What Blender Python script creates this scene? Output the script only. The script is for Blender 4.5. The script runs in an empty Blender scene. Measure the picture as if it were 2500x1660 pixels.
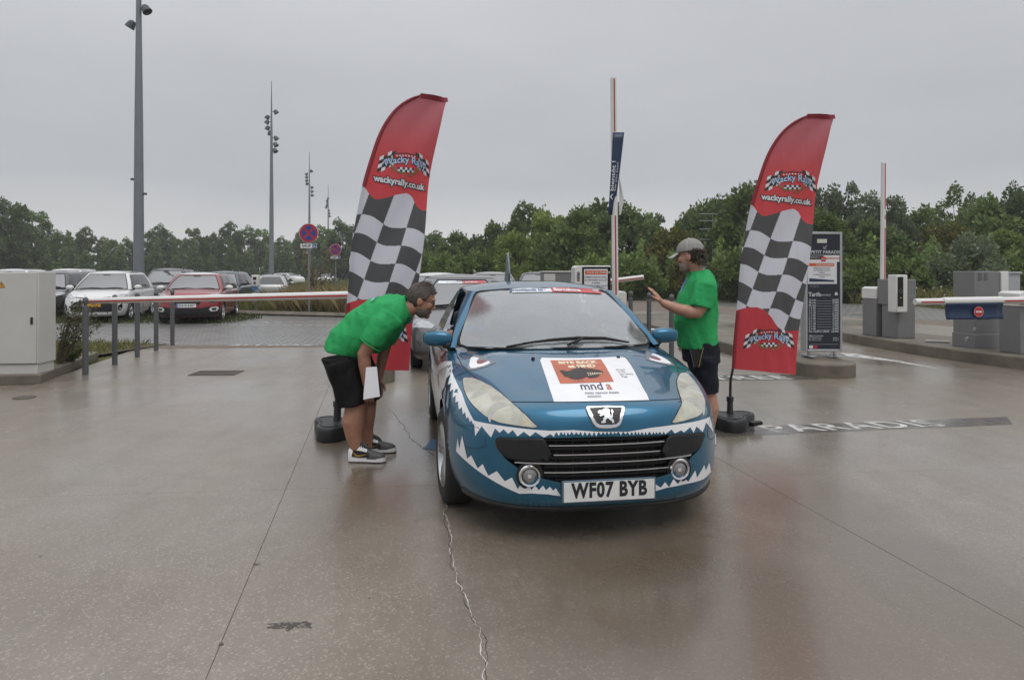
import bpy, bmesh, math, random
import numpy as np
from math import sin, cos, pi, radians as RAD
from mathutils import Vector, Matrix, Quaternion
from mathutils.bvhtree import BVHTree
from mathutils.geometry import delaunay_2d_cdt

random.seed(7); np.random.seed(7)
scene = bpy.context.scene
C = scene.collection

# ------------------------------------------------------------------ camera
cam_d = bpy.data.cameras.new('camera'); cam = bpy.data.objects.new('camera', cam_d); C.objects.link(cam)
cam_d.sensor_width = 36.0; cam_d.lens = 24.19; cam_d.clip_start = .05; cam_d.clip_end = 2500
cam.location = (0, 0, 1.53); cam.rotation_euler = (pi / 2, 0, 0); cam_d.shift_y = -.0678
scene.camera = cam

# ------------------------------------------------------------------ sky: an even overcast over a faint daylight sky
world = bpy.data.worlds.new('World'); scene.world = world; world.use_nodes = True
nt = world.node_tree; nt.nodes.clear(); L = nt.links.new
def wn(t, **k):
    n = nt.nodes.new(t)
    for a, b in k.items(): setattr(n, a, b)
    return n
SUN_EL, SUN_AZ = 58, 150
sky = wn('ShaderNodeTexSky', sky_type='NISHITA'); sky.sun_disc = False
sky.sun_elevation = RAD(SUN_EL); sky.sun_rotation = RAD(SUN_AZ)
tc = wn('ShaderNodeTexCoord'); sep = wn('ShaderNodeSeparateXYZ'); L(tc.outputs['Generated'], sep.inputs[0])
# clouds drift: bend the elevation with stretched noise so that the bands are not ruled lines
mp = wn('ShaderNodeMapping'); mp.inputs['Scale'].default_value = (1.3, 1.3, 5.0); L(tc.outputs['Generated'], mp.inputs[0])
nz = wn('ShaderNodeTexNoise'); nz.inputs['Scale'].default_value = 1.6; nz.inputs['Detail'].default_value = 5; L(mp.outputs[0], nz.inputs['Vector'])
ad = wn('ShaderNodeMath', operation='MULTIPLY_ADD'); ad.inputs[1].default_value = .10; L(nz.outputs['Fac'], ad.inputs[0])
sb = wn('ShaderNodeMath', operation='SUBTRACT'); sb.inputs[1].default_value = .05; L(sep.outputs['Z'], sb.inputs[0]); L(sb.outputs[0], ad.inputs[2])
ramp = wn('ShaderNodeValToRGB'); cr = ramp.color_ramp
cr.elements[0].position = 0.0; cr.elements[0].color = (.66, .66, .665, 1)
cr.elements[1].position = 1.0; cr.elements[1].color = (1.42, 1.43, 1.47, 1)
for p_, c_ in ((.045, (.66, .66, .66)), (.12, (.505, .518, .548)), (.22, (.52, .53, .555)), (.40, (.62, .63, .655)), (.7, (1.02, 1.03, 1.06))):
    e = cr.elements.new(p_); e.color = (*c_, 1)
L(ad.outputs[0], ramp.inputs[0])
nz2 = wn('ShaderNodeTexNoise'); nz2.inputs['Scale'].default_value = 2.1; nz2.inputs['Detail'].default_value = 6; nz2.inputs['Roughness'].default_value = .55
mp2 = wn('ShaderNodeMapping'); mp2.inputs['Scale'].default_value = (1, 1, 2.6); mp2.inputs['Location'].default_value = (3.1, .4, .2)
L(tc.outputs['Generated'], mp2.inputs[0]); L(mp2.outputs[0], nz2.inputs['Vector'])
mr = wn('ShaderNodeMapRange'); mr.inputs[1].default_value = .3; mr.inputs[2].default_value = .7; mr.inputs[3].default_value = .95; mr.inputs[4].default_value = 1.07
L(nz2.outputs['Fac'], mr.inputs[0])
mul = wn('ShaderNodeVectorMath', operation='SCALE'); L(ramp.outputs[0], mul.inputs[0]); L(mr.outputs[0], mul.inputs['Scale'])
# the cloud deck covers nearly all of the blue: radiance is given at background strength 0.1
sc10 = wn('ShaderNodeVectorMath', operation='SCALE'); sc10.inputs['Scale'].default_value = 10.0; L(mul.outputs[0], sc10.inputs[0])
mix = wn('ShaderNodeMix', data_type='RGBA'); mix.inputs[0].default_value = .95
L(sky.outputs[0], mix.inputs[6]); L(sc10.outputs[0], mix.inputs[7])
bg = wn('ShaderNodeBackground'); bg.inputs['Strength'].default_value = .1; L(mix.outputs[2], bg.inputs['Color'])
wo = wn('ShaderNodeOutputWorld'); L(bg.outputs[0], wo.inputs['Surface'])

sun_d = bpy.data.lights.new('sun', 'SUN'); sun_d.energy = .9; sun_d.angle = RAD(35); sun_d.color = (1, .97, .93)
sun = bpy.data.objects.new('sun', sun_d); C.objects.link(sun); sun.location = (0, 0, 40)
_az = RAD(SUN_AZ); _d = Vector((sin(_az) * cos(RAD(SUN_EL)), cos(_az) * cos(RAD(SUN_EL)), sin(RAD(SUN_EL))))
sun.rotation_euler = _d.to_track_quat('Z', 'Y').to_euler()

vs = scene.view_settings
vs.view_transform = 'Standard'; vs.look = 'None'; vs.exposure = 0.0; vs.gamma = 1.0; vs.use_curve_mapping = False
scene.render.engine = 'CYCLES'
scene.cycles.use_denoising = True
scene.cycles.max_bounces = 8; scene.cycles.transparent_max_bounces = 12; scene.cycles.caustics_reflective = False; scene.cycles.caustics_refractive = False
# ------------------------------------------------------------------ helpers
def tag(o, label=None, cat=None, group=None, kind=None):
    if label: o['label'] = label
    if cat: o['category'] = cat
    if group: o['group'] = group
    if kind: o['kind'] = kind
    return o

def empty(name, loc=(0, 0, 0), rz=0.0, label=None, cat=None, group=None):
    o = bpy.data.objects.new(name, None); C.objects.link(o)
    o.location = loc; o.rotation_euler = (0, 0, rz); o.empty_display_size = .1
    return tag(o, label, cat, group)

MATS = {}
def mat(name, col=(.5, .5, .5), rough=.5, metal=0.0, spec=.5, var=0.0, vscale=8.0, bump=0.0, bscale=60.0, coat=0.0, coatr=.05,
        rvar=0.0, trans=0.0, ior=1.45, alpha=1.0, emit=None, sss=0.0, stretch=None, sheen=0.0):
    """principled material with object-space noise in colour, gloss and relief"""
    if name in MATS: return MATS[name]
    m = bpy.data.materials.new(name); m.use_nodes = True; MATS[name] = m
    t = m.node_tree; b = t.nodes['Principled BSDF']
    b.inputs['Base Color'].default_value = (*col, 1); b.inputs['Roughness'].default_value = rough
    b.inputs['Metallic'].default_value = metal; b.inputs['Specular IOR Level'].default_value = spec
    b.inputs['Coat Weight'].default_value = coat; b.inputs['Coat Roughness'].default_value = coatr
    b.inputs['Transmission Weight'].default_value = trans; b.inputs['IOR'].default_value = ior; b.inputs['Alpha'].default_value = alpha
    if sheen: b.inputs['Sheen Weight'].default_value = sheen
    if sss: b.inputs['Subsurface Weight'].default_value = sss; b.inputs['Subsurface Radius'].default_value = (.02, .008, .004)
    if emit: b.inputs['Emission Color'].default_value = (*emit, 1); b.inputs['Emission Strength'].default_value = 1
    if var or bump or rvar:
        tc = t.nodes.new('ShaderNodeTexCoord'); src = tc.outputs['Object']
        if stretch:
            mpn = t.nodes.new('ShaderNodeMapping'); mpn.inputs['Scale'].default_value = stretch; t.links.new(src, mpn.inputs[0]); src = mpn.outputs[0]
        if var or rvar:
            n = t.nodes.new('ShaderNodeTexNoise'); n.inputs['Scale'].default_value = vscale; n.inputs['Detail'].default_value = 6
            n.inputs['Roughness'].default_value = .6; t.links.new(src, n.inputs['Vector'])
        if var:
            r = t.nodes.new('ShaderNodeMapRange'); r.inputs[1].default_value = .25; r.inputs[2].default_value = .75
            r.inputs[3].default_value = 1 - var; r.inputs[4].default_value = 1 + var; t.links.new(n.outputs['Fac'], r.inputs[0])
            s = t.nodes.new('ShaderNodeVectorMath'); s.operation = 'SCALE'; s.inputs[0].default_value = col
            t.links.new(r.outputs[0], s.inputs['Scale']); t.links.new(s.outputs[0], b.inputs['Base Color'])
        if rvar:
            r = t.nodes.new('ShaderNodeMapRange'); r.inputs[1].default_value = .3; r.inputs[2].default_value = .7
            r.inputs[3].default_value = max(.02, rough - rvar); r.inputs[4].default_value = min(1, rough + rvar)
            t.links.new(n.outputs['Fac'], r.inputs[0]); t.links.new(r.outputs[0], b.inputs['Roughness'])
        if bump:
            n2 = t.nodes.new('ShaderNodeTexNoise'); n2.inputs['Scale'].default_value = bscale; n2.inputs['Detail'].default_value = 4
            t.links.new(src, n2.inputs['Vector'])
            bp = t.nodes.new('ShaderNodeBump'); bp.inputs['Strength'].default_value = bump; bp.inputs['Distance'].default_value = .01
            t.links.new(n2.outputs['Fac'], bp.inputs['Height']); t.links.new(bp.outputs[0], b.inputs['Normal'])
    return m

class MB:
    """collects simple shapes; build() links them as ONE mesh object"""
    def __init__(s): s.v = []; s.f = []; s.mi = []; s.cur = 0
    def add(s, V, F, mi=None):
        o = len(s.v); s.v.extend([tuple(map(float, p)) for p in V]); s.f.extend([tuple(i + o for i in f) for f in F])
        s.mi.extend([s.cur if mi is None else mi] * len(F)); return s
    def box(s, c, d, rz=0, M=None):
        hx, hy, hz = d[0] / 2, d[1] / 2, d[2] / 2; V = []
        for x, y, z in ((-1,-1,-1),(1,-1,-1),(1,1,-1),(-1,1,-1),(-1,-1,1),(1,-1,1),(1,1,1),(-1,1,1)):
            p = Vector((x * hx, y * hy, z * hz))
            if rz: p = Matrix.Rotation(rz, 3, 'Z') @ p
            if M: p = M @ p
            V.append(p + Vector(c))
        return s.add(V, [(0,3,2,1),(4,5,6,7),(0,1,5,4),(1,2,6,5),(2,3,7,6),(3,0,4,7)])
    def prism(s, poly, z0, z1):
        n = len(poly); V = [(x, y, z0) for x, y in poly] + [(x, y, z1) for x, y in poly]
        return s.add(V, [tuple(range(n))[::-1], tuple(range(n, 2 * n))] + [(i, (i + 1) % n, n + (i + 1) % n, n + i) for i in range(n)])
    def extrude(s, poly3, vec):
        n = len(poly3); V = [Vector(p) for p in poly3]; V += [p + Vector(vec) for p in V[:n]]
        return s.add(V, [tuple(range(n))[::-1], tuple(range(n, 2 * n))] + [(i, (i + 1) % n, n + (i + 1) % n, n + i) for i in range(n)])
    def tube(s, pts, r, n=10, cap=True, sx=1.0, up=None):
        """round tube along points; r a number or one per point; sx flattens the second axis"""
        P = [Vector(p) for p in pts]; k = len(P); R = r if hasattr(r, '__len__') else [r] * k
        prev = None; V = []
        for i in range(k):
            t = (P[min(i + 1, k - 1)] - P[max(i - 1, 0)]).normalized()
            if prev is None:
                a = Vector(up) if up else (Vector((0, 0, 1)) if abs(t.z) < .9 else Vector((1, 0, 0)))
            else: a = prev
            b = t.cross(a).normalized(); a = b.cross(t).normalized(); prev = a
            for j in range(n):
                q = 2 * pi * j / n; rr = R[i]
                V.append(P[i] + a * (cos(q) * rr) + b * (sin(q) * rr * sx))
        F = [(i * n + j, i * n + (j + 1) % n, (i + 1) * n + (j + 1) % n, (i + 1) * n + j) for i in range(k - 1) for j in range(n)]
        if cap: F += [tuple(range(n))[::-1], tuple(range((k - 1) * n, k * n))]
        return s.add(V, F)
    def cyl(s, p, r, h, n=20, r2=None): return s.tube([p, (p[0], p[1], p[2] + h)], [r, r if r2 is None else r2], n)
    def lathe(s, prof, c=(0, 0, 0), n=24, M=None):
        """prof: (radius, height) pairs round the z axis"""
        V = []; k = len(prof)
        for r, z in prof:
            for j in range(n):
                p = Vector((r * cos(2 * pi * j / n), r * sin(2 * pi * j / n), z))
                if M: p = M @ p
                V.append(p + Vector(c))
        F = [(i * n + j, i * n + (j + 1) % n, (i + 1) * n + (j + 1) % n, (i + 1) * n + j) for i in range(k - 1) for j in range(n)]
        if k >= 4 and prof[0][0] > 1e-5 and abs(prof[0][0] - prof[-1][0]) < 1e-6:      # a ring closes on itself
            if abs(prof[0][1] - prof[-1][1]) > 1e-6: F += [((k - 1) * n + j, (k - 1) * n + (j + 1) % n, (j + 1) % n, j) for j in range(n)]
        else:
            if prof[0][0] > 1e-5: F.append(tuple(range(n))[::-1])
            if prof[-1][0] > 1e-5: F.append(tuple(range((k - 1) * n, k * n)))
        return s.add(V, F)
    def ball(s, c, r, n=14, m=9, sc=(1, 1, 1), M=None):
        V = []; F = []
        for i in range(m + 1):
            a = pi * i / m
            for j in range(n):
                p = Vector((r * sin(a) * cos(2 * pi * j / n) * sc[0], r * sin(a) * sin(2 * pi * j / n) * sc[1], r * cos(a) * sc[2]))
                if M: p = M @ p
                V.append(p + Vector(c))
        for i in range(m):
            for j in range(n): F.append((i * n + j, (i + 1) * n + j, (i + 1) * n + (j + 1) % n, i * n + (j + 1) % n))
        return s.add(V, F)
    def grid(s, P, closed=False, flip=False):
        """P: rows of equal-length point lists"""
        r = len(P); c = len(P[0]); V = [p for row in P for p in row]; F = []
        for i in range(r - 1):
            for j in range(c if closed else c - 1):
                q = (i * c + j, i * c + (j + 1) % c, (i + 1) * c + (j + 1) % c, (i + 1) * c + j)
                F.append(q[::-1] if flip else q)
        return s.add(V, F)
    def mesh(s, name, mats, smooth=30):
        me = bpy.data.meshes.new(name); me.from_pydata(s.v, [], s.f)
        for m in (mats if isinstance(mats, (list, tuple)) else [mats]): me.materials.append(m)
        if any(s.mi): me.polygons.foreach_set('material_index', s.mi)
        me.update()
        if smooth: me.shade_smooth(); me.set_sharp_from_angle(angle=RAD(smooth))
        return me
    def build(s, name, mats, parent=None, smooth=30, bevel=0.0, loc=None, rz=None):
        o = bpy.data.objects.new(name, s.mesh(name, mats, smooth)); C.objects.link(o)
        if bevel:
            md = o.modifiers.new('bevel', 'BEVEL'); md.width = bevel; md.segments = 2; md.limit_method = 'ANGLE'; md.angle_limit = RAD(40)
        if parent: o.parent = parent
        if loc: o.location = loc
        if rz is not None: o.rotation_euler = (0, 0, rz)
        return o

def linked(name, me, parent=None, loc=(0, 0, 0), rz=0.0, rot=None, scale=None):
    o = bpy.data.objects.new(name, me); C.objects.link(o); o.location = loc; o.rotation_euler = rot if rot else (0, 0, rz)
    if scale: o.scale = scale
    if parent: o.parent = parent
    return o

def copy_tree(o, parent=None):
    c = o.copy(); C.objects.link(c)
    if parent: c.parent = parent
    for ch in list(o.children): copy_tree(ch, c)
    return c

def applied(o):
    """mesh of o with its modifiers; the source object is removed"""
    dg = bpy.context.evaluated_depsgraph_get()
    me = bpy.data.meshes.new_from_object(o.evaluated_get(dg))
    bpy.data.objects.remove(o); return me

def text_mesh(s, size=1.0, offset=0.0, align='CENTER', shear=0.0, space=1.0, extrude=0.0, res=3):
    """2-D triangles of a string set in the built-in face: list of (x,y), faces"""
    cu = bpy.data.curves.new('t', 'FONT'); cu.body = s; cu.size = size; cu.offset = offset; cu.align_x = align; cu.align_y = 'CENTER'
    cu.shear = shear; cu.space_character = space; cu.resolution_u = res; cu.extrude = extrude
    o = bpy.data.objects.new('t', cu); C.objects.link(o)
    dg = bpy.context.evaluated_depsgraph_get(); me = bpy.data.meshes.new_from_object(o.evaluated_get(dg))
    V = [tuple(v.co) for v in me.vertices]; F = [tuple(p.vertices) for p in me.polygons]
    bpy.data.objects.remove(o); bpy.data.curves.remove(cu); bpy.data.meshes.remove(me)
    return V, F

def text_on(mb, s, size, fn, **k):
    """set a string through a mapping fn(x, y) -> point"""
    V, F = text_mesh(s, size, **k)
    mb.add([fn(p[0], p[1]) for p in V], F); return mb

def smooth01(a, b, x):
    t = np.clip((np.asarray(x, float) - a) / (b - a), 0, 1); return t * t * (3 - 2 * t)
def interp(x, xs, ys): return np.interp(x, xs, ys)
def pchip(xs, ys):
    """monotone cubic through points"""
    xs = np.array(xs, float); ys = np.array(ys, float); h = np.diff(xs); d = np.diff(ys) / h
    m = np.zeros(len(xs)); m[0] = d[0]; m[-1] = d[-1]
    for i in range(1, len(xs) - 1):
        if d[i - 1] * d[i] > 0:
            w1 = 2 * h[i] + h[i - 1]; w2 = h[i] + 2 * h[i - 1]; m[i] = (w1 + w2) / (w1 / d[i - 1] + w2 / d[i])
    def f(x):
        x = np.clip(np.asarray(x, float), xs[0], xs[-1]); i = np.clip(np.searchsorted(xs, x) - 1, 0, len(xs) - 2)
        t = (x - xs[i]) / h[i]; t2 = t * t; t3 = t2 * t
        return (2*t3-3*t2+1)*ys[i] + (t3-2*t2+t)*h[i]*m[i] + (-2*t3+3*t2)*ys[i+1] + (t3-t2)*h[i]*m[i+1]
    return f
def cut(o, cutter):
    m = o.modifiers.new('cut', 'BOOLEAN'); m.operation = 'DIFFERENCE'; m.object = cutter; m.solver = 'EXACT'; m.material_mode = 'INDEX'
def bake(o):
    """apply modifiers in place"""
    dg = bpy.context.evaluated_depsgraph_get(); me = bpy.data.meshes.new_from_object(o.evaluated_get(dg))
    o.modifiers.clear(); o.data = me; return o
# ------------------------------------------------------------------ car bodies: plan outline lofted up the sides, then in over the top
def half_outline(hw, Ln, bF, nF, bR, nR, N):
    a = np.linspace(0, pi / 2, 300)
    u1 = hw * np.sin(a) ** (2 / nF); v1 = bF * (1 - np.cos(a) ** (2 / nF))
    u2 = hw * np.cos(a) ** (2 / nR); v2 = Ln - bR + bR * np.sin(a) ** (2 / nR)
    u = np.concatenate([u1, u2]); v = np.concatenate([v1, v2])
    d = np.hypot(np.diff(u), np.diff(v)); s = np.concatenate([[0], np.cumsum(d)]); keep = np.concatenate([[True], d > 1e-9])
    # finer columns round the front
    q = np.linspace(0, 1, N); q = .55 * q ** 1.0 + .45 * q ** 1.7
    s = s[keep]; u = u[keep]; v = v[keep]
    return np.interp(q * s[-1], s, u), np.interp(q * s[-1], s, v)

def ring_body(P):
    """closed lower body as vertex and face arrays"""
    N, NT, NR = P.get('N', 90), P.get('NT', 26), P.get('NR', 22)
    u, v = half_outline(P['hw'], P['L'], P['bF'], P['nF'], P['bR'], P['nR'], N)
    du = np.gradient(u); dv = np.gradient(v); ln = np.hypot(du, dv); nx, ny = dv / ln, -du / ln
    ny[0] = -1; nx[0] = 0; ny[-1] = 1; nx[-1] = 0
    Ctop = pchip(*zip(*P['top'])); Ccr = pchip(*zip(*P['crown']))
    hw = P['hw']
    def ztop(U, V):
        z = Ctop(V) - Ccr(V) * np.clip(np.abs(U) / hw, 0, 1) ** P.get('crownp', 2.4)
        if 'crease' in P: z = z + P['crease'](U, V)
        return z
    fr, sd, rr = (pchip(*zip(*P[k])) for k in ('front', 'side', 'rear'))
    zbf = pchip(*zip(*P['bottom']))
    t = np.linspace(0, 1, NT)
    rows = []
    wf = np.clip(-ny, 0, 1) ** 2; wr = np.clip(ny, 0, 1) ** 2; ws = nx ** 2
    def inset(tt): return wf * fr(tt) + ws * sd(tt) + wr * rr(tt)
    i1 = inset(1.0); us, vs_ = u - nx * i1, v - ny * i1
    zs = ztop(us, vs_); zb = zbf(vs_)
    for tt in t:
        i = inset(tt); rows.append(np.stack([u - nx * i, v - ny * i, zb + (zs - zb) * tt], 1))
    spv = P['sp0'] + (P['L'] - P['sp1'] - P['sp0']) * np.clip((vs_ - vs_[0]) / (vs_[-1] - vs_[0]), 0, 1)
    spv = np.where(vs_ < P['bF'], P['sp0'] + (P['bF'] - P['sp0']) * ((vs_ - vs_[0]) / (P['bF'] - vs_[0])), vs_)
    e0 = P['L'] - P['bR']; k = vs_ > e0
    spv = np.where(k, e0 + (P['bR'] - P['sp1']) * (vs_ - e0) / (vs_[-1] - e0), spv)
    top0 = np.stack([us, vs_, zs], 1)
    for j in range(1, NR + 1):
        r = j / NR; r = r ** 1.25
        U = us * (1 - r); V = vs_ + (spv - vs_) * r
        rows.append(np.stack([U, V, ztop(U, V)], 1))
    A = np.array(rows)                       # rows x N x 3
    # round the shoulder: smooth along the section
    B = A.copy()
    for _ in range(P.get('round', 3)):
        B[1:-1] = .25 * B[:-2] + .5 * B[1:-1] + .25 * B[2:]
    B[0] = A[0]; B[-1] = A[-1]; A = B
    A[:, 0, 0] = 0; A[:, -1, 0] = 0; A[-1, :, 0] = 0
    # floor
    bot = []
    for r in (1.0, .6, .3):
        U = A[0, :, 0] * (1 - r); V = A[0, :, 1] + (spv - A[0, :, 1]) * r
        bot.append(np.stack([U, V, A[0, :, 2]], 1))
    A = np.concatenate([np.array(bot), A])
    R = A.shape[0]
    Vv = []; F = []
    right = A; left = A[:, 1:-1][:, ::-1].copy(); left[:, :, 0] *= -1
    full = np.concatenate([right, left], 1); n = full.shape[1]
    Vv = full.reshape(-1, 3)
    for i in range(R - 1):
        for j in range(n):
            F.append((i * n + j, i * n + (j + 1) % n, (i + 1) * n + (j + 1) % n, (i + 1) * n + j))
    return Vv, F, ztop

def merged_mesh(name, V, F, mats):
    bm = bmesh.new(); vs = [bm.verts.new(p) for p in V]
    for f in F:
        try: bm.faces.new([vs[i] for i in f])
        except ValueError: pass
    bmesh.ops.remove_doubles(bm, verts=bm.verts, dist=.0008)
    bmesh.ops.dissolve_degenerate(bm, edges=bm.edges, dist=.0004)
    bmesh.ops.recalc_face_normals(bm, faces=bm.faces)
    me = bpy.data.meshes.new(name); bm.to_mesh(me); bm.free()
    for m in mats: me.materials.append(m)
    me.shade_smooth(); return me

class Wrap:
    """lays flat outlines, given as (azimuth, elevation) in degrees seen from a point inside the hull, on the hull"""
    def __init__(s, V, F, centre):
        s.t = BVHTree.FromPolygons([Vector(p) for p in V], F); s.c = Vector(centre)
    def dirv(s, az, el):
        a, e = RAD(az), RAD(el); return Vector((sin(a) * cos(e), -cos(a) * cos(e), sin(e)))
    def hit(s, az, el, off=0.0):
        d = s.dirv(az, el); p, n, i, _ = s.t.ray_cast(s.c, d)
        if p is None: return s.c + d
        if n.dot(d) < 0: n = -n
        return p + n * off
    def normal(s, az, el):
        d = s.dirv(az, el); p, n, i, _ = s.t.ray_cast(s.c, d)
        if n is None: return d
        return n if n.dot(d) > 0 else -n
    def fill(s, poly, step=2.0, holes=()):
        """triangulate an outline with inner points every `step` degrees"""
        def dens(pl):
            out = []
            for a, b in zip(pl, pl[1:] + pl[:1]):
                k = max(1, int(math.ceil(math.hypot(b[0] - a[0], b[1] - a[1]) / step)))
                out += [(a[0] + (b[0] - a[0]) * i / k, a[1] + (b[1] - a[1]) * i / k) for i in range(k)]
            return out
        B = dens(list(poly)); E = [(i, (i + 1) % len(B)) for i in range(len(B))]; pts = [Vector(p) for p in B]
        xs = [p[0] for p in B]; ys = [p[1] for p in B]
        x = min(xs) + step * .5
        while x < max(xs):
            y = min(ys) + step * .5
            while y < max(ys):
                if inside(x, y, B) and min((x - p[0]) ** 2 + (y - p[1]) ** 2 for p in B) > (step * .45) ** 2: pts.append(Vector((x, y)))
                y += step
            x += step
        r = delaunay_2d_cdt(pts, E, [list(range(len(B)))], 1, 1e-6)
        return [tuple(p) for p in r[0]], [tuple(f) for f in r[2]]
    def patch(s, mb, poly, off=.003, step=2.0, fn=None):
        V, F = s.fill(poly, step); mb.add([s.hit(*p, off) for p in V], F); return mb
    def slab(s, mb, poly, o1, o2, step=2.0, straight=False):
        """solid between two offsets, for cutting pockets"""
        V, F = s.fill(poly, step); n = len(V)
        P = [s.hit(*p) for p in V]; N = [s.normal(*p) for p in V]
        if straight: N = [straight] * n
        mb.add([p + q * o1 for p, q in zip(P, N)] + [p + q * o2 for p, q in zip(P, N)], [])
        o = len(mb.v) - 2 * n
        edges = {}
        for f in F:
            mb.f.append(tuple(i + o for i in f)); mb.f.append(tuple(i + o + n for i in f)[::-1]); mb.mi += [mb.cur] * 2
            for a, b in zip(f, f[1:] + f[:1]): edges[(a, b)] = 1
        for a, b in edges:
            if (b, a) not in edges: mb.f.append((b + o, a + o, a + o + n, b + o + n)); mb.mi.append(mb.cur)
        return mb
    def line(s, mb, pts, r, off=0.0, n=6, step=1.0, sx=1.0):
        out = []
        for a, b in zip(pts, pts[1:]):
            k = max(1, int(math.hypot(b[0] - a[0], b[1] - a[1]) / step))
            out += [(a[0] + (b[0] - a[0]) * i / k, a[1] + (b[1] - a[1]) * i / k) for i in range(k)]
        out.append(pts[-1]); mb.tube([s.hit(*p, off) for p in out], r, n, sx=sx); return mb

def inside(x, y, P):
    c = False; j = len(P) - 1
    for i in range(len(P)):
        if (P[i][1] > y) != (P[j][1] > y) and x < (P[j][0] - P[i][0]) * (y - P[i][1]) / (P[j][1] - P[i][1]) + P[i][0]: c = not c
        j = i
    return c
def quad_map(c, w=1.0, h=1.0):
    """(x,y) in a w x h design box centred on 0 -> bilinear in four corners (tl, tr, br, bl)"""
    tl, tr, br, bl = (np.array(p, float) for p in c)
    def f(x, y):
        s = x / w + .5; t = y / h + .5
        return tuple((bl * (1 - s) + br * s) * (1 - t) + (tl * (1 - s) + tr * s) * t)
    return f

# wheel: tyre, rim with spokes; axis along x, outer face towards -x when side = -1
def wheel_meshes(r=.316, wd=.205, spokes=5, key='w'):
    k = 'wheel' + key
    if k in MATS: return MATS[k]
    M = Matrix.Rotation(pi / 2, 3, 'Y')
    ty = MB(); h = wd / 2; rim = r * .66
    ty.lathe([(rim, -h * .9), (r * .86, -h), (r * .96, -h * .86), (r, -h * .62), (r, h * .62), (r * .96, h * .86), (r * .86, h), (rim, h * .9), (rim * .97, 0), (rim, -h * .9)], n=40, M=M)
    for g in (-.35, 0, .35): ty.lathe([(r + .0005, h * g - .004), (r + .002, h * g - .002), (r + .002, h * g + .002), (r + .0005, h * g + .004)], n=40, M=M)
    tm = ty.mesh('tyre', mat('tyre_rubber', (.018, .018, .019), .62, var=.3, vscale=20, bump=.15, bscale=90), 40)
    ri = MB()
    ri.lathe([(rim * 1.01, h * .9), (rim * .97, h * .96), (rim * .92, h * .7), (rim * .88, -h * .3), (rim * .9, -h * .9), (rim * 1.01, -h * .9)], n=36, M=M)
    ri.lathe([(0, h * .78), (.03, h * .78), (.06, h * .72), (.068, h * .45), (0, h * .4)], n=20, M=M)
    for i in range(spokes):
        a = 2 * pi * i / spokes
        for dx in (-.06, .06):
            b = a + dx * 1.8
            p = [Vector((h * .60, cos(a + dx) * .05, sin(a + dx) * .05)), Vector((h * .72, cos(b) * rim * .5, sin(b) * rim * .5)), Vector((h * .74, cos(b) * rim * .93, sin(b) * rim * .93))]
            ri.tube(p, [.022, .019, .021], 6)
    rm = ri.mesh('rim', mat('alloy', (.46, .465, .47), .28, metal=.9, var=.12, vscale=14), 40)
    di = MB(); di.lathe([(.05, h * .1), (rim * .72, h * .1), (rim * .72, 0), (.05, 0)], n=30, M=M)
    dm = di.mesh('brake_disc', mat('brake_steel', (.22, .21, .2), .45, metal=.9))
    MATS[k] = (tm, rm, dm); return MATS[k]
def add_wheel(parent, u, v, r, side, steer=0.0, key='w', spokes=5, wd=.205):
    tm, rm, dm = wheel_meshes(r, wd, spokes, key)
    w = linked('wheel', tm, parent, (u, v, r), rot=(random.random() * 2, 0, (0 if side > 0 else pi) + steer))
    linked('rim', rm, w); linked('brake_disc', dm, w); return w

def film_glass(name, film=.2, tint=(.55, .6, .58), refl=1.0, ior=1.5, film_col=(.55, .57, .57)):
    """thin pane: see-through, mirror by angle, with a dull film of mist and dirt"""
    if name in MATS: return MATS[name]
    m = bpy.data.materials.new(name); m.use_nodes = True; MATS[name] = m; t = m.node_tree; t.nodes.clear(); N = t.nodes.new; K = t.links.new
    tr = N('ShaderNodeBsdfTransparent'); tr.inputs[0].default_value = (*tint, 1)
    gl = N('ShaderNodeBsdfGlossy'); gl.inputs['Roughness'].default_value = .03; gl.inputs[0].default_value = (.95, .97, 1, 1)
    df = N('ShaderNodeBsdfDiffuse'); df.inputs[0].default_value = (*film_col, 1)
    nz = N('ShaderNodeTexNoise'); nz.inputs['Scale'].default_value = 5; nz.inputs['Detail'].default_value = 7; tcn = N('ShaderNodeTexCoord'); K(tcn.outputs['Object'], nz.inputs['Vector'])
    r = N('ShaderNodeMapRange'); r.inputs[1].default_value = .3; r.inputs[2].default_value = .75; r.inputs[3].default_value = film * .88; r.inputs[4].default_value = film * 1.12; K(nz.outputs['Fac'], r.inputs[0])
    m1 = N('ShaderNodeMixShader'); K(r.outputs[0], m1.inputs[0]); K(tr.outputs[0], m1.inputs[1]); K(df.outputs[0], m1.inputs[2])
    fz = N('ShaderNodeFresnel'); fz.inputs['IOR'].default_value = ior
    # rain beads break the reflection up a little
    vo = N('ShaderNodeTexNoise'); vo.inputs['Scale'].default_value = 160; K(tcn.outputs['Object'], vo.inputs['Vector'])
    bp = N('ShaderNodeBump'); bp.inputs['Strength'].default_value = .08; bp.inputs['Distance'].default_value = .004; K(vo.outputs['Fac'], bp.inputs['Height']); K(bp.outputs[0], gl.inputs['Normal'])
    mm = N('ShaderNodeMath'); mm.operation = 'MULTIPLY'; mm.inputs[1].default_value = refl; mm.use_clamp = True; K(fz.outputs[0], mm.inputs[0])
    m2 = N('ShaderNodeMixShader'); K(mm.outputs[0], m2.inputs[0]); K(m1.outputs[0], m2.inputs[1]); K(gl.outputs[0], m2.inputs[2])
    o = N('ShaderNodeOutputMaterial'); K(m2.outputs[0], o.inputs[0]); return m
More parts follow.
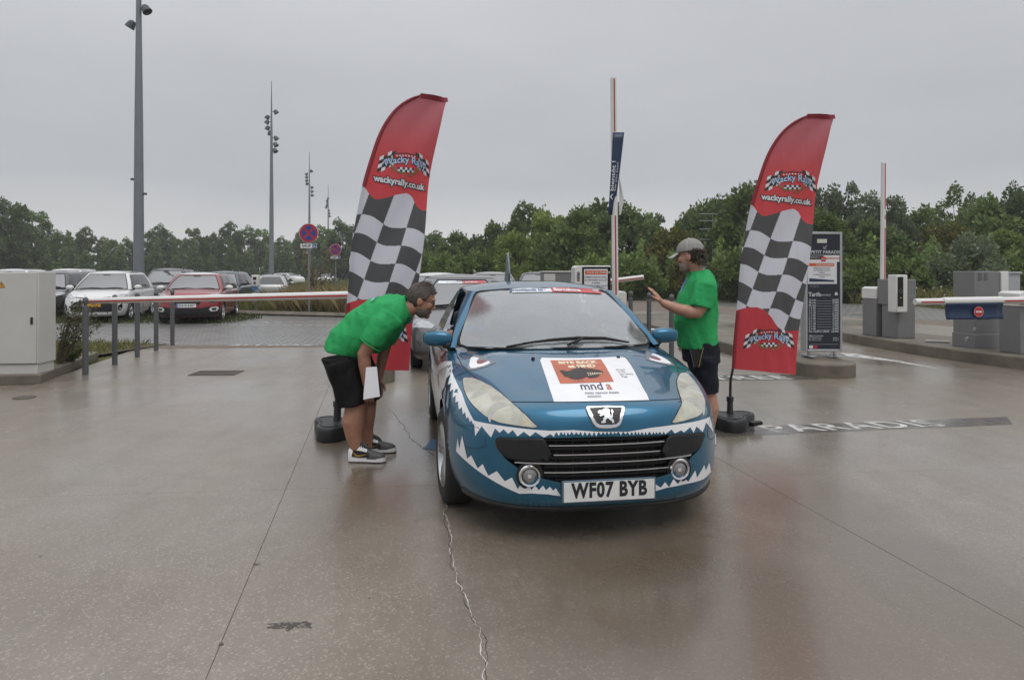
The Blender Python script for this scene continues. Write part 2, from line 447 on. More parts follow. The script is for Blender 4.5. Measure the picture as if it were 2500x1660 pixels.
# ------------------------------------------------------------------ the teal coupe-cabriolet
def hero_crease(U, V):
    """two soft ridges run up the bonnet from the badge, fender tops stand a little proud"""
    a = np.abs(U); line = .20 + .33 * np.clip((V - .15) / .95, 0, 1)
    k = smooth01(.12, .35, V) * (1 - smooth01(1.15, 1.4, V))
    return k * (-.012 * smooth01(line - .015, line + .05, a) + .010 * smooth01(line + .10, line + .24, a))
HP = dict(L=4.35, hw=.885, bF=1.0, nF=2.95, bR=.75, nR=3.0, sp0=.55, sp1=.4, N=110, NT=30, NR=26, round=3,
    front=[(0, .10), (.05, .035), (.16, .004), (.3, 0), (.55, .003), (.7, .004), (.8, .009), (.9, .022), (1, .055)],
    side=[(0, .065), (.08, .04), (.3, .005), (.5, 0), (.68, .004), (.82, .018), (.93, .035), (1, .06)],
    rear=[(0, .10), (.1, .03), (.4, 0), (.7, .01), (.9, .04), (1, .10)],
    bottom=[(0, .175), (.4, .19), (1.0, .21), (3.2, .21), (4.35, .27)],
    top=[(0, .69), (.05, .752), (.12, .787), (.25, .826), (.45, .873), (.75, .932), (1.05, .975), (1.35, .985), (2.2, .965), (3.3, .965), (3.9, .96), (4.2, .93), (4.35, .80)],
    crown=[(0, .20), (.3, .19), (.75, .115), (1.1, .085), (1.6, .045), (3.0, .05), (4.35, .07)], crownp=2.6, crease=hero_crease)
# outlines on the hull: azimuth and elevation in degrees from the point inside it
HEAD_A = [(-35.27,18.39),(-35.25,19.03),(-32.43,19.1),(-29.36,18.32),(-25.22,16.8),(-21.81,14.99),(-18.88,13.24),(-15.21,10.79),(-12.8,8.64),(-13.56,8.43),(-16.28,8.68),(-18.66,8.91),(-20.56,9.16),(-22.65,9.81),(-24.25,10.53),(-26.14,11.43),(-28.23,12.54),(-30.27,13.89),(-32.67,15.79)]
HOODLINE = [(-18.82,13.08),(-10.55,13.14),(-1.6,13.12),(8.41,12.93),(18.12,12.7)]
HOODSIDE_A = [(-18.82,13.08),(-25.22,16.8),(-30.74,18.88),(-36.45,21.36),(-47.59,26.92),(-62.4,32.8)]
OPENING = [(-20.97,5.73),(-20.61,6.28),(-19.89,6.56),(-11.5,6.79),(-1.61,6.87),(12.05,6.53),(20.17,6.08),(21.27,5.8),(21.72,5.14),(19.78,2.85),(17.29,1.6),(15.74,0.33),(12.14,-0.82),(8.04,-1.54),(-0.41,-1.68),(-8.54,-1.43),(-12.55,-0.51),(-16.06,0.77),(-18.79,2.45),(-20.71,4.52)]
TRIM_A = [(-20.97,5.39),(-20.73,6.2),(-19.77,6.57),(-12.15,6.78),(-11.5,6.42),(-10.3,3.81),(-10.84,2.49),(-12.56,2.4),(-16.51,2.41),(-18.56,2.7),(-19.98,3.69),(-20.71,4.52)]
TRIM_B = [(10.41,3.53),(11.78,6.11),(12.58,6.48),(20.17,6.08),(21.26,5.78),(21.67,5.14),(20.59,3.42),(17.28,2.07),(14.26,2.06),(11.32,2.1)]
EMBLEM = [(-3.87,11.75),(-3.63,12.04),(0.03,12.09),(3.56,11.92),(3.8,11.52),(3.09,10.13),(2.58,9.07),(2.2,8.6),(1.61,8.35),(0.46,8.21),(-0.67,8.23),(-1.8,8.35),(-2.36,8.58),(-2.79,9.13),(-3.48,10.54)]
EMBLEM_IN = [(-3.22,11.74),(-0.04,11.82),(3.15,11.62),(2.02,9.3),(1.65,8.99),(0.5,8.86),(-1.1,8.93),(-1.88,9.11),(-2.2,9.44)]
LION = [(-1.69,11.09),(-1.32,11.26),(-0.91,11.18),(-0.63,11.46),(-0.1,11.55),(0.46,11.43),(0.63,11.09),(0.42,10.77),(0.67,10.22),(0.9,10.69),(0.76,11.04),(0.92,11.35),(1.14,11.29),(1.24,10.96),(1.01,10.53),(1.03,10.16),(0.81,9.89),(1.12,9.55),(1.16,9.12),(0.74,9.07),(0.72,9.39),(0.29,9.69),(0.01,9.91),(-0.48,9.61),(-0.39,9.28),(-0.74,9.12),(-1.36,9.16),(-1.24,9.46),(-0.94,9.51),(-0.84,9.94),(-0.53,10.26),(-0.69,10.48),(-1.21,10.32),(-1.49,10.28),(-1.54,10.5),(-1.12,10.66),(-1.39,10.76),(-1.74,10.72),(-1.78,10.94)]
TEETH_UP = [(-43.28,21.54),(-37.12,17.86),(-32.19,14.56),(-28.27,11.21),(-25.95,9.04),(-23.24,8.83),(-19.25,8.53),(-14.54,8.19),(-10.61,7.98),(-6.38,8.1),(-2.07,7.73),(3.81,7.51),(8.38,7.97),(13.34,8.16),(19.6,8.26),(25.01,8.41),(26.25,4.93),(22.45,7.6),(20.79,6.01),(18.91,7.31),(17.89,6.25),(17.11,7.37),(15.43,6.59),(14.7,7.04),(13.24,6.6),(12.58,7.37),(11.2,6.63),(10.87,7.12),(10.5,6.64),(10.1,7.17),(9.66,6.79),(9.38,7.19),(9.08,6.77),(8.76,7.21),(8.42,6.76),(7.97,7.33),(7.5,6.77),(7.21,7.36),(6.88,6.74),(6.52,7.38),(6.11,6.84),(5.85,7.41),(5.55,6.89),(5.23,7.55),(4.88,6.85),(4.53,7.49),(4.14,6.88),(3.74,7.5),(3.32,7.05),(2.9,7.6),(2.45,6.94),(2.02,7.69),(1.56,7.2),(1.26,7.59),(0.94,7.14),(0.56,7.71),(0.16,7.15),(-0.18,7.73),(-0.53,7.15),(-0.9,7.68),(-1.29,7.15),(-1.74,7.71),(-2.2,6.92),(-2.59,7.75),(-2.99,6.98),(-3.44,7.67),(-3.9,7.09),(-4.3,7.79),(-4.71,7.04),(-5.07,7.79),(-5.45,7.26),(-5.87,7.71),(-6.3,7.27),(-6.71,7.8),(-7.13,7.27),(-7.44,7.76),(-7.75,7.07),(-8.01,7.78),(-8.28,7.31),(-8.67,7.83),(-9.06,7.08),(-9.51,7.8),(-9.95,7.04),(-9.71,6.77),(-10.6,7.43),(-11.72,6.81),(-13.26,7.72),(-14.24,6.95),(-15.39,7.74),(-16.52,6.86),(-17.42,7.93),(-18.29,7.24),(-19.23,7.97),(-19.98,7.3),(-20.96,8),(-21.71,6.29),(-23.9,8.18),(-25.37,6.17),(-25.82,8.6),(-26.06,8.27),(-26.74,9.12),(-27.02,8.63),(-27.74,9.65),(-28.13,9.24),(-28.92,10.51),(-29.5,9.98),(-30.37,11.4),(-31.2,10.83),(-32.33,12.68),(-33.15,12.28),(-33.99,13.91),(-34.94,13.3),(-36.04,15.44),(-37.54,14.81),(-38.43,17.14),(-40.3,16.73),(-41.36,19.33)]
TEETH_LA = [(-30.61,4.91),(-30,2.71),(-29.07,5.71),(-27.41,1.41),(-26.29,2.28),(-24.66,0.07),(-23.48,1.13),(-22.24,-0.88),(-20.46,0.26),(-18.91,-1.41),(-17.52,-0.58),(-16.46,-2.64),(-15.88,-1.57),(-15.17,-2.31),(-14.55,-1.59),(-13.96,-2.58),(-13.31,-1.76),(-12.65,-2.57),(-11.9,-1.72),(-11.35,-2.54),(-10.7,-1.93),(-10.05,-2.6),(-9.62,-2.15),(-8.67,-3.65),(-11.02,-3.29),(-13.85,-3.21),(-16.22,-3.43),(-19.27,-2.39),(-23.58,-0.79),(-27.6,0.74),(-31.21,2)]
TEETH_LB = [(8.21,-3.73),(8.95,-2.23),(10.18,-3.04),(11.01,-2.08),(11.92,-3.11),(12.82,-1.7),(13.84,-2.77),(15.05,-1.54),(16.35,-2.73),(18.22,-0.89),(18.81,-2.39),(21.19,-0.42),(21.8,-1.66),(23.31,-0.43),(24.77,-2.77),(21.15,-3.25),(15.61,-3.04),(11.46,-3.17)]
STICKER = [(-13.59,28.03),(-13.13,30.02),(19.61,29.21),(21.37,28.22),(20.04,26.49),(14.57,19.46),(9.84,12.94),(-0.32,13.15),(-9.78,13.14),(-11.1,18.65)]
POSTER4 = [(-9.79,28.09),(10.14,28.11),(5.73,17.82),(-7.92,17.53)]
STICK4 = [(-13.42,29.66),(21.38,28.78),(9.84,12.94),(-9.78,13.14)]
EYE_A_OUT = [(-48.06,32.1),(-40.55,30.54),(-30.62,26.74),(-31.57,24.43),(-34.11,22.2),(-36.42,21.9),(-38.18,22.59),(-40.61,25.63)]
EYE_A = [(-44.18,28.77),(-43.41,29.47),(-39.79,28.63),(-38.8,26.95),(-37.41,25.57),(-36.14,24.97),(-34.97,25.22),(-34.04,27.29),(-32.22,26.08),(-33.16,24.26),(-35.3,22.84),(-36.66,22.72),(-38.34,23.71),(-40.43,25.66)]
BUMPLINE = [(-31.21,7.63),(-27.12,8),(-24.63,7.82),(-23.07,6.21),(-22.86,4.75),(-24.47,3.92),(-26.88,3.67),(-29.25,3.68)]
def _z(o): o['kind'] = 'stuff'; return o
def mirror(pl): return [(-a, b) for a, b in pl][::-1]
paint = mat('teal_metallic', (.006, .115, .215), .30, metal=.6, coat=1.0, coatr=.03, var=.12, vscale=3, rvar=.06)
black_plastic = mat('black_plastic', (.012, .012, .013), .48, var=.2, vscale=30, bump=.1, bscale=300)
gloss_black = mat('gloss_black', (.008, .008, .009), .12)
dark_void = mat('dark_void', (.006, .006, .007), .7)
chrome = mat('chrome', (.72, .73, .74), .12, metal=1.0, rvar=.06, vscale=9)
white_vinyl = mat('white_vinyl', (.80, .80, .82), .32, var=.05, vscale=6)
black_trim = mat('shut_line', (.004, .004, .005), .6)
cabin_dark = mat('cabin_dark', (.022, .022, .024), .75, var=.2, vscale=12)

hV, hF, hz = ring_body(HP)
WR = Wrap(hV, hF, (0, 1.75, .40))
car = empty('coupe_car', (.534, 3.82, 0), .1485, 'teal metallic coupe with white shark teeth stickers and number plate WF07 BYB', 'car')
body = bpy.data.objects.new('body', merged_mesh('body', hV, hF, [paint, dark_void, cabin_dark])); C.objects.link(body)

def cutter(mb, mi):
    o = mb.build('cutter', [paint, dark_void, cabin_dark], smooth=0)
    bm = bmesh.new(); bm.from_mesh(o.data); bmesh.ops.recalc_face_normals(bm, faces=bm.faces); bm.to_mesh(o.data); bm.free()
    for p in o.data.polygons: p.material_index = mi
    cut(body, o); return o
cs = []
cs.append(cutter(WR.slab(MB(), OPENING, .05, -.10, 3.0, straight=Vector((0, -1, 0))), 1))
for pl in (HEAD_A, mirror(HEAD_A)):
    cs.append(cutter(WR.slab(MB(), pl, .03, -.085, 3.0), 1))
MX = Matrix.Rotation(pi / 2, 3, 'Y')
for sgn in (-1, 1):
    for vv in (.885, 3.49):
        m = MB(); m.lathe([(.358, -.20), (.358, .20)], c=(sgn * .80, vv, .318), n=48, M=MX); cs.append(cutter(m, 1))
m = MB(); m.prism([(-.60, 1.30), (.60, 1.30), (.71, 1.65), (.715, 3.30), (.5, 3.45), (-.5, 3.45), (-.715, 3.30), (-.71, 1.65)], .33, 1.3); cs.append(cutter(m, 2))
bake(body); body.data.shade_smooth(); body.data.set_sharp_from_angle(angle=RAD(38)); body.parent = car
for o in cs: bpy.data.objects.remove(o)

# seams
for q in (HOODLINE, HOODSIDE_A, mirror(HOODSIDE_A)): WR.line(MB(), q, .0028, 0).build('bonnet_seam', black_trim, car)
for q in (BUMPLINE, mirror(BUMPLINE)): WR.line(MB(), q, .0028, 0).build('bumper_seam', mat('teal_seam', (.004, .05, .085), .4), car)
for s in (-1, 1): WR.line(MB(), [(s * 36.6, 21.3), (s * 41, 17.5), (s * 39.5, 12)], .0026, 0).build('fender_seam', black_trim, car)
# lower lip under the bumper
m = MB(); WR.line(m, [(a, -6.6) for a in range(-30, 31, 3)], .022, -.004, 8); m.build('bumper_lip', black_plastic, car)

# headlamps: pocket, bowls, hazed lens
lens = bpy.data.materials.new('hazed_lens'); lens.use_nodes = True; t = lens.node_tree; b = t.nodes['Principled BSDF']
b.inputs['Roughness'].default_value = .22; b.inputs['IOR'].default_value = 1.45; b.inputs['Transmission Weight'].default_value = 0.0; b.inputs['Coat Weight'].default_value = .6
tcn = t.nodes.new('ShaderNodeTexCoord'); nz = t.nodes.new('ShaderNodeTexNoise'); nz.inputs['Scale'].default_value = 9; nz.inputs['Detail'].default_value = 5; t.links.new(tcn.outputs['Object'], nz.inputs['Vector'])
r = t.nodes.new('ShaderNodeMapRange'); r.inputs[1].default_value = .3; r.inputs[2].default_value = .7; r.inputs[3].default_value = .46; r.inputs[4].default_value = .70; t.links.new(nz.outputs['Fac'], r.inputs[0])
r2 = t.nodes.new('ShaderNodeValToRGB'); r2.color_ramp.elements[0].color = (.80, .78, .64, 1); r2.color_ramp.elements[1].color = (.86, .86, .79, 1); t.links.new(nz.outputs['Fac'], r2.inputs[0]); t.links.new(r2.outputs[0], b.inputs['Base Color'])
trn = t.nodes.new('ShaderNodeBsdfTransparent'); trn.inputs[0].default_value = (.95, .95, .88, 1)
mx = t.nodes.new('ShaderNodeMixShader'); t.links.new(r.outputs[0], mx.inputs[0]); t.links.new(trn.outputs[0], mx.inputs[1]); t.links.new(b.outputs[0], mx.inputs[2])
t.links.new(mx.outputs[0], t.nodes['Material Output'].inputs[0])
reflector = mat('lamp_reflector', (.80, .80, .76), .25, metal=.6, var=.1, vscale=20)
for pl, sg in ((HEAD_A, -1), (mirror(HEAD_A), 1)):
    hd = MB(); WR.patch(hd, pl, .0035, 1.2); h = hd.build('headlamp', lens, car)
    h['label'] = 'large swept headlamp with yellowed hazy lens'
    for az, el, rr in ((-20.8, 11.3, .072), (-27.0, 14.2, .062)):
        m = MB(); p = WR.hit(az * (1 if sg < 0 else -1), el, -.035)
        R3 = Vector((0, -1, .12)).to_track_quat('Z', 'Y').to_matrix()
        m.lathe([(rr, .02), (rr * .98, .0), (rr * .8, -.025), (rr * .45, -.045), (.0, -.05)], c=p, n=28, M=R3)
        m.ball(p + Vector((0, .02, 0)), rr * .5, M=R3, sc=(1, 1, .6)); m.build('reflector', reflector, h)
    m = MB(); q = [(a, e) for a, e in pl]; WR.line(m, q + q[:1], .0032, .001, 6); m.build('lamp_gasket', black_trim, h)
    m = MB(); WR.patch(m, [(sg * 13.6, 8.75), (sg * 15.6, 8.9), (sg * 15.4, 10.2)][::sg * -1], .0025, .8); m.build('indicator', mat('amber_dull', (.62, .50, .30), .3), h)

# lower grille inside the opening
gr = MB(); V, F = WR.fill(OPENING, 2.5); gr.add([WR.hit(*p) + Vector((0, .085, 0)) for p in V], F); g = gr.build('grille', dark_void, car)
def bar(name, a0, a1, el, r, off, mt, par):
    m = MB(); n = 18; m.tube([WR.hit(a0 + (a1 - a0) * i / n, el, 0) + Vector((0, -off, 0)) for i in range(n + 1)], r, 6); return m.build(name, mt, par)
for el, a in ((5.40, 10.85), (3.75, 10.0), (2.22, 17.0), (.62, 11.7)): bar('chrome_bar', -a, a, el, .0062, .002, chrome, g)
slat = mat('grille_slat', (.012, .012, .013), .35)
for el, a in ((6.25, 11.6), (4.65, 10.6), (3.05, 10.3), (1.45, 11.5), (-.2, 11.5), (-.95, 9.5)): bar('slat', -a, a, el, .0075, -.022, slat, g)
for az in (-9.5, -6.3, -3.1, 0, 3.1, 6.3, 9.5):
    m = MB(); m.tube([WR.hit(az, e, -.045) for e in (-1.2, 1, 3, 5, 6.5)], .003, 5); m.build('grille_rib', slat, g)
for pl in (TRIM_A, TRIM_B):
    m = MB(); WR.slab(m, pl, .004, -.09, 1.4, straight=Vector((0, -1, 0))); o = m.build('bumper_block', black_plastic, car, smooth=40)
    md = o.modifiers.new('bevel', 'BEVEL'); md.width = .014; md.segments = 3; md.limit_method = 'ANGLE'; md.angle_limit = RAD(50)
m = MB(); WR.line(m, OPENING + OPENING[:1], .005, -.002); m.build('grille_rim', mat('teal_rim', (.005, .07, .115), .3, metal=.5, coat=1), car)
for az, el in ((-14.25, -.1), (14.25, -.1)):
    p = WR.hit(az, el, .0); R3 = Vector((sin(RAD(az)) * .35, -1, 0)).to_track_quat('Z', 'Y').to_matrix()
    m = MB(); m.lathe([(.044, -.02), (.058, -.02), (.062, .004), (.057, .012), (.047, .009), (.044, -.02)], c=p, n=36, M=R3); f_ = m.build('fog_lamp', chrome, car)
    m = MB(); m.lathe([(.075, -.04), (.076, -.004), (.060, .0), (.058, -.04)], c=p, n=36, M=R3); m.build('fog_surround', black_plastic, f_)
    m = MB(); m.lathe([(.045, -.006), (.036, .004), (.02, .008), (0, .009)], c=p, n=30, M=R3); m.build('fog_lens', mat('fog_glass', (.16, .16, .17), .06, spec=1, ior=1.9), f_)
    m = MB(); m.box(p + R3 @ Vector((-.003, 0, .006)), (.02, .008, .02)); m.build('fog_bulb', reflector, f_)

# badge: shield with a rampant lion over a honeycomb
m = MB(); WR.slab(m, EMBLEM, .014, -.01, 1.0); e_ = m.build('badge', chrome, car, smooth=40, bevel=.004)
m = MB(); WR.patch(m, EMBLEM_IN, .0148, .7); m.build('badge_field', gloss_black, e_)
m = MB(); hx = .42
for i in range(-9, 10):
    for j in range(-6, 7):
        a = i * hx * .87; el = 10.3 + j * hx * .75 * .98; a += (j % 2) * hx * .43
        if inside(a, el, EMBLEM_IN):
            pp = [WR.hit(a + .19 * cos(k * pi / 3 + pi / 6), el + .19 * sin(k * pi / 3 + pi / 6), .0152) for k in range(6)]
            m.add(pp, [(0, 1, 2, 3, 4, 5)])
o = m.build('honeycomb', mat('comb_grey', (.045, .045, .048), .4), e_); o['kind'] = 'stuff'
m = MB(); WR.slab(m, LION, .022, .014, .5); m.build('lion_emblem', mat('bright_chrome', (.83, .84, .86), .2, metal=.85), e_, bevel=.0012)

# stickers
for nm, pl in (('teeth_sticker', TEETH_UP), ('teeth_sticker', TEETH_LA), ('teeth_sticker', TEETH_LB)):
    m = MB(); WR.patch(m, pl, .0025, 1.4); m.build(nm, white_vinyl, car)
grey_haze = mat('eye_grey', (.17, .19, .21), .3, var=.2, vscale=18); iris = mat('eye_red', (.22, .05, .07), .3)
for fl in (0, 1):
    q = (lambda p: mirror(p)) if fl else (lambda p: p)
    m = MB(); WR.patch(m, q(EYE_A_OUT), .002, 1.6); e_ = m.build('eye_sticker', grey_haze, car)
    m = MB(); WR.patch(m, q(EYE_A), .0035, 1.2); m.build('eye_white', white_vinyl, e_)
    m = MB(); WR.patch(m, q([(-38.6, 26.8), (-37.3, 25.7), (-36.1, 25.1), (-35.1, 25.4), (-34.3, 26.9), (-36.3, 27.6)]), .0033, 1.2); m.build('iris', iris, e_)
m = MB(); WR.patch(m, STICKER, .003, 1.6); st = m.build('bonnet_poster', white_vinyl, car); st['label'] = 'white bonnet sticker reading BITE BACK at MND'
PM = quad_map(POSTER4, 1.45, 1.0); SM = quad_map(STICK4, 2.0, 1.5)
orange = mat('poster_orange', (.47, .125, .065), .4, var=.12, vscale=5); cream = mat('poster_cream', (.80, .66, .48), .4); ink = mat('ink', (.02, .02, .025), .5)
m = MB(); WR.patch(m, POSTER4, .0045, 1.5); m.build('poster_print', orange, st)
m = MB()
text_on(m, 'BITE BACK', .20, lambda x, y: WR.hit(*PM(x * 1.12, y + .33), .006), offset=.012)
text_on(m, 'at MND', .20, lambda x, y: WR.hit(*PM(x * 1.12 + .06, y + .13), .006), offset=.012); m.build('lettering', cream, st)
shark = [(-.60,-.02),(-.52,.0),(-.42,-.06),(-.30,-.02),(-.20,.04),(-.12,.06),(-.08,.14),(.0,.18),(.02,.08),(.14,.04),(.30,.02),(.45,-.03),(.56,-.10),(.55,-.16),(.40,-.20),(.42,-.26),(.30,-.32),(.10,-.33),(.04,-.28),(-.06,-.33),(-.2,-.36),(-.38,-.34),(-.46,-.27),(-.54,-.26),(-.56,-.15)]
m = MB(); WR.patch(m, [PM(x, y - .03) for x, y in shark], .006, .8); m.build('shark_car_print', mat('shark_ink', (.03, .022, .022), .45, var=.3, vscale=25), st)
m = MB()
for i in range(7):
    x = .10 + i * .06
    for y0, d in ((-.17 - i * .004, -.05), (-.27 + i * .008, .045)):
        m.add([WR.hit(*PM(x, y0), .0072), WR.hit(*PM(x + .05, y0), .0072), WR.hit(*PM(x + .025, y0 + d), .0072)], [(0, 1, 2)])
m.build('teeth_print', cream, st)
m = MB(); text_on(m, 'mnd', .27, lambda x, y: WR.hit(*SM(x - .14, y - .42), .005), offset=.002)
text_on(m, 'In aid of', .06, lambda x, y: WR.hit(*SM(x - .36, y - .27), .005))
text_on(m, 'motor neurone disease', .075, lambda x, y: WR.hit(*SM(x + .03, y - .575), .005)); text_on(m, 'association', .065, lambda x, y: WR.hit(*SM(x - .15, y - .645), .005))
for i, s in enumerate(('Donate', 'to My', 'Just Giving', 'Page')): text_on(m, s, .075, lambda x, y: WR.hit(*SM(x + .56 + .015 * i, y + .10 - .085 * i), .005), align='LEFT')
m.build('lettering', mat('poster_ink', (.05, .05, .09), .5), st)
m = MB(); text_on(m, 'a', .27, lambda x, y: WR.hit(*SM(x + .22, y - .42), .005), offset=.004); m.build('lettering', orange, st)
# wrap along the flank
for fl in (0, 1):
    q = (lambda p: mirror(p)) if fl else (lambda p: p)
    m = MB(); WR.patch(m, q([(-41.5, 20.5), (-43, 24.0), (-60, 29.5), (-78, 30.5), (-95, 30.5), (-115, 25), (-125, 20), (-128, 10), (-126, 6), (-119, 6), (-108, -2), (-90, -4), (-70, -4), (-58, -1), (-52, 6), (-49, 12), (-43.5, 16)]), .0022, 3.0)
    wp = m.build('flank_wrap', mat('graphite_wrap', (.10, .105, .115), .28, metal=.3, coat=.8, var=.35, vscale=4, stretch=(6, 1, 2)), car)
    m = MB(); WR.patch(m, q([(-90.98, 21.52), (-84.83, 23.81), (-69.02, 25.78), (-56.32, 25.79), (-48.54, 25.23), (-42.91, 21.81), (-41.6, 20.2), (-43.5, 18.6), (-42.8, 16.4), (-46.5, 15.0), (-44.5, 13.0), (-49.5, 12.2), (-50.5, 9.0), (-54, 12), (-58, 17.5), (-67.01, 21.13)]), .004, 2.0); m.build('belly_sticker', mat('grey_white_vinyl', (.55, .55, .56), .35, var=.3, vscale=9, stretch=(1, 8, 1)), wp)
    m = MB()
    for k in range(9):
        a = -48.5 - k * 2.6
        WR.patch(m, q([(a, 23.6 - k * .1), (a - .75, 23.4 - k * .1), (a + 1.6, 18.0 + k * .35)]), .0055, 1.5)
    m.build('gill_strokes', mat('stroke_ink', (.045, .045, .05), .5), wp)
    m = MB(); WR.patch(m, q([(-66, 31.2), (-80, 31.2), (-79, 28.6), (-71, 27.6), (-65, 28.4)]), .005, 1.6); m.build('roundel_sticker', mat('roundel_red', (.25, .03, .05), .35), wp)
    m = MB(); WR.patch(m, q([(-68.5, 30.7), (-76, 30.7), (-75, 29.1), (-70, 28.6)]), .0065, 1.6); m.build('roundel_mark', white_vinyl, wp)
    m = MB(); WR.patch(m, q([(-62, -4.5), (-100, -4.5), (-100, -6.2), (-62, -6.2)]), .006, 3); m.build('sill', mat('sill_grey', (.16, .18, .21), .3, metal=.4, coat=.5), car)

# windscreen, pillars, roof
def WS(p, q):
    a = abs(p); B = np.array([.755 * p, 1.045 + .30 * a ** 2.3, .982 - .02 * a * a]); H = np.array([.548 * p, 1.85 + .10 * p * p, 1.382 - .024 * p * p])
    P = B * (1 - q) + H * q + np.array([0, -.5, .87]) * (.035 * sin(pi * q) * (1 - .6 * a * a)); return Vector(P)
def wsfill(poly, step=.14):
    n = []; 
    for a, b in zip(poly, poly[1:] + poly[:1]):
        k = max(1, int(math.hypot(b[0] - a[0], b[1] - a[1]) / step)); n += [(a[0] + (b[0] - a[0]) * i / k, a[1] + (b[1] - a[1]) * i / k) for i in range(k)]
    pts = [Vector(p) for p in n]; E = [(i, (i + 1) % len(n)) for i in range(len(n))]
    for i in range(-9, 10):
        for j in range(1, 10):
            if inside(i * .1, j * .1, n) and min((i * .1 - p[0]) ** 2 + (j * .1 - p[1]) ** 2 for p in n) > .003: pts.append(Vector((i * .1, j * .1)))
    r = delaunay_2d_cdt(pts, E, [list(range(len(n)))], 1, 1e-6); return [tuple(p) for p in r[0]], [tuple(f) for f in r[2]]
ws_out = [(-.90, .012), (-.975, .05), (-1, .13), (-1, .9), (-.985, .965), (-.94, .99), (-.5, 1), (0, 1), (.5, 1), (.94, .99), (.985, .965), (1, .9), (1, .13), (.975, .05), (.90, .012), (.5, .0), (0, 0), (-.5, 0)]
V, F = wsfill(ws_out); m = MB(); m.add([WS(*p) for p in V], F)
wsc = m.build('windscreen', film_glass('windscreen_glass', .25, refl=2.7, film_col=(.62, .66, .66)), car, smooth=80)
m = MB(); m.tube([WS(*p) for p in ws_out + ws_out[:1]], .010, 6); m.build('windscreen_seal', black_trim, wsc)
m = MB()
for s in (-1, 1):
    m.grid([[WS(s * (1 - .035 * k), .08 + .88 * i / 16) + Vector((0, .004, -.004)) for k in (0, 1)] for i in range(17)])
m.grid([[WS(-.95 + 1.9 * i / 20, .02 + .045 * k) + Vector((0, .004, -.004)) for i in range(21)] for k in (0, 1)])
m.build('glass_border', mat('frit_grey', (.24, .25, .25), .4), wsc)
# sun strip: white to the left, red to the right
def WO(p, q, o=.005): return WS(p, q) + Vector((0, -.5, .87)) * o
m = MB(); m.grid([[WO(-.48 + .60 * i / 12, .905 + .055 * k) for i in range(13)] for k in range(3)]); ss = m.build('sunstrip', mat('strip_white', (.72, .75, .78), .4, var=.15, vscale=14), wsc)
m = MB(); m.grid([[WO(.10 + .78 * i / 14, .905 + .055 * k, .006) for i in range(15)] for k in range(3)]); m.build('sunstrip_red', mat('strip_red', (.52, .09, .10), .4), ss)
m = MB(); text_on(m, 'Brooklands to', .085, lambda x, y: WO(-.27 + x * 1.0, .958 + y * 1.0, .0075), offset=.003); m.build('lettering', mat('strip_blue', (.12, .17, .30), .4), ss)
m = MB(); text_on(m, 'Barcelona', .095, lambda x, y: WO(.34 + x * 1.1, .958 + y * 1.0, .0085), offset=.003)
m.box(WO(.80, .96, .01), (.05, .012, .03)); m.build('lettering', white_vinyl, ss)
m = MB(); m.box((0, 1.80, 1.30), (.20, .03, .07)); m.tube([(0, 1.80, 1.32), (0, 1.82, 1.375)], .012, 8); m.build('rear_view_mirror', black_plastic, car, bevel=.012)
m = MB()
m.tube([WO(-.40, .045, .016), WO(-.12, .075, .022), WO(.16, .09, .024)], [.006, .011, .014], 6, sx=.7)
m.tube([WO(.12, .085, .026), WO(.42, .085, .022), WO(.68, .035, .014)], [.014, .012, .006], 6, sx=.7)
m.tube([WO(.02, .02, .014), WO(.20, .085, .03)], .010, 6); m.tube([WO(-.55, .01, .01), WO(-.30, .055, .02)], .008, 6)
m.build('wiper', gloss_black, car)
for a, e in ((-16.5, 29.0), (18.5, 28.6)): MB().ball(WR.hit(a, e, .004), .013, 10, 6).build('washer_nozzle', black_plastic, car)
def PO(q): return np.array([.80, 1.33, .960]) * (1 - q) + np.array([.618, 2.0, 1.350]) * q + np.array([.012, 0, .012]) * sin(pi * q)
for s in (-1, 1):
    m = MB(); rows = []
    for i in range(15):
        q = i / 14; a = np.array(WS(1.0, q)); a[0] = abs(a[0]); b = PO(q); n = np.array([.55, -.45, .6]); row = []
        for k, o in ((0, 0), (.3, .012), (.65, .014), (1, 0)): row.append(a * (1 - k) + b * k + n * o)
        row += [b + np.array([-.02, .03, -.012])]
        rows.append([(s * p[0], p[1], p[2]) for p in row])
    m.grid(rows); m.build('windscreen_pillar', paint, car, smooth=60)
    m = MB(); m.tube([(s * (PO(i / 14)[0] - .004), PO(i / 14)[1] + .012, PO(i / 14)[2] - .004) for i in range(15)] + [(s * .622, 2.4, 1.378), (s * .61, 2.85, 1.352)], .011, 6); m.build('window_seal', gloss_black, car)
stn = [(1.85, 1.382, .548, .024), (1.97, 1.402, .60, .045), (2.15, 1.424, .622, .058), (2.4, 1.438, .63, .062), (2.7, 1.436, .625, .064), (2.95, 1.418, .615, .066), (3.2, 1.33, .62, .07), (3.45, 1.17, .64, .07), (3.68, .985, .68, .05)]
m = MB(); ps = np.linspace(-1, 1, 25); rows = []
for i, (v, w, uw, dr) in enumerate(stn):
    rows.append([(uw * p, v + (.10 * p * p if i == 0 else .05 * p * p if i == 1 else 0), w - dr * abs(p) ** (2.0 if i == 0 else 2.6)) for p in ps])
m.grid(rows); rf = m.build('roof', paint, car, smooth=70); sm_ = rf.modifiers.new('s', 'SUBSURF'); sm_.levels = 1; sm_.render_levels = 2
m = MB(); m.grid([[(.62 * .72 * p / 1.0, v + .006, w + .012 - .03 * p * p) for p in np.linspace(-1, 1, 9)] for v, w in ((3.02, 1.405), (3.2, 1.335), (3.45, 1.175), (3.64, 1.02))]); m.build('rear_window', gloss_black, car)
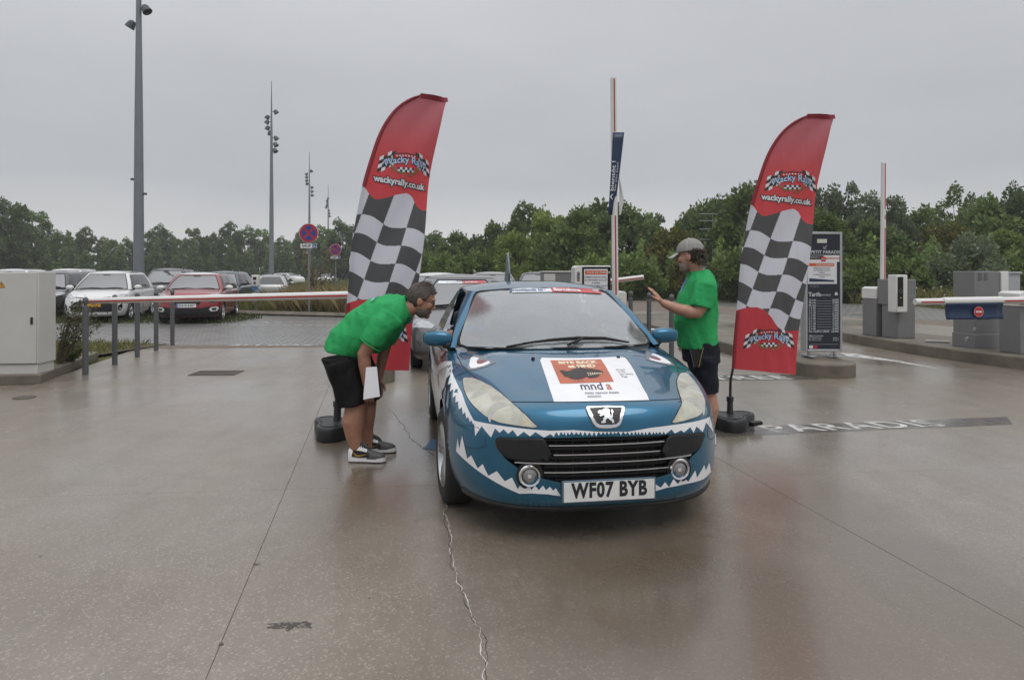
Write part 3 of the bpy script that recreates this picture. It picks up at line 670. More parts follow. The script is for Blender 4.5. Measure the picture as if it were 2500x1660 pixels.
m = MB(); fn = [(3.05, 1.40), (3.00, 1.50), (3.04, 1.60), (3.10, 1.685), (3.145, 1.71), (3.17, 1.69), (3.21, 1.58), (3.28, 1.47), (3.36, 1.36)]
m.extrude([(-.125, y, z) for y, z in fn], (.02, 0, 0)); m.build('shark_fin', mat('fin_grey', (.14, .19, .21), .45, var=.2), car, bevel=.004)
# side glass: the one on the driver's side is wound down
def side_pane(s, v0, v1, n=10):
    m = MB(); rows = []
    for i in range(n + 1):
        v = v0 + (v1 - v0) * i / n; zt = float(np.interp(v, [1.4, 2.0, 2.4, 2.85, 3.15, 3.5], [1.0, 1.335, 1.365, 1.34, 1.22, 1.0])); zb = .955
        rows.append([(s * (.80 - (.80 - .622) * (z - .95) / .42), v, z) for z in np.linspace(zb, max(zt, zb + .01), 6)])
    m.grid(rows); return m
tint = film_glass('side_glass', .06, (.25, .28, .28), 1.3)
side_pane(1, 1.42, 3.45).build('side_window', tint, car); side_pane(-1, 2.62, 3.45).build('side_window', tint, car)
for s in (-1, 1):
    m = MB(); m.tube([(s * .805, 1.38, .952), (s * .815, 2.0, .955), (s * .815, 2.8, .955), (s * .80, 3.45, .96)], .012, 6); m.build('belt_strip', gloss_black, car)
    # mirror: shell, foot and glass
    rows = []
    for i in range(13):
        a = pi * i / 12; k = sin(a) ** .45 if 0 < i < 12 else .05; x = .785 + .0 + .10 + .105 * -cos(a)
        tp = .78 + .22 * (1 - i / 12.)
        rows.append([(s * x, 1.445 + .065 * k * (abs(cos(b)) ** .7) * (1 if cos(b) > 0 else -1) + .02 * i / 12, 1.022 + .06 * k * (abs(sin(b)) ** .7) * (1 if sin(b) > 0 else -1) * (1.05 if sin(b) > 0 else .95)) for b in np.linspace(0, 2 * pi, 24, endpoint=False)])
    m = MB(); m.grid(rows, closed=True); m.add(rows[0], [tuple(range(24))]); m.add(rows[-1], [tuple(range(24))]); mi = m.build('door_mirror', paint, car, smooth=60)
    m = MB(); m.tube([(s * .765, 1.40, .965), (s * .80, 1.42, .975), (s * .835, 1.435, .988)], [.035, .034, .03], 10); m.build('mirror_foot', black_plastic, mi)
    m = MB(); m.box((s * .885, 1.522, 1.022), (.17, .006, .095)); m.build('mirror_glass', chrome, mi, bevel=.01)
    add_wheel(car, s * .785, .885, .316, s, steer=.07, key='hero'); add_wheel(car, s * .785, 3.49, .316, s, key='hero')
# number plate
pl_ = MB(); pl_.box((0, -.016, .318), (.535, .014, .122), M=None); pt = pl_.build('number_plate', mat('plate_rim', (.10, .14, .19), .35), car, bevel=.003)
m = MB(); m.box((0, -.0255, .318), (.515, .006, .106)); m.build('plate_face', mat('plate_white', (.72, .73, .72), .3, var=.08, vscale=16), pt)
m = MB(); text_on(m, 'WF07 BYB', .098, lambda x, y: (x * .88, -.0295, .322 + y * 1.14), offset=.0042, space=1.12); m.build('lettering', ink, pt)
# cabin
m = MB()
dash = [(1.12, .90), (1.2, .945), (1.45, .955), (1.62, .945), (1.74, .90), (1.76, .80), (1.70, .55), (1.4, .5), (1.12, .6)]
m.extrude([(-.69, a, b) for a, b in dash], (1.38, 0, 0)); m.build('dashboard', mat('dash_grey', (.08, .082, .085), .7, var=.15), car, bevel=.02)
M_ = Matrix.Rotation(RAD(-62), 3, 'X'); m = MB(); ring = [Vector((.185 * cos(a), .185 * sin(a), 0)) for a in np.linspace(0, 2 * pi, 25)]
m.tube([M_ @ p + Vector((-.36, 1.86, .90)) for p in ring], .016, 8)
for a in (0.2, pi - .2, -pi / 2): m.tube([Vector((-.36, 1.84, .90)), M_ @ Vector((.18 * cos(a), .18 * sin(a), 0)) + Vector((-.36, 1.86, .90))], .02, 6)
m.ball((-.36, 1.84, .90), .06); m.build('steering_wheel', cabin_dark, car)
seat_m = mat('seat_cloth', (.09, .092, .10), .85, var=.2, vscale=40)
for s in (-1, 1):
    m = MB(); m.box((s * .36, 2.25, .50), (.50, .52, .18)); m.box((s * .36, 2.58, .82), (.48, .16, .62), M=Matrix.Rotation(RAD(-14), 3, 'X'))
    m.box((s * .36, 2.69, 1.19), (.26, .09, .17)); m.build('seat', seat_m, car, bevel=.05)
m = MB(); m.box((0, 3.22, .75), (1.3, .2, .75)); m.build('rear_bench', seat_m, car, bevel=.05)
m = MB(); m.grid([[(-.1 + .35 * i, 1.28 + .22 * j, .962) for i in (0, 1)] for j in (0, 1)]); m.build('dash_papers', mat('paper', (.78, .78, .76), .6), car)
# ------------------------------------------------------------------ ground and paving
def ground_mat(name, build):
    m = bpy.data.materials.new(name); m.use_nodes = True; MATS[name] = m; t = m.node_tree; b = t.nodes['Principled BSDF']
    tc = t.nodes.new('ShaderNodeTexCoord')
    def noise(scale, detail=5, rough=.55, sc=None, loc=None):
        v = tc.outputs['Object']
        if sc or loc:
            mp = t.nodes.new('ShaderNodeMapping'); t.links.new(v, mp.inputs[0]); v = mp.outputs[0]
            if sc: mp.inputs['Scale'].default_value = sc
            if loc: mp.inputs['Location'].default_value = loc
        n = t.nodes.new('ShaderNodeTexNoise'); n.inputs['Scale'].default_value = scale; n.inputs['Detail'].default_value = detail; n.inputs['Roughness'].default_value = rough
        t.links.new(v, n.inputs['Vector']); return n.outputs['Fac']
    def rng(src, a, b_, c, d):
        r = t.nodes.new('ShaderNodeMapRange'); r.inputs[1].default_value = a; r.inputs[2].default_value = b_; r.inputs[3].default_value = c; r.inputs[4].default_value = d
        t.links.new(src, r.inputs[0]); return r.outputs[0]
    def mixc(f, a, c):
        x = t.nodes.new('ShaderNodeMix'); x.data_type = 'RGBA'
        if isinstance(f, float): x.inputs[0].default_value = f
        else: t.links.new(f, x.inputs[0])
        for i, q in ((6, a), (7, c)):
            if isinstance(q, tuple): x.inputs[i].default_value = (*q, 1)
            else: t.links.new(q, x.inputs[i])
        return x.outputs[2]
    def op(o, a, c):
        x = t.nodes.new('ShaderNodeMath'); x.operation = o
        for i, q in ((0, a), (1, c)):
            if isinstance(q, (int, float)): x.inputs[i].default_value = q
            else: t.links.new(q, x.inputs[i])
        return x.outputs[0]
    def bump(h, s, d=.01):
        x = t.nodes.new('ShaderNodeBump'); x.inputs['Strength'].default_value = s; x.inputs['Distance'].default_value = d; t.links.new(h, x.inputs['Height']); t.links.new(x.outputs[0], b.inputs['Normal'])
    build(t, b, tc, noise, rng, mixc, op, bump); return m

def b_concrete(t, b, tc, noise, rng, mixc, op, bump):
    col = mixc(rng(noise(.45, 6, .6), .35, .68, 0, 1), (.184, .152, .115), (.240, .209, .170))
    col = mixc(rng(noise(3.2, 8, .7), .45, .72, 0, .40), col, (.135, .104, .072))
    col = mixc(rng(noise(1.1, 4, .5, (2.6, .5, 1), (4, 2, 0)), .55, .75, 0, .45), col, (.238, .212, .179))
    # tyre-worn streaks along the lane, pale dried patches
    col = mixc(rng(noise(1.0, 6, .65, (3.2, .28, 1), (9, 1, 0)), .50, .72, 0, .42), col, (.115, .093, .070))
    col = mixc(rng(noise(.9, 7, .7, None, (7.3, 5.1, 0)), .58, .70, 0, .50), col, (.30, .268, .225))
    # exposed aggregate
    v = t.nodes.new('ShaderNodeTexVoronoi'); v.inputs['Scale'].default_value = 58; t.links.new(tc.outputs['Object'], v.inputs['Vector'])
    sp = t.nodes.new('ShaderNodeSeparateColor'); t.links.new(v.outputs['Color'], sp.inputs[0])
    pick = op('MULTIPLY', op('GREATER_THAN', sp.outputs[0], .80), op('LESS_THAN', v.outputs['Distance'], .30))
    pick = op('MULTIPLY', pick, rng(noise(.8, 5, .7), .42, .66, .0, .55))
    col = mixc(pick, col, (.40, .355, .285))
    v2 = t.nodes.new('ShaderNodeTexVoronoi'); v2.inputs['Scale'].default_value = 120; t.links.new(tc.outputs['Object'], v2.inputs['Vector'])
    sp2 = t.nodes.new('ShaderNodeSeparateColor'); t.links.new(v2.outputs['Color'], sp2.inputs[0])
    col = mixc(op('MULTIPLY', op('GREATER_THAN', sp2.outputs[1], .84), .28), col, (.10, .085, .07))
    col = mixc(op('MULTIPLY', op('GREATER_THAN', sp2.outputs[0], .90), .35), col, (.46, .42, .36))
    # the car's dark reflection is painted into the wet slab's colour, with a ragged edge
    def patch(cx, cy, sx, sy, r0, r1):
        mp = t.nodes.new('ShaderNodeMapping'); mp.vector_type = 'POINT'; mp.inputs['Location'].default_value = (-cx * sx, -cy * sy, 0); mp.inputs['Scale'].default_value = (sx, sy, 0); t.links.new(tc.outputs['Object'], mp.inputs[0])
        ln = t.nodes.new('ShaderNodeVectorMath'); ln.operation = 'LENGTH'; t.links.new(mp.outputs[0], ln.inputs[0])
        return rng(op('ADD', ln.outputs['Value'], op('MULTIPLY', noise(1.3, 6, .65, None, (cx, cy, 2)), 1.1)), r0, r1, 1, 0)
    wet_reflection = op('MAXIMUM', patch(.9, 3.1, .8, .75, .95, 1.75), op('MAXIMUM', patch(2.0, 3.4, 1.6, .45, .95, 1.7), patch(-1.0, 6.2, 1.1, .35, .9, 1.6)))
    col = mixc(op('MULTIPLY', wet_reflection, .70), col, (.100, .070, .044))
    t.links.new(col, b.inputs['Base Color'])
    wet = op('MAXIMUM', wet_reflection, rng(noise(.33, 5, .6, None, (1.7, 3.3, 0)), .36, .64, 0, 1))
    t.links.new(op('ADD', op('MULTIPLY', wet, -.20), .46), b.inputs['Roughness'])
    b.inputs['Specular IOR Level'].default_value = .5
    t.links.new(rng(wet, 0, 1, .5, 1.0), b.inputs['Coat Weight']); b.inputs['Coat IOR'].default_value = 1.36
    t.links.new(rng(wet, 0, 1, .34, .19), b.inputs['Coat Roughness'])
    h = op('ADD', op('MULTIPLY', noise(45, 3, .5), .35), op('MULTIPLY', noise(9, 3, .5, (14, 1.2, 1)), .45))
    bump(h, .11, .006)
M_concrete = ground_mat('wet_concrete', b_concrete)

def b_paver(t, b, tc, noise, rng, mixc, op, bump):
    mp = t.nodes.new('ShaderNodeMapping'); mp.inputs['Rotation'].default_value = (0, 0, -.15); t.links.new(tc.outputs['Object'], mp.inputs[0])
    br = t.nodes.new('ShaderNodeTexBrick'); br.inputs['Scale'].default_value = 1; br.inputs['Brick Width'].default_value = .30; br.inputs['Row Height'].default_value = .20
    br.inputs['Mortar Size'].default_value = .022; br.inputs['Mortar Smooth'].default_value = .3; br.inputs['Color1'].default_value = (.225, .220, .212, 1); br.inputs['Color2'].default_value = (.175, .172, .168, 1); br.inputs['Mortar'].default_value = (.030, .032, .026, 1)
    t.links.new(mp.outputs[0], br.inputs['Vector'])
    col = mixc(rng(noise(.5, 5), .4, .7, 0, .4), br.outputs['Color'], (.20, .192, .178))
    t.links.new(col, b.inputs['Base Color']); t.links.new(rng(noise(.7, 4), .3, .7, .28, .55), b.inputs['Roughness'])
    b.inputs['Coat Weight'].default_value = .35; b.inputs['Coat Roughness'].default_value = .25
    inv = op('SUBTRACT', 1.0, br.outputs['Fac']); bump(inv, .6, .012)
M_paver = ground_mat('wet_pavers', b_paver)

def b_grass(t, b, tc, noise, rng, mixc, op, bump):
    col = mixc(rng(noise(.16, 5), .35, .65, 0, 1), (.060, .085, .026), (.150, .125, .050))
    col = mixc(rng(noise(2.4, 6, .7), .45, .7, 0, .8), col, (.035, .052, .016))
    t.links.new(col, b.inputs['Base Color']); b.inputs['Roughness'].default_value = .9; b.inputs['Specular IOR Level'].default_value = .2; bump(noise(14, 5, .7), .9, .06)
M_field = ground_mat('field_grass', b_grass)

def sheet(name, poly, z, m, label=None, parent=None):
    o = MB(); n = len(poly); o.add([(x, y, z) for x, y in poly], [tuple(range(n))]); ob = o.build(name, m, parent, smooth=0)
    if not parent: ob['kind'] = 'structure'
    return ob
def area(p): return sum(a[0] * b[1] - b[0] * a[1] for a, b in zip(p, p[1:] + p[:1])) / 2
sheet('ground', [(-345, -70), (345, -70), (345, 315), (-345, 315)], -.012, M_field)
sheet('car_park_paving', [(-40, 13.6), (-2.0, 13.6), (1.6, 13.6), (9.5, 18), (22, 15.5), (45, 12), (45, 22.0), (17.0, 26.2), (17.3, 30.6), (11.1, 33.8), (8.3, 40), (0, 62), (-6, 62), (-4.0, 22.4), (-9.7, 24.0), (-11, 26.5), (-40, 34)], -.004, M_paver)
# concrete forecourt: a joint bed with slabs laid on a slightly skewed grid
bed = sheet('forecourt', [(-40, -8), (40, -8), (60, 14), (24, 15.2), (10.9, 22.4), (9.1, 29.0), (4.5, 40.0), (1.6, 40.0), (-.4, 28), (-2.2, 14.05), (-7.5, 14.1), (-6.34, 9.2), (-40, 5.6)], .0045, mat('joint_dirt', (.15, .124, .096), .8, var=.3, vscale=5))
def GP(k, j):
    """crossing of joint lines k (lengthwise) and j (crosswise)"""
    y = (4.94 + 4.52 * j + .095 * (-1.57 + 3.4 * k + .195 * 4.76)) / (1 + .095 * .195); x = -1.57 + 3.4 * k - .195 * (y - 4.76); return (x, y)
def clip(poly, a, b):
    """keep what lies left of a->b"""
    out = []; d = (b[0] - a[0], b[1] - a[1]); s = lambda p: d[0] * (p[1] - a[1]) - d[1] * (p[0] - a[0])
    for p, q in zip(poly, poly[1:] + poly[:1]):
        sp, sq = s(p), s(q)
        if sp >= 0: out.append(p)
        if sp * sq < 0: t = sp / (sp - sq); out.append((p[0] + (q[0] - p[0]) * t, p[1] + (q[1] - p[1]) * t))
    return out
def slab(poly, g=.0012):
    if len(poly) < 3 or abs(area(poly)) < .05: return
    cx = sum(p[0] for p in poly) / len(poly); cy = sum(p[1] for p in poly) / len(poly)
    q = []
    n = len(poly)
    for i in range(n):
        a, b, c = Vector(poly[i - 1]), Vector(poly[i]), Vector(poly[(i + 1) % n])
        e1 = (b - a).normalized(); e2 = (c - b).normalized(); nrm = Vector((-e1.y - e2.y, e1.x + e2.x))
        if nrm.length < 1e-6: q.append(tuple(b)); continue
        nrm.normalize(); k = max(.4, nrm.dot(Vector((-e1.y, e1.x)))); q.append(tuple(b + nrm * (g / k)))
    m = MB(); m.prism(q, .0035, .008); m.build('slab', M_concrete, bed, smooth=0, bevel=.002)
for k in range(-9, 12):
    for j in (-3, -2, -1, 0):
        p = [GP(k, j), GP(k + 1, j), GP(k + 1, j + 1), GP(k, j + 1)]
        slab(p)
for k in range(-2, 6):
    for j in range(1, 8):
        p = [GP(k, j), GP(k + 1, j), GP(k + 1, j + 1), GP(k, j + 1)]
        # left kerb line, paving line at the back, and the slanted line to the right
        for a, b in (((-7.47, 14.1), (-6.33, 9.0)), ((10.9, 22.4), (9.1, 29.0)), ((24, 15.2), (10.9, 22.4)), ((9.1, 29.0), (4.5, 40.0))):
            if p: p = clip(p, a, b)
        if k <= -1 and j >= 2: continue
        if p: slab(p)
for k in range(6, 11):
    p = [GP(k, 1), GP(k + 1, 1), GP(k + 1, 2), GP(k, 2)]; p = clip(p, (60, 14), (24, 15.2)); 
    if p: slab(p)

# crack with lime bled along it
def strip(path, w, z, jit=0.0, seed=1):
    path = [(a, b + .10) for a, b in path]
    rr = random.Random(seed); P = []
    for a, b in zip(path, path[1:]):
        n = max(1, int(math.hypot(b[0] - a[0], b[1] - a[1]) / .03)); P += [(a[0] + (b[0] - a[0]) * i / n, a[1] + (b[1] - a[1]) * i / n) for i in range(n)]
    P.append(path[-1]); L_ = []; R_ = []; off = 0
    for i, p in enumerate(P):
        q = P[min(i + 1, len(P) - 1)]; o = P[max(i - 1, 0)]; t = Vector((q[0] - o[0], q[1] - o[1])).normalized(); n = Vector((-t.y, t.x)); off = off * .75 + rr.uniform(-jit, jit)
        c = Vector(p) + n * off; ww = w * rr.uniform(.25, 1.0); L_.append((c.x + n.x * ww, c.y + n.y * ww, z)); R_.append((c.x - n.x * ww, c.y - n.y * ww, z))
    m = MB(); m.grid([L_, R_]); return m
lime = mat('lime_bleed', (.50, .475, .43), .6, var=.3, vscale=30)
ck = strip([(-.41, 4.45), (-.43, 4.25), (-.40, 4.11), (-.36, 3.8), (-.30, 3.45), (-.24, 3.2), (-.19, 3.01), (-.13, 2.8), (-.10, 2.6), (-.09, 2.2), (-.12, 1.8)], .0032, .0095, .011, 4).build('crack', lime, bed, smooth=0)
strip([(-1.36, 7.5), (-1.1, 6.7), (-.88, 6.04), (-.65, 5.55), (-.48, 5.26), (-.41, 4.6)], .0035, .0096, .014, 9).build('crack', lime, bed, smooth=0)
strip([(-1.36, 7.5), (-.88, 6.04), (-.48, 5.26)], .003, .0098, .012, 3).build('crack', mat('crack_dark', (.03, .027, .024), .8), bed, smooth=0)
strip([(-.41, 4.45), (-.40, 4.11), (-.30, 3.45), (-.19, 3.01), (-.10, 2.6), (-.09, 2.2)], .0018, .0099, .010, 8).build('crack', MATS['crack_dark'], bed, smooth=0)
def wear(m, lo, hi, sc):
    t = m.node_tree; b = t.nodes['Principled BSDF']; tc = t.nodes.new('ShaderNodeTexCoord'); n = t.nodes.new('ShaderNodeTexNoise'); n.inputs['Scale'].default_value = sc; n.inputs['Detail'].default_value = 7; n.inputs['Roughness'].default_value = .7; t.links.new(tc.outputs['Object'], n.inputs['Vector'])
    r = t.nodes.new('ShaderNodeMapRange'); r.inputs[1].default_value = lo; r.inputs[2].default_value = hi; t.links.new(n.outputs['Fac'], r.inputs[0]); t.links.new(r.outputs[0], b.inputs['Alpha'])
# scuffs on the joint and a tyre smear
sm = mat('rubber_scuff', (.075, .066, .058), .6)
wear(sm, .42, .58, 40)
def blob(cx, cy, rx, ry, z, m, seed, n=16):
    rr = random.Random(seed); o = MB(); o.add([(cx + cos(2 * pi * i / n) * rx * rr.uniform(.45, 1.1), cy + sin(2 * pi * i / n) * ry * rr.uniform(.4, 1.1), z) for i in range(n)], [tuple(range(n))]); return o.build('scuff_mark', m, bed, smooth=0)
blob(-1.325, 3.57, .022, .03, .0094, sm, 2); blob(-.97, 2.95, .12, .05, .0094, sm, 5); blob(-1.185, 2.80, .014, .02, .0094, sm, 6)
rr = random.Random(5)
for i in range(46):
    x, y = rr.uniform(-4.5, 5), rr.uniform(2.2, 9); blob(x, y, rr.uniform(.004, .012), rr.uniform(.003, .008), .0093 + i * 1e-5, sm, 50 + i, 7)

# painted words
white_paint = mat('road_paint', (.52, .51, .48), .45, var=.35, vscale=5)
wear(white_paint, .33, .47, 4.5)
dark_band = mat('tar_band', (.13, .118, .104), .3, var=.35, vscale=2.5, coat=.8, coatr=.15)
wear(dark_band, .25, .62, 2.2)
o = MB(); o.add([(1.2, 6.19, .010), (4.95, 6.80, .010), (5.15, 7.16, .010), (1.4, 6.57, .010)], [(0, 1, 2, 3)]); o.build('word_band', dark_band, bed, smooth=0)
o = MB(); text_on(o, 'PARADIS', .38, lambda x, y: (3.33 + x * 1.12 - y * .45, 6.72 + x * .165 + y * .98, .0115), offset=.006, space=1.12); o.build('painted_word', white_paint, bed, smooth=0)
o = MB(); o.add([(2.1, 9.42, .010), (4.35, 9.62, .010), (4.25, 10.1, .010), (2.0, 9.95, .010)], [(0, 1, 2, 3)]); o.build('word_band', dark_band, bed, smooth=0)
o = MB(); text_on(o, 'ENTREE', .46, lambda x, y: (3.02 + x * 1.02 - y * .22, 9.74 + x * .07 + y * 1.0, .0115), offset=.008, space=1.15); o.build('painted_word', white_paint, bed, smooth=0)
o = MB(); text_on(o, 'SORTIE', .46, lambda x, y: (-4.9 - x * 1.05, 14.02 - y * .7, .0112), offset=.004, space=1.1); o.build('painted_word', white_paint, bed, smooth=0)
o = MB(); o.add([(6.05, 12.75, .0112), (6.25, 12.6, .0112), (6.55, 11.5, .0112), (6.62, 10.55, .0112), (6.32, 11.6, .0112), (5.95, 12.2, .0112)], [(0, 1, 2, 3, 4, 5)]); o.build('painted_arrow', white_paint, bed, smooth=0)
o = MB(); o.add([(-.76, 5.86, .0115), (-.40, 5.80, .0115), (-.36, 6.12, .0115), (-.72, 6.20, .0115)], [(0, 1, 2, 3)]); o.build('blue_mark', mat('blue_paint', (.02, .10, .22), .4, var=.25, vscale=30), bed, smooth=0)
# worn bay markings on the pavers
pk = bpy.data.objects['car_park_paving']
for x0, y0, x1, y1 in ((-8.6, 19.4, -8.2, 19.9), (-7.6, 19.9, -7.2, 20.5), (-7.2, 19.95, -6.8, 20.5), (-6.8, 20.0, -6.4, 20.5), (-8.2, 19.2, -4.9, 19.3), (-7.4, 20.6, -4.6, 20.55)):
    n = max(1, int(math.hypot(x1 - x0, y1 - y0) / .3))
    for i in range(n):
        a = i / n; b_ = (i + .7) / n; o = MB(); d = Vector((x1 - x0, y1 - y0)).normalized(); q = Vector((-d.y, d.x)) * .05
        A = Vector((x0 + (x1 - x0) * a, y0 + (y1 - y0) * a)); B_ = Vector((x0 + (x1 - x0) * b_, y0 + (y1 - y0) * b_))
        o.add([(A.x + q.x, A.y + q.y, .001), (A.x - q.x, A.y - q.y, .001), (B_.x - q.x, B_.y - q.y, .001), (B_.x + q.x, B_.y + q.y, .001)], [(0, 1, 2, 3)]); o.build('bay_line', white_paint, pk, smooth=0)

# kerbed islands
kerb_m = mat('island_concrete', (.150, .130, .102), .62, var=.5, vscale=2.2, bump=.35, bscale=45, rvar=.15)
soil_m = mat('soil', (.10, .085, .05), .95, var=.5, vscale=6, bump=.8, bscale=25)
def island(name, poly, z, label):
    if area(poly) < 0: poly = poly[::-1]
    m = MB(); m.prism(poly, -.01, z); o = m.build(name, kerb_m, smooth=25, bevel=.022); tag(o, label, 'kerb island'); return o
def nose(cx, cy, r, a0, a1, n=9): return [(cx + r * cos(RAD(a0 + (a1 - a0) * i / n)), cy + r * sin(RAD(a0 + (a1 - a0) * i / n))) for i in range(n + 1)]
island('traffic_island', [(3.1, 19.5), (3.9, 13.0), (4.18, 10.25)] + nose(4.58, 10.10, .42, 190, 352, 10) + [(4.98, 10.25), (4.75, 13.0), (3.95, 19.5)], .205, 'rounded concrete island under the tall tariff sign')
island('traffic_island', [(7.1, 14.3), (7.25, 12.74), (7.5, 11.47), (7.86, 10.47), (8.5, 8.4)] + nose(9.1, 8.4, .6, 200, 350, 8) + [(9.75, 8.4), (9.3, 11.2), (8.7, 14.5), (8.35, 16.6), (7.7, 17.0), (7.15, 15.9)], .205, 'long concrete island carrying the grey parking machines on the right')
island('traffic_island', [(-1.62, 9.5), (-1.80, 10.5), (-2.45, 14.5), (-3.05, 14.5), (-2.62, 10.5), (-2.48, 9.5)] + nose(-2.05, 9.52, .43, 180, 360, 8)[1:-1], .205, 'concrete island behind the bending man, red flag hanging over it')
# verge with the electricity cabinet: kerb stones round soil
vg = [(-6.33, 9.24), (-7.12, 11.85), (-7.32, 11.79), (-6.62, 9.43), (-14, 8.55), (-14, 8.36)]
m = MB(); m.prism(vg if area(vg) > 0 else vg[::-1], -.01, .135); k_ = m.build('kerb', kerb_m, smooth=25, bevel=.015); tag(k_, 'low mossy kerb bent round the grey cabinet corner', 'kerb')
m = MB(); m.add([(-6.60, 9.42, .07), (-7.30, 11.78, .05), (-7.12, 14.3, .012), (-9, 14.6, .012), (-14, 14.6, .012), (-14, 8.54, .07)], [(0, 1, 2, 3, 4, 5)]); v_ = m.build('verge', soil_m, smooth=0); v_['kind'] = 'structure'
m = MB(); m.tube([(-12.5, 24.9, .05), (-9.7, 24.05, .05), (-5.4, 22.55, .05), (-3.9, 22.3, .05)], .10, 4); o = m.build('kerb', kerb_m, smooth=0); tag(o, 'dark low kerb edging the dry grass beyond the pavers', 'kerb')
# ------------------------------------------------------------------ street furniture
grey_paint = mat('grey_paint', (.095, .10, .108), .45, var=.12, vscale=5, rvar=.1)
mid_grey = mat('machine_grey', (.185, .185, .188), .42, var=.08, vscale=4)
light_grey = mat('cabinet_grey', (.53, .525, .50), .45, var=.06, vscale=3)
off_white = mat('machine_white', (.66, .66, .64), .35, var=.06, vscale=4)
red_paint = mat('red_stripe', (.40, .022, .03), .4)
mast_m = mat('mast_grey', (.175, .195, .215), .5, var=.08, vscale=2)
navy = mat('navy_panel', (.012, .030, .075), .35, var=.12, vscale=3)
# cabinet
cb = empty('electricity_cabinet', (-6.40, 9.30, .133), .10, 'light grey electricity cabinet with yellow warning triangle', 'cabinet')
m = MB(); m.box((-.45, .21, .065), (.86, .40, .13)); m.build('plinth', light_grey, cb, bevel=.004)
m = MB(); m.box((-.45, .21, .755), (.90, .42, 1.24)); m.build('housing', light_grey, cb, bevel=.006)
m = MB(); m.box((-.455, -.008, .755), (.87, .016, 1.22)); d_ = m.build('door', mat('cabinet_door', (.50, .495, .47), .45, var=.05, vscale=3), cb, bevel=.004)
m = MB(); m.box((-.075, -.024, .72), (.028, .018, .095)); m.build('handle', black_plastic, d_, bevel=.006)
m = MB(); m.add([(-.51, -.0185, 1.165), (-.41, -.0185, 1.165), (-.46, -.0185, 1.25)], [(0, 1, 2)]); w_ = m.build('warning_sign', mat('sign_black', (.03, .02, .01), .5), d_, smooth=0)
m = MB(); m.add([(-.498, -.0195, 1.172), (-.422, -.0195, 1.172), (-.46, -.0195, 1.237)], [(0, 1, 2)]); m.build('warning_field', mat('sign_amber', (.70, .30, .012), .4), w_, smooth=0)
m = MB(); m.add([(-0.458, -.0205, 1.222), (-0.470, -.0205, 1.198), (-0.460, -.0205, 1.198), (-0.466, -.0205, 1.178), (-0.450, -.0205, 1.204), (-0.460, -.0205, 1.204), (-0.451, -.0205, 1.222)], [(0, 1, 2, 3, 4, 5, 6)]); m.build('lightning_bolt', MATS['sign_black'], w_, smooth=0)
m = MB(); m.box((-.46, -.0185, 1.272), (.075, .002, .006)); m.build('small_tag', off_white, d_)

# bollards
def bollard_meshes():
    m = MB(); m.lathe([(.041, 0), (.041, 1.0), (.037, 1.005), (.037, 1.012)], n=18); a = m.mesh('post', grey_paint, 30)
    m = MB(); m.lathe([(.020, 1.01), (.024, 1.03), (.034, 1.045), (.041, 1.07), (.041, 1.09), (.034, 1.115), (.018, 1.13), (0, 1.134)], n=18); return a, m.mesh('ball_cap', grey_paint, 40)
bp_, bc_ = bollard_meshes()
def bollard(x, y, label):
    r = empty('bollard', (x, y, .008), 0, label, 'bollard', 'grey ball-topped bollards'); linked('post', bp_, r); linked('ball_cap', bc_, r); return r
for i, (x, y) in enumerate([(-6.23, 10.05), (-6.42, 11.12), (-6.59, 12.1), (-6.76, 13.07), (-6.94, 14.06)]):
    bollard(x, y, ['dark grey bollard nearest the cabinet, at the tip of the barrier arm', 'second dark grey bollard from the cabinet, before the white hatchback', 'middle one of five dark grey bollards under the long barrier arm', 'fourth dark grey bollard from the cabinet, left of the red car', 'farthest of five left bollards, in front of the red car'][i])
for (x, y), l in zip([(2.26, 13.1), (2.43, 12.2), (2.62, 11.3)], ['grey bollard farthest from the capped man, near the raised barrier', 'grey bollard hidden behind the capped man\'s raised hand', 'grey ball-topped bollard just left of the capped man']): bollard(x, y, l)

# boom barriers
def arm_mesh(Ln, r0=.052, r1=.044):
    """white boom along +x with a red stripe on the near face"""
    m = MB(); m.tube([(0, 0, 0), (Ln, 0, 0)], [r0, r1], 16); return m
def stripe(Ln, r0, r1, a, b_):
    m = MB(); k = 2 * pi / 16; f = lambda x: (r0 + (r1 - r0) * x / Ln) + .0015
    m.grid([[(x, -f(x) * cos(q), f(x) * sin(q) - .006) for q in (-.22, 0, .22)] for x in np.linspace(a, b_, 8)]); return m
def housing(parent, h=.98, w=.32, d=.40):
    m = MB(); m.prism([(-w / 2, -d / 2), (w / 2, -d / 2), (w / 2, d / 2), (-w / 2, d / 2)], 0, h - .24); m.build('housing', mid_grey, parent, bevel=.012)
    m = MB(); m.extrude([(-w / 2 - .012, -d / 2 - .012, h - .238), (-w / 2 - .012, -d / 2 - .012, h - .03), (-w / 2 + .05, -d / 2 - .012, h), (w / 2 - .02, -d / 2 - .012, h), (w / 2 + .012, -d / 2 - .012, h - .03), (w / 2 + .012, -d / 2 - .012, h - .238)], (0, d + .024, 0)); m.build('hood', off_white, parent, bevel=.012)
# lowered arm on the left
bl = empty('boom_barrier', (-2.15, 10.78, .206), 0, 'lowered white and red barrier arm across the left lane', 'barrier'); housing(bl)
a = arm_mesh(4.27, .060, .046).build('arm', off_white, bl); a.location = (-.10, -.25, .955); a.rotation_euler = (0, RAD(-1.3), pi); a.rotation_euler = (0, RAD(1.3), pi)
s_ = stripe(4.27, .060, .046, .05, 4.25).build('stripe', red_paint, a); s_.rotation_euler = (0, 0, 0); s_.scale = (1, -1, 1)
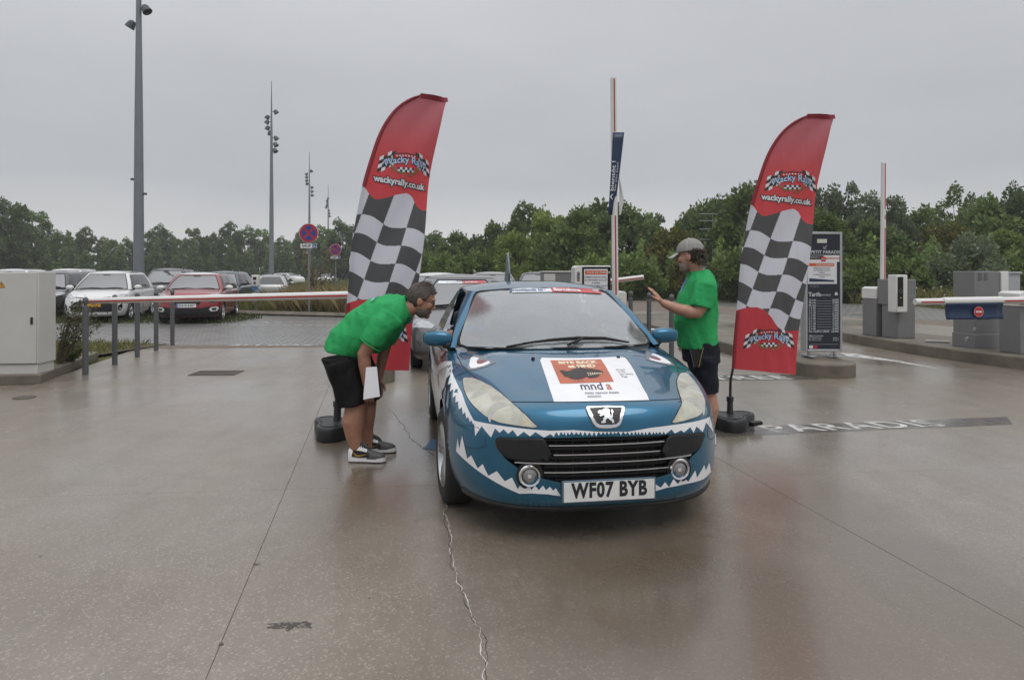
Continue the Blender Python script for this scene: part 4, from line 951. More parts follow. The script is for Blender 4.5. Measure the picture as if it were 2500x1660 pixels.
# raised arm in the middle with its navy panel
bm_ = empty('boom_barrier', (1.80, 12.05, .008), 0, 'raised barrier arm with navy see you soon panel in the middle', 'barrier'); housing(bm_, 1.16)
a = arm_mesh(3.75, .056, .052).build('arm', off_white, bm_); a.location = (-.03, -.26, 1.06); a.rotation_euler = (0, RAD(-90.5), 0)
s_ = stripe(3.75, .056, .052, .05, 1.40).build('stripe', red_paint, a); s_ = stripe(3.75, .056, .052, 2.83, 3.73).build('stripe', red_paint, a)
def skirt_pt(t, k):
    """panel beside the boom: t up the boom 0..1, k out from it 0..1; it twists from behind-left to front-right"""
    z = 2.47 + 1.40 * t; x0 = -.128 + .08 * t; x1 = -.03 + .175 * t ** .9
    return Vector((-.035 + x0 + (x1 - x0) * k, -.335 - .03 * sin(pi * t) + .07 * (1 - t) * k, z))
m = MB(); m.grid([[skirt_pt(t, k) for k in np.linspace(0, 1, 6)] for t in np.linspace(0, 1, 13)]); pn = m.build('hanging_panel', navy, bm_, smooth=60)
md = pn.modifiers.new('s', 'SOLIDIFY'); md.thickness = .006; md.offset = 1
m = MB(); m.grid([[Vector((.03 + .075 * (1 - abs(2 * t - .7)) * k, -.30 - .045 * k, 2.47 + .72 * t)) for k in np.linspace(0, 1, 4)] for t in np.linspace(0, 1, 9)]); m.build('panel_sleeve', off_white, bm_, smooth=60)
m = MB(); text_on(m, 'A bientôt !', .15, lambda x, y: skirt_pt(.42 + x / 1.40, .30 - y / .25) + Vector((0, -.009, 0)), offset=.002); text_on(m, 'See you soon', .09, lambda x, y: skirt_pt(.46 + x / 1.40, .68 - y / .25) + Vector((0, -.009, 0))); m.build('lettering', mat('pale_ink', (.62, .66, .70), .5), pn)
# a second boom behind, only its tip clear of the terminal
b2 = empty('boom_barrier', (1.0, 14.6, .008), 0, 'far barrier whose striped arm tip points right behind the raised boom', 'barrier'); housing(b2, 1.1)
a = arm_mesh(1.75, .055, .05).build('arm', off_white, b2); a.location = (.0, -.27, 1.17); a.rotation_euler = (0, RAD(-7), 0); stripe(1.75, .055, .05, .05, 1.73).build('stripe', red_paint, a)
# pay terminal with a notice
def notice(parent, fn, w, h, dark, M=None):
    """printed notice: fn(x, y, off) -> point, x,y in -.5...5 of w x h"""
    def q(x0, y0, x1, y1, o): return [fn(x0 * w, y0 * h, o), fn(x1 * w, y0 * h, o), fn(x1 * w, y1 * h, o), fn(x0 * w, y1 * h, o)]
    m = MB(); m.add(q(-.5, -.5, .5, .5, .001), [(0, 1, 2, 3)]); n_ = m.build('notice', mat('notice_paper', (.66, .67, .70), .5, var=.05), parent, smooth=0)
    m = MB(); m.add(q(-.46, .30, .46, .45, .0025), [(0, 1, 2, 3)]); m.build('notice_band', mat('notice_orange', (.55, .10, .025), .5), n_, smooth=0)
    m = MB(); m.add([fn(-.46 * w, -.46 * h, .0025), fn(.46 * w, -.46 * h, .0025), fn(.46 * w, -.38 * h, .0025), fn(-.46 * w, -.28 * h, .0025)], [(0, 1, 2, 3)]); m.build('notice_band', navy, n_, smooth=0)
    m = MB(); text_on(m, 'TOUR DE FRANCE', .105 * h, lambda x, y: fn(x + .10 * w, y + .375 * h, .004), offset=.0006); m.build('lettering', off_white, n_, smooth=0)
    m = MB()
    for i, (s, sz) in enumerate((('FERMETURE DU PARC', .085), ('DU VENDREDI 4 JUILLET', .078), ('A 20H00', .08), ('AU DIMANCHE 6 JUILLET', .078), ('A 20H00', .08))): text_on(m, s, sz * h, lambda x, y: fn(x, y + (.20 - .105 * i) * h, .003), offset=.0004)
    m.build('lettering', mat('notice_ink', (.06, .045, .10), .5), n_, smooth=0); return n_
pt_ = empty('pay_terminal', (1.30, 11.05, .008), .06, 'white pay terminal with a taped notice behind the teal car roof', 'pay terminal')
m = MB(); m.box((0, .22, .50), (.34, .36, 1.0)); m.build('pedestal', mid_grey, pt_, bevel=.01)
m = MB(); m.extrude([(-.29, 0, 1.0), (-.29, 0, 1.57), (-.25, 0, 1.60), (.29, 0, 1.60), (.29, 0, 1.0)], (0, .42, 0)); m.build('housing', off_white, pt_, bevel=.012)
m = MB(); m.box((.055, -.006, 1.315), (.46, .012, .53)); sc_ = m.build('screen_panel', gloss_black, pt_, bevel=.006)
for i in range(7):
    m = MB(); m.box((-.235, -.004, 1.36 + i * .022), (.045, .008, .010)); m.build('vent_slot', dark_void, pt_)
notice(pt_, lambda x, y, o: Vector((.045 + x, -.0125 - o, 1.325 + y)), .38, .44, 1)
gb = empty('utility_box', (.93, 14.0, .008), .1, 'plain grey utility box left of the pay terminal behind the car', 'utility box')
m = MB(); m.box((0, .2, .75), (.60, .42, 1.46)); m.build('housing', mid_grey, gb, bevel=.01); m = MB(); m.box((-.17, -.014, .75), (.23, .02, 1.40)); m.build('door', light_grey, gb, bevel=.005)
m = MB(); m.box((0, .2, 1.495), (.64, .46, .03)); m.build('lid', light_grey, gb, bevel=.006)

# tariff sign
ts = empty('tariff_sign', (4.72, 10.5, .206), .04, 'tall navy parking tariff sign on the rounded island', 'tariff sign')
alu = mat('aluminium', (.40, .41, .42), .38, metal=.6, var=.1, vscale=5)
SW, SH, S0 = .56, 1.80, .10
m = MB(); m.box((0, .0, S0 + SH / 2), (SW - .03, .14, SH - .03)); m.build('panel', mat('sign_navy', (.016, .020, .034), .4, var=.1), ts)
for x in (-1, 1):
    m = MB(); m.box((x * (SW / 2 - .012), 0, S0 + SH / 2), (.036, .165, SH)); m.build('frame_post', alu, ts, bevel=.006)
for z in (S0, S0 + SH):
    m = MB(); m.box((0, 0, z + (.012 if z < 1 else -.012)), (SW - .06, .163, .036)); m.build('frame_rail', alu, ts, bevel=.006)
for x in (-1, 1):
    m = MB(); m.box((x * .20, 0, .03), (.10, .34, .02)); m.box((x * .20, 0, .065), (.03, .03, .08)); m.build('foot', alu, ts, bevel=.004)
m = MB(); m.tube([(.02, -.05, .09), (.06, -.12, .03), (.12, -.10, .02), (.14, -.03, .08)], .006, 6); m.build('cable', mat('cable_grey', (.45, .45, .45), .5), ts)
def T(x, z, o=.001): return Vector((x, -.0705 - o, S0 + z))
def rect(name, x0, z0, x1, z1, mt, o=.001, par=None):
    m = MB(); m.add([T(x0, z0, o), T(x1, z0, o), T(x1, z1, o), T(x0, z1, o)], [(0, 1, 2, 3)]); return m.build(name, mt, par or ts, smooth=0)
si = mat('sign_ink', (.58, .60, .63), .5)
rect('tape_scrap', -.10, 1.64, .05, 1.70, mat('tape', (.55, .56, .47), .5), .002)
m = MB(); text_on(m, 'PETIT PARADIS', .068, lambda x, y: T(.03 + x, 1.50 + y, .002), offset=.0008)
m.tube([T(.05, 1.60, .003), T(.0, 1.555, .003)], .003, 4); m.tube([T(.0, 1.59, .003), T(.0, 1.555, .003), T(.04, 1.555, .003)], .003, 4)
m.build('lettering', si, ts, smooth=0)
rect('operator_strip', -.245, 1.355, .245, 1.455, off_white, .002); rect('operator_field', -.245, 1.39, .0, 1.45, mat('sign_black2', (.01, .01, .012), .5), .003); rect('operator_logo', -.04, 1.36, .03, 1.43, mat('logo_red', (.48, .02, .05), .5), .004)
m = MB(); text_on(m, 'METROPOLE', .040, lambda x, y: T(.135 + x, 1.405 + y, .004), offset=.0006); m.build('lettering', MATS['logo_red'], ts, smooth=0)
m = MB(); text_on(m, 'PARCS DE LA', .026, lambda x, y: T(-.14 + x, 1.42 + y, .005)); text_on(m, 'MEL', .032, lambda x, y: T(-.005 + x, 1.395 + y, .006)); m.build('lettering', off_white, ts, smooth=0)
notice(ts, lambda x, y, o: T(-.03 + x, 1.195 + y, .002 + o), .42, .31, 1)
rect('notice_margin', -.245, 1.02, .205, 1.36, mat('margin_white', (.60, .61, .64), .5), .0015)
m = MB(); text_on(m, 'PUBLIC', .045, lambda x, y: T(-.14 + x, .985 + y, .002)); m.build('lettering', mat('faded_ink', (.22, .23, .26), .5), ts, smooth=0)
m = MB(); text_on(m, 'Tarifs', .085, lambda x, y: T(-.235 + x, .86 + y, .002), align='LEFT', offset=.0015); text_on(m, '(extraits)', .045, lambda x, y: T(-.06 + x, .855 + y, .002), align='LEFT')
m.extrude([T(.17, .85, .002), T(.22, .85, .002), T(.215, .875, .002), T(.205, .895, .002), T(.185, .895, .002), T(.175, .875, .002)], (0, -.001, 0))
rows_ = [('15 min', '0,50€'), ('30 min', '0,90€'), ('45 min', '1,20€'), ('1 h 00', '1,60€'), ('1 h 15', '1,90€'), ('1 h 30', '2,30€'), ('1 h 45', '2,60€'), ('2 h 00', '3,00€'), ('2 h 15', '3,20€'), ('2 h 30', '3,60€'), ('2 h 45', '3,70€'), ('3 h 00', '4,40€'), ('De 12h00 à 24h00', '18,90€')]
for i, (a_, b_) in enumerate(rows_):
    z = .775 - i * .0395
    text_on(m, a_, .042, lambda x, y: T(-.23 + x, z + y, .002), align='LEFT', offset=.0006); text_on(m, b_, .042, lambda x, y: T(.235 + x, z + y, .002), align='RIGHT', offset=.0006)
    if i < 12: m.tube([T(-.10, z - .012, .002), T(.12, z - .012, .002)], .0014, 4)
text_on(m, 'Abonnement', .042, lambda x, y: T(-.23 + x, .235 + y, .002), align='LEFT', shear=.2)
for i, (a_, b_) in enumerate((('7J/7 24H/24 mois', '74,00 €'), ('7J/7 24H/24 trim.', '37,00 €'))): text_on(m, a_, .028, lambda x, y: T(-.23 + x, .20 - i * .03 + y, .002), align='LEFT'); text_on(m, b_, .030, lambda x, y: T(.235 + x, .20 - i * .03 + y, .002), align='RIGHT')
for z in (.075, .0 + .0): m.tube([T(-.23, z + .03, .002), T(.235, z + .03, .002)], .0012, 4)
m.build('lettering', si, ts, smooth=0)
rect('payment_logo', -.225, .045, -.165, .09, off_white, .003); rect('payment_logo', -.155, .045, -.10, .09, MATS['logo_red'], .003)

# machines on the right-hand island
b3 = empty('boom_barrier', (7.50, 14.1, .206), .16, 'upright barrier arm beside the ticket machine on the right', 'barrier'); housing(b3, .99, .40, .42)
a = arm_mesh(2.55, .052, .046).build('arm', off_white, b3); a.location = (-.10, -.27, .93); a.rotation_euler = (0, RAD(-89.6), 0)
for x0, x1 in ((.05, 1.25), (1.42, 1.50), (1.62, 2.53)): stripe(2.55, .052, .046, x0, x1).build('stripe', red_paint, a)
m = MB(); m.lathe([(.075, 0), (.085, 0), (.085, .004), (.075, .004)], n=28, M=Matrix.Rotation(pi / 2, 3, 'X'), c=(.10, -.224, .86)); m.build('no_walking_sign', red_paint, b3)
m = MB(); m.ball((.10, -.228, .90), .010, 8, 5); m.tube([(.10, -.228, .89), (.10, -.228, .855)], .008, 6); m.tube([(.10, -.228, .86), (.12, -.228, .82)], .006, 6); m.tube([(.10, -.228, .86), (.085, -.228, .82)], .006, 6); m.build('walking_figure', ink, b3)
tk = empty('ticket_machine', (7.62, 13.4, .206), .20, 'grey ticket machine with white head and black reader strip', 'ticket machine')
m = MB(); m.box((.06, .20, .42), (.40, .42, .84)); m.build('pedestal', mid_grey, tk, bevel=.012)
m = MB(); m.box((.06, .25, .90), (.46, .50, .50)); m.build('housing', mid_grey, tk, bevel=.012)
m = MB(); m.box((-.17, -.05, .88), (.24, .24, .72)); hd = m.build('head', off_white, tk, bevel=.016)
m = MB(); m.box((-.215, -.175, .92), (.12, .014, .56)); rp = m.build('reader_panel', gloss_black, hd, bevel=.004)
m = MB(); m.lathe([(.030, 0), (.036, 0), (.036, .004), (.030, .004)], n=20, M=Matrix.Rotation(pi / 2, 3, 'X'), c=(-.215, -.183, .93)); m.build('call_ring', mid_grey, rp)
m = MB(); m.box((-.215, -.184, .80), (.03, .006, .02)); m.build('yellow_label', mat('label_yellow', (.45, .38, .04), .5), rp)
tc_ = empty('machine_cabinet', (8.08, 11.95, .206), .22, 'tallest grey machine cabinet behind the no entry panel', 'machine cabinet')
m = MB(); m.prism([(-.26, -.2), (.06, -.24), (.26, -.2), (.26, .24), (-.26, .24)], 0, 1.31); m.build('housing', mid_grey, tc_, bevel=.01)
m = MB(); m.box((.335, .0, .95), (.15, .46, .72)); m.build('side_panel', off_white, tc_, bevel=.01)
for dx, z0 in ((-.17, 1.17), (-.06, 1.17), (-.17, .50), (-.04, .50)):
    for i in range(4):
        m = MB(); m.box((dx, -.235 + abs(dx) * .11, z0 + i * .035), (.07, .008, .012)); m.build('vent_slot', mat('slot_grey', (.10, .10, .105), .5), tc_)
m = MB(); m.prism([(-.272, -.212), (.06, -.252), (.272, -.212), (.272, .25), (-.272, .25)], 0, .24); m.build('base', mid_grey, tc_, bevel=.008)
b4 = empty('boom_barrier', (8.22, 11.1, .206), .08, 'lowered barrier arm with navy no entry panel on the right', 'barrier'); housing(b4, .99, .42, .42)
a = arm_mesh(2.05, .055, .050).build('arm', off_white, b4); a.location = (.05, -.27, .86); a.rotation_euler = (0, RAD(.6), pi)
for x0, x1 in ((.02, .62), (1.60, 1.98)):
    s_ = stripe(2.05, .055, .050, x0, x1).build('stripe', red_paint, a); s_.scale = (1, -1, 1)
m = MB(); m.tube([(.62, 0, 0), (1.60, 0, 0)], .064, 16); m.build('sleeve', off_white, a)
m = MB(); m.grid([[(.64 + .94 * i / 8, .066 - .05 * sin(k * pi) * .6, -.03 - .25 * k) for i in range(9)] for k in np.linspace(0, 1, 8)]); sk = m.build('hanging_panel', navy, a, smooth=60); md = sk.modifiers.new('s', 'SOLIDIFY'); md.thickness = .008
m = MB(); m.lathe([(0, .0), (.075, 0), (.075, .003), (0, .003)], n=28, M=Matrix.Rotation(-pi / 2, 3, 'X'), c=(1.06, .072, -.165)); ne = m.build('no_entry_disc', mat('no_entry_red', (.45, .03, .04), .4), sk)
m = MB(); m.lathe([(.072, .0), (.080, 0), (.080, .002), (.072, .002)], n=28, M=Matrix.Rotation(-pi / 2, 3, 'X'), c=(1.06, .073, -.165)); m.build('disc_rim', mat('disc_rim_pink', (.55, .35, .36), .4), ne)
m = MB(); m.box((1.06, .078, -.165), (.10, .003, .024)); m.build('disc_bar', off_white, ne)
m = MB(); m.box((-.04, -.216, .56), (.15, .006, .045)); m.build('name_plate', off_white, b4)
ks = empty('pay_kiosk', (9.75, 13.9, .008), .2, 'grey pay kiosk with sloping white top at the right edge', 'pay kiosk')
m = MB(); m.box((.1, .25, .62), (.85, .5, 1.0)); m.build('housing', mat('kiosk_grey', (.075, .078, .083), .4), ks, bevel=.012)
m = MB(); m.extrude([(-.42, -.02, 1.05), (-.42, -.02, 1.20), (-.08, -.02, 1.44), (.6, -.02, 1.44), (.6, -.02, 1.05)], (0, .5, 0)); m.build('canopy', mat('kiosk_silver', (.36, .37, .40), .4), ks, bevel=.01)
m = MB(); m.tube([(-.45, -.03, 1.18), (-.08, -.03, 1.47), (.62, -.03, 1.47)], .022, 6); m.build('canopy_trim', alu, ks)
m = MB(); m.box((.1, .25, .06), (1.0, .6, .1)); m.build('base', light_grey, ks, bevel=.01)
m = MB(); m.tube([(7.66, 12.75, .228), (7.98, 12.55, .228)], .022, 10); o = m.build('pipe', mat('pipe_grey', (.48, .48, .46), .5), smooth=40); tag(o, 'short grey pipe lying on the island by the ticket machine', 'pipe')

# drain and cover
dr = empty('drain_grate', (-4.38, 10.2, .008), .05, 'rusty rectangular drain grate in the wet lane', 'drain grate'); rust = mat('rust_iron', (.085, .072, .06), .55, var=.4, vscale=25)
for x, y, dx, dy in ((0, -.2, .66, .03), (0, .2, .66, .03), (-.315, 0, .03, .37), (.315, 0, .03, .37)):
    m = MB(); m.box((x, y, .004), (dx, dy, .012)); m.build('frame_bar', rust, dr)
for i in range(13):
    m = MB(); m.box((-.276 + i * .046, 0, .003), (.022, .37, .008)); m.build('bar', rust, dr)
m = MB(); m.lathe([(0, .010), (.115, .010), (.12, .006), (.12, 0)], n=28); o = m.build('manhole_cover', rust, loc=(-5.84, 8.24, .008)); tag(o, 'small round iron cover in the concrete before the cabinet', 'manhole cover')

# lamp masts
def lamp_head(m, p, a, s=1.0):
    d = Vector((cos(a), sin(a), 0)); q = Vector(p) + d * .42 * s
    m.tube([p, Vector(p) + d * .35 * s], .035 * s, 6)
    R3 = (d * .55 + Vector((0, 0, -.85))).to_track_quat('Z', 'Y').to_matrix()
    m.lathe([(0, -.24 * s), (.13 * s, -.20 * s), (.20 * s, -.08 * s), (.24 * s, .12 * s), (.25 * s, .2 * s), (.20 * s, .2 * s), (.16 * s, .05 * s), (0, .02 * s)], c=q + Vector((0, 0, -.02)), n=16, M=R3)
mst = MB(); mst.tube([(0, 0, 0), (0, 0, 8.5), (0, 0, 15), (0, 0, 20.2)], [.255, .19, .11, .025], 14)
mast_me = mst.mesh('mast', mast_m, 40)
LA = [(13.35, -.35), (13.95, -.1), (14.6, .1), (15.15, 2.2), (15.6, 2.9), (16.15, 3.2), (16.65, 3.0), (17.2, .5)]
lm = []
for z, a in LA:
    m = MB(); lamp_head(m, (0, 0, z), a); lm.append(m.mesh('floodlight', mat('lamp_grey', (.075, .085, .095), .45), 40))
for (x, y), l, rz in zip([(-17.9, 33), (-23.7, 67.8), (-31.8, 108), (-39.8, 149)], ['tall grey light mast rising out of frame behind the white car', 'second light mast with floodlights, right of the red car', 'third light mast, behind the nearer no stopping sign', 'farthest light mast beside the small no stopping sign'], (0, 0, .6, 1.4)):
    r = empty('light_mast', (x, y, 0), rz, l, 'light mast', 'row of light masts'); linked('mast', mast_me, r)
    if y > 40:
        for me in lm: linked('floodlight', me, r)
    if y < 40:
        for z, s in ((5.2, 1), (5.9, -1)):
            m = MB(); m.box((s * .30, 0, z), (.16, .10, .10)); m.build('camera', MATS['lamp_grey'], r, bevel=.01)
        # two heads seen at the frame's upper edge
        for z, a_ in ((13.35, pi - .1), (14.05, -.2), (14.9, .0)):
            m = MB(); lamp_head(m, (0, 0, z), a_, .92); m.build('floodlight', MATS['lamp_grey'], r)

# road signs
blue_s = mat('sign_blue', (.015, .055, .26), .4); red_s = mat('sign_red', (.36, .022, .035), .4); pole_s = mat('sign_pole', (.20, .21, .22), .45, metal=.3)
def disc(m, c, r, o, n=36): m.add([(c[0] + r * cos(2 * pi * i / n), c[1] - o, c[2] + r * sin(2 * pi * i / n)) for i in range(n)], [tuple(range(n))])
def no_stopping(x, y, z, R, label, plate=True):
    r = empty('road_sign', (x, y, 0), 0, label, 'road sign', 'no stopping signs')
    m = MB(); m.tube([(0, .05, 0), (0, .05, z + R * .9)], .035, 10); m.build('post', pole_s, r)
    m = MB(); m.lathe([(0, 0), (R, 0), (R, .012), (0, .012)], c=(0, .012, z), n=36, M=Matrix.Rotation(-pi / 2, 3, 'X')); f = m.build('disc', mat('sign_white', (.66, .66, .66), .4), r)
    m = MB(); disc(m, (0, 0, z), R * .95, .001); m.build('red_field', red_s, f, smooth=0)
    for k in range(4):
        a0 = k * pi / 2 - pi / 4 + .17 + pi / 2 * 0; a1 = a0 + pi / 2 - .34
        m = MB(); P = [(R * .16 * cos((a0 + a1) / 2), -.002, z + R * .16 * sin((a0 + a1) / 2))] + [(R * .72 * cos(a0 + (a1 - a0) * i / 8), -.002, z + R * .72 * sin(a0 + (a1 - a0) * i / 8)) for i in range(9)]
        m.add(P, [tuple(range(10))]); m.build('blue_field', blue_s, f, smooth=0)
    pz = z - R * 1.32
    m = MB(); m.box((0, .004, pz), (R * 1.7, .01, R * .46)); p_ = m.build('sub_plate', MATS['sign_white'], r)
    m = MB(); text_on(m, 'SAUF', R * .40, lambda x_, y_: (x_ - R * .22, -.003, pz + y_), offset=R * .008); m.build('lettering', ink, p_, smooth=0)
    m = MB(); m.box((R * .60, -.003, pz), (R * .40, .004, R * .40)); wb = m.build('wheelchair_field', blue_s, p_)
    m = MB(); m.lathe([(R * .07, 0), (R * .11, 0), (R * .11, .002), (R * .07, .002)], c=(R * .60, -.006, pz - R * .05), n=16, M=Matrix.Rotation(-pi / 2, 3, 'X')); m.ball((R * .58, -.007, pz + R * .13), R * .035, 8, 5); m.tube([(R * .58, -.007, pz + R * .09), (R * .60, -.007, pz - .0), (R * .68, -.007, pz - .0), (R * .72, -.007, pz - R * .1)], R * .02, 5); m.build('wheelchair_symbol', MATS['sign_white'], wb)
no_stopping(-6.80, 23.0, 2.78, .325, 'larger no stopping sign with SAUF plate, nearer of the pair')
no_stopping(-9.80, 38.2, 2.69, .325, 'smaller no stopping sign with SAUF plate, farther of the pair')
r = empty('road_sign', (-2.78, 13.0, 0), 0, 'round red road sign half hidden behind the left feather flag', 'road sign')
m = MB(); m.tube([(0, .05, .2), (0, .05, 1.98)], .03, 10); m.build('post', pole_s, r)
m = MB(); m.lathe([(0, 0), (.30, 0), (.30, .012), (0, .012)], c=(0, .012, 1.69), n=36, M=Matrix.Rotation(-pi / 2, 3, 'X')); f = m.build('disc', MATS['sign_white'], r)
m = MB(); disc(m, (0, 0, 1.69), .272, .001); m.build('red_field', red_s, f, smooth=0); m = MB(); m.box((0, -.003, 1.69), (.40, .003, .10)); m.build('white_bar', MATS['sign_white'], f)
r = empty('parking_post', (-9.05, 24.3, 0), 0, 'white ticket post with blue label at the edge of the pavers', 'ticket post')
m = MB(); m.box((0, 0, .4), (.10, .08, .8)); m.build('post', mid_grey, r); m = MB(); m.box((0, 0, 1.17), (.25, .2, .40)); h_ = m.build('head', off_white, r, bevel=.03)
m = MB(); m.box((0, -.104, 1.25), (.11, .01, .10)); m.build('screen', gloss_black, h_); m = MB(); m.lathe([(0, 0), (.05, 0), (.05, .01), (0, .01)], c=(0, -.10, 1.09), n=18, M=Matrix.Rotation(pi / 2, 3, 'X')); m.build('reader', grey_paint, h_)
m = MB(); m.box((0, -.05, .90), (.22, .02, .12)); m.build('blue_label', mat('label_blue', (.06, .22, .50), .5), r); m = MB(); m.box((0, -.05, .72), (.22, .02, .05)); m.build('white_label', off_white, r)
# ------------------------------------------------------------------ feather flags
# the print is laid out on a 692 x 1560 sheet; one unit of it is 1.703 mm of cloth
FU = .001703
LE = pchip([40, 41, 50, 90, 160, 270, 420, 560, 720, 830, 1130, 1350, 1490], [520, 470, 448, 372, 296, 228, 174, 134, 102, 82, 56, 36, 27])
TE = pchip([40, 120, 250, 430, 665, 900, 1150, 1330, 1530], [622, 592, 563, 536, 503, 472, 441, 421, 396])
def lead(y): return float(LE(y))
def trail(y): return float(TE(y))
def CL(x, y, o=0.0):
    """sheet -> cloth: soft folds that die out at the pole sleeve, bellied by the breeze"""
    l, t_ = lead(min(max(y, 40), 1490)), trail(min(max(y, 40), 1530)); s = (x - l) / max(30, t_ - l)
    fold = .034 * s * sin(y * .0085 + s * 3.2) + .020 * sin(s * 9 + y * .012) * s * (1 - .4 * s) + .05 * s * s + .006 * sin(s * 26 - y * .02) * s * float(smooth01(700, 1500, y))
    return Vector((FU * (x - 16), fold - o, 1.53 + FU * (924 - y)))
ED1 = pchip([60, 135, 175, 205, 260, 330, 385, 420, 445, 475, 520], [548, 556, 600, 622, 612, 590, 580, 597, 640, 664, 669])
ED2 = pchip([40, 55, 120, 160, 200, 250, 300, 340, 440], [1165, 1158, 1142, 1140, 1152, 1195, 1258, 1278, 1276])
def print_col(x, y):
    RED = (.62, .065, .075); WHT = (.66, .66, .74); BLK = (.085, .085, .090)
    if y < ED1(x):
        k = float(smooth01(60, 500, y)); return tuple(a * k + b * (1 - k) for a, b in zip(RED, (.47, .135, .160)))
    if y > ED2(x): return (.55, .050, .065)
    X = x + .37 * (y - 800); col = math.floor((X - 232) / 138)
    row = max(-1, math.floor((y - 738 - .24 * (x - 240) - 14 * sin(2 * pi * (X - 205) / 276)) / 104))
    return WHT if (col + row) % 2 else BLK
def flag_meshes():
    NY, NX = 620, 120; V = []; cols = []
    for i in range(NY + 1):
        y = 40 + (1 - (1 - i / NY)) * 1450
        l = lead(y); t_ = trail(y)
        for j in range(NX + 1):
            s = j / NX; x = l + (t_ - l) * s; yy = y + (38 * s * smooth01(1300, 1490, y) if y > 1300 else 0)
            V.append(CL(x, yy)); cols.append(print_col(x, yy))
    F = [(i * (NX + 1) + j, i * (NX + 1) + j + 1, (i + 1) * (NX + 1) + j + 1, (i + 1) * (NX + 1) + j) for i in range(NY) for j in range(NX)]
    me = bpy.data.meshes.new('cloth'); me.from_pydata([tuple(v) for v in V], [], F)
    ca = me.color_attributes.new('print', 'FLOAT_COLOR', 'POINT'); ca.data.foreach_set('color', np.array([(*c, 1) for c in cols], dtype=np.float32).ravel())
    m = bpy.data.materials.new('flag_cloth'); m.use_nodes = True; t = m.node_tree; b = t.nodes['Principled BSDF']; b.inputs['Roughness'].default_value = .62; b.inputs['Sheen Weight'].default_value = .2
    at = t.nodes.new('ShaderNodeVertexColor'); at.layer_name = 'print'; t.links.new(at.outputs[0], b.inputs['Base Color'])
    tr = t.nodes.new('ShaderNodeBsdfTranslucent'); t.links.new(at.outputs[0], tr.inputs[0]); mx = t.nodes.new('ShaderNodeMixShader'); mx.inputs[0].default_value = .38
    t.links.new(b.outputs[0], mx.inputs[1]); t.links.new(tr.outputs[0], mx.inputs[2]); t.links.new(mx.outputs[0], t.nodes['Material Output'].inputs[0])
    tc = t.nodes.new('ShaderNodeTexCoord'); n = t.nodes.new('ShaderNodeTexNoise'); n.inputs['Scale'].default_value = 7; mp = t.nodes.new('ShaderNodeMapping'); mp.inputs['Scale'].default_value = (3, 1, .7); t.links.new(tc.outputs['Object'], mp.inputs[0]); t.links.new(mp.outputs[0], n.inputs['Vector'])
    bp = t.nodes.new('ShaderNodeBump'); bp.inputs['Strength'].default_value = .35; bp.inputs['Distance'].default_value = .03; t.links.new(n.outputs['Fac'], bp.inputs['Height']); t.links.new(bp.outputs[0], b.inputs['Normal'])
    me.materials.append(m); me.shade_smooth()
    # sleeve: dark hem round the pole
    sl = MB(); ys = [40, 42, 48, 60, 90, 130, 190, 270, 340, 420, 490, 560]
    sl.grid([[CL(lead(y) + k * (22 + 10 * (y < 100)) - 3, y, .004 + .012 * sin(pi * k)) for k in np.linspace(0, 1, 4)] for y in np.linspace(60, 556, 40)])
    sl.grid([[CL(x, 40 + k * 26 + (0 if x > 500 else (520 - x) * .02), .005) for k in (0, 1)] for x in np.linspace(455, 621, 8)])
    sleeve = sl.mesh('sleeve', mat('sleeve_red', (.23, .018, .030), .65), 60)
    sl2 = MB(); sl2.grid([[CL(lead(y) + k * 20 - 3, y, .004 + .012 * sin(pi * k)) for k in np.linspace(0, 1, 4)] for y in np.linspace(1160, 1490, 20)]); sleeve2 = sl2.mesh('sleeve', MATS['sleeve_red'], 60)
    # emblem printed twice, in emblem units about its centre
    def emblem(cx, cy, k):
        def E(x, y, o=.003): return CL(cx + x * k, cy - y * k - .05 * x * k * 0, o)
        parts = []
        wh, bl = MB(), MB()
        for s in (-1, 1):
            for i in range(4):
                for j in range(4):
                    a = 62 + i * 26; x0 = s * a; y0 = 62 - i * 15 - j * 24 + 10 * (i % 2); x1 = s * (a + 26)
                    q = [E(x0 + s * j * 5, y0), E(x1 + s * j * 5, y0 - 14), E(x1 + s * (j + 1) * 5, y0 - 38), E(x0 + s * (j + 1) * 5, y0 - 24)]
                    (wh if (i + j) % 2 else bl).add(q, [(0, 1, 2, 3)])
        for i in range(7):
            for j in range(2): 
                x0 = -55 + i * 16; q = [E(x0, -40 - j * 14, .0035), E(x0 + 16, -40 - j * 14, .0035), E(x0 + 16, -54 - j * 14, .0035), E(x0, -54 - j * 14, .0035)]; (wh if (i + j) % 2 else bl).add(q, [(0, 1, 2, 3)])
        bl.grid([[E(-85 + 170 * i / 10, 52 - abs(i - 5) * 2 - h * 34, .004) for i in range(11)] for h in (0, 1)])
        rd = MB(); rd.grid([[E(-76 + 152 * i / 10, 46 - abs(i - 5) * 2 - h * 22, .0047) for i in range(11)] for h in (0, 1)])
        st = MB()
        for i in range(7):
            sx = -57 + i * 19; sy = 34 - abs(i - 3) * 1.5
            st.add([E(sx + (7.5 if q % 2 == 0 else 3.2) * sin(q * pi / 5), sy + (7.5 if q % 2 == 0 else 3.2) * cos(q * pi / 5), .0055) for q in range(10)], [tuple(range(10))])
        lf = MB()
        for s in (-1, 1):
            for i in range(9):
                a = RAD(200 + i * 8.5); px, py = s * 88 * cos(a) * -1, -20 + 62 * sin(a) * 1.0
                for d in (-1, 1): lf.add([E(px, py, .005), E(px + s * 9 + d * 3, py + 9 * d + 3, .005), E(px + s * 20, py + 14 * d, .005), E(px + s * 10 - d * 3, py + 3 * d, .005)], [(0, 1, 2, 3)])
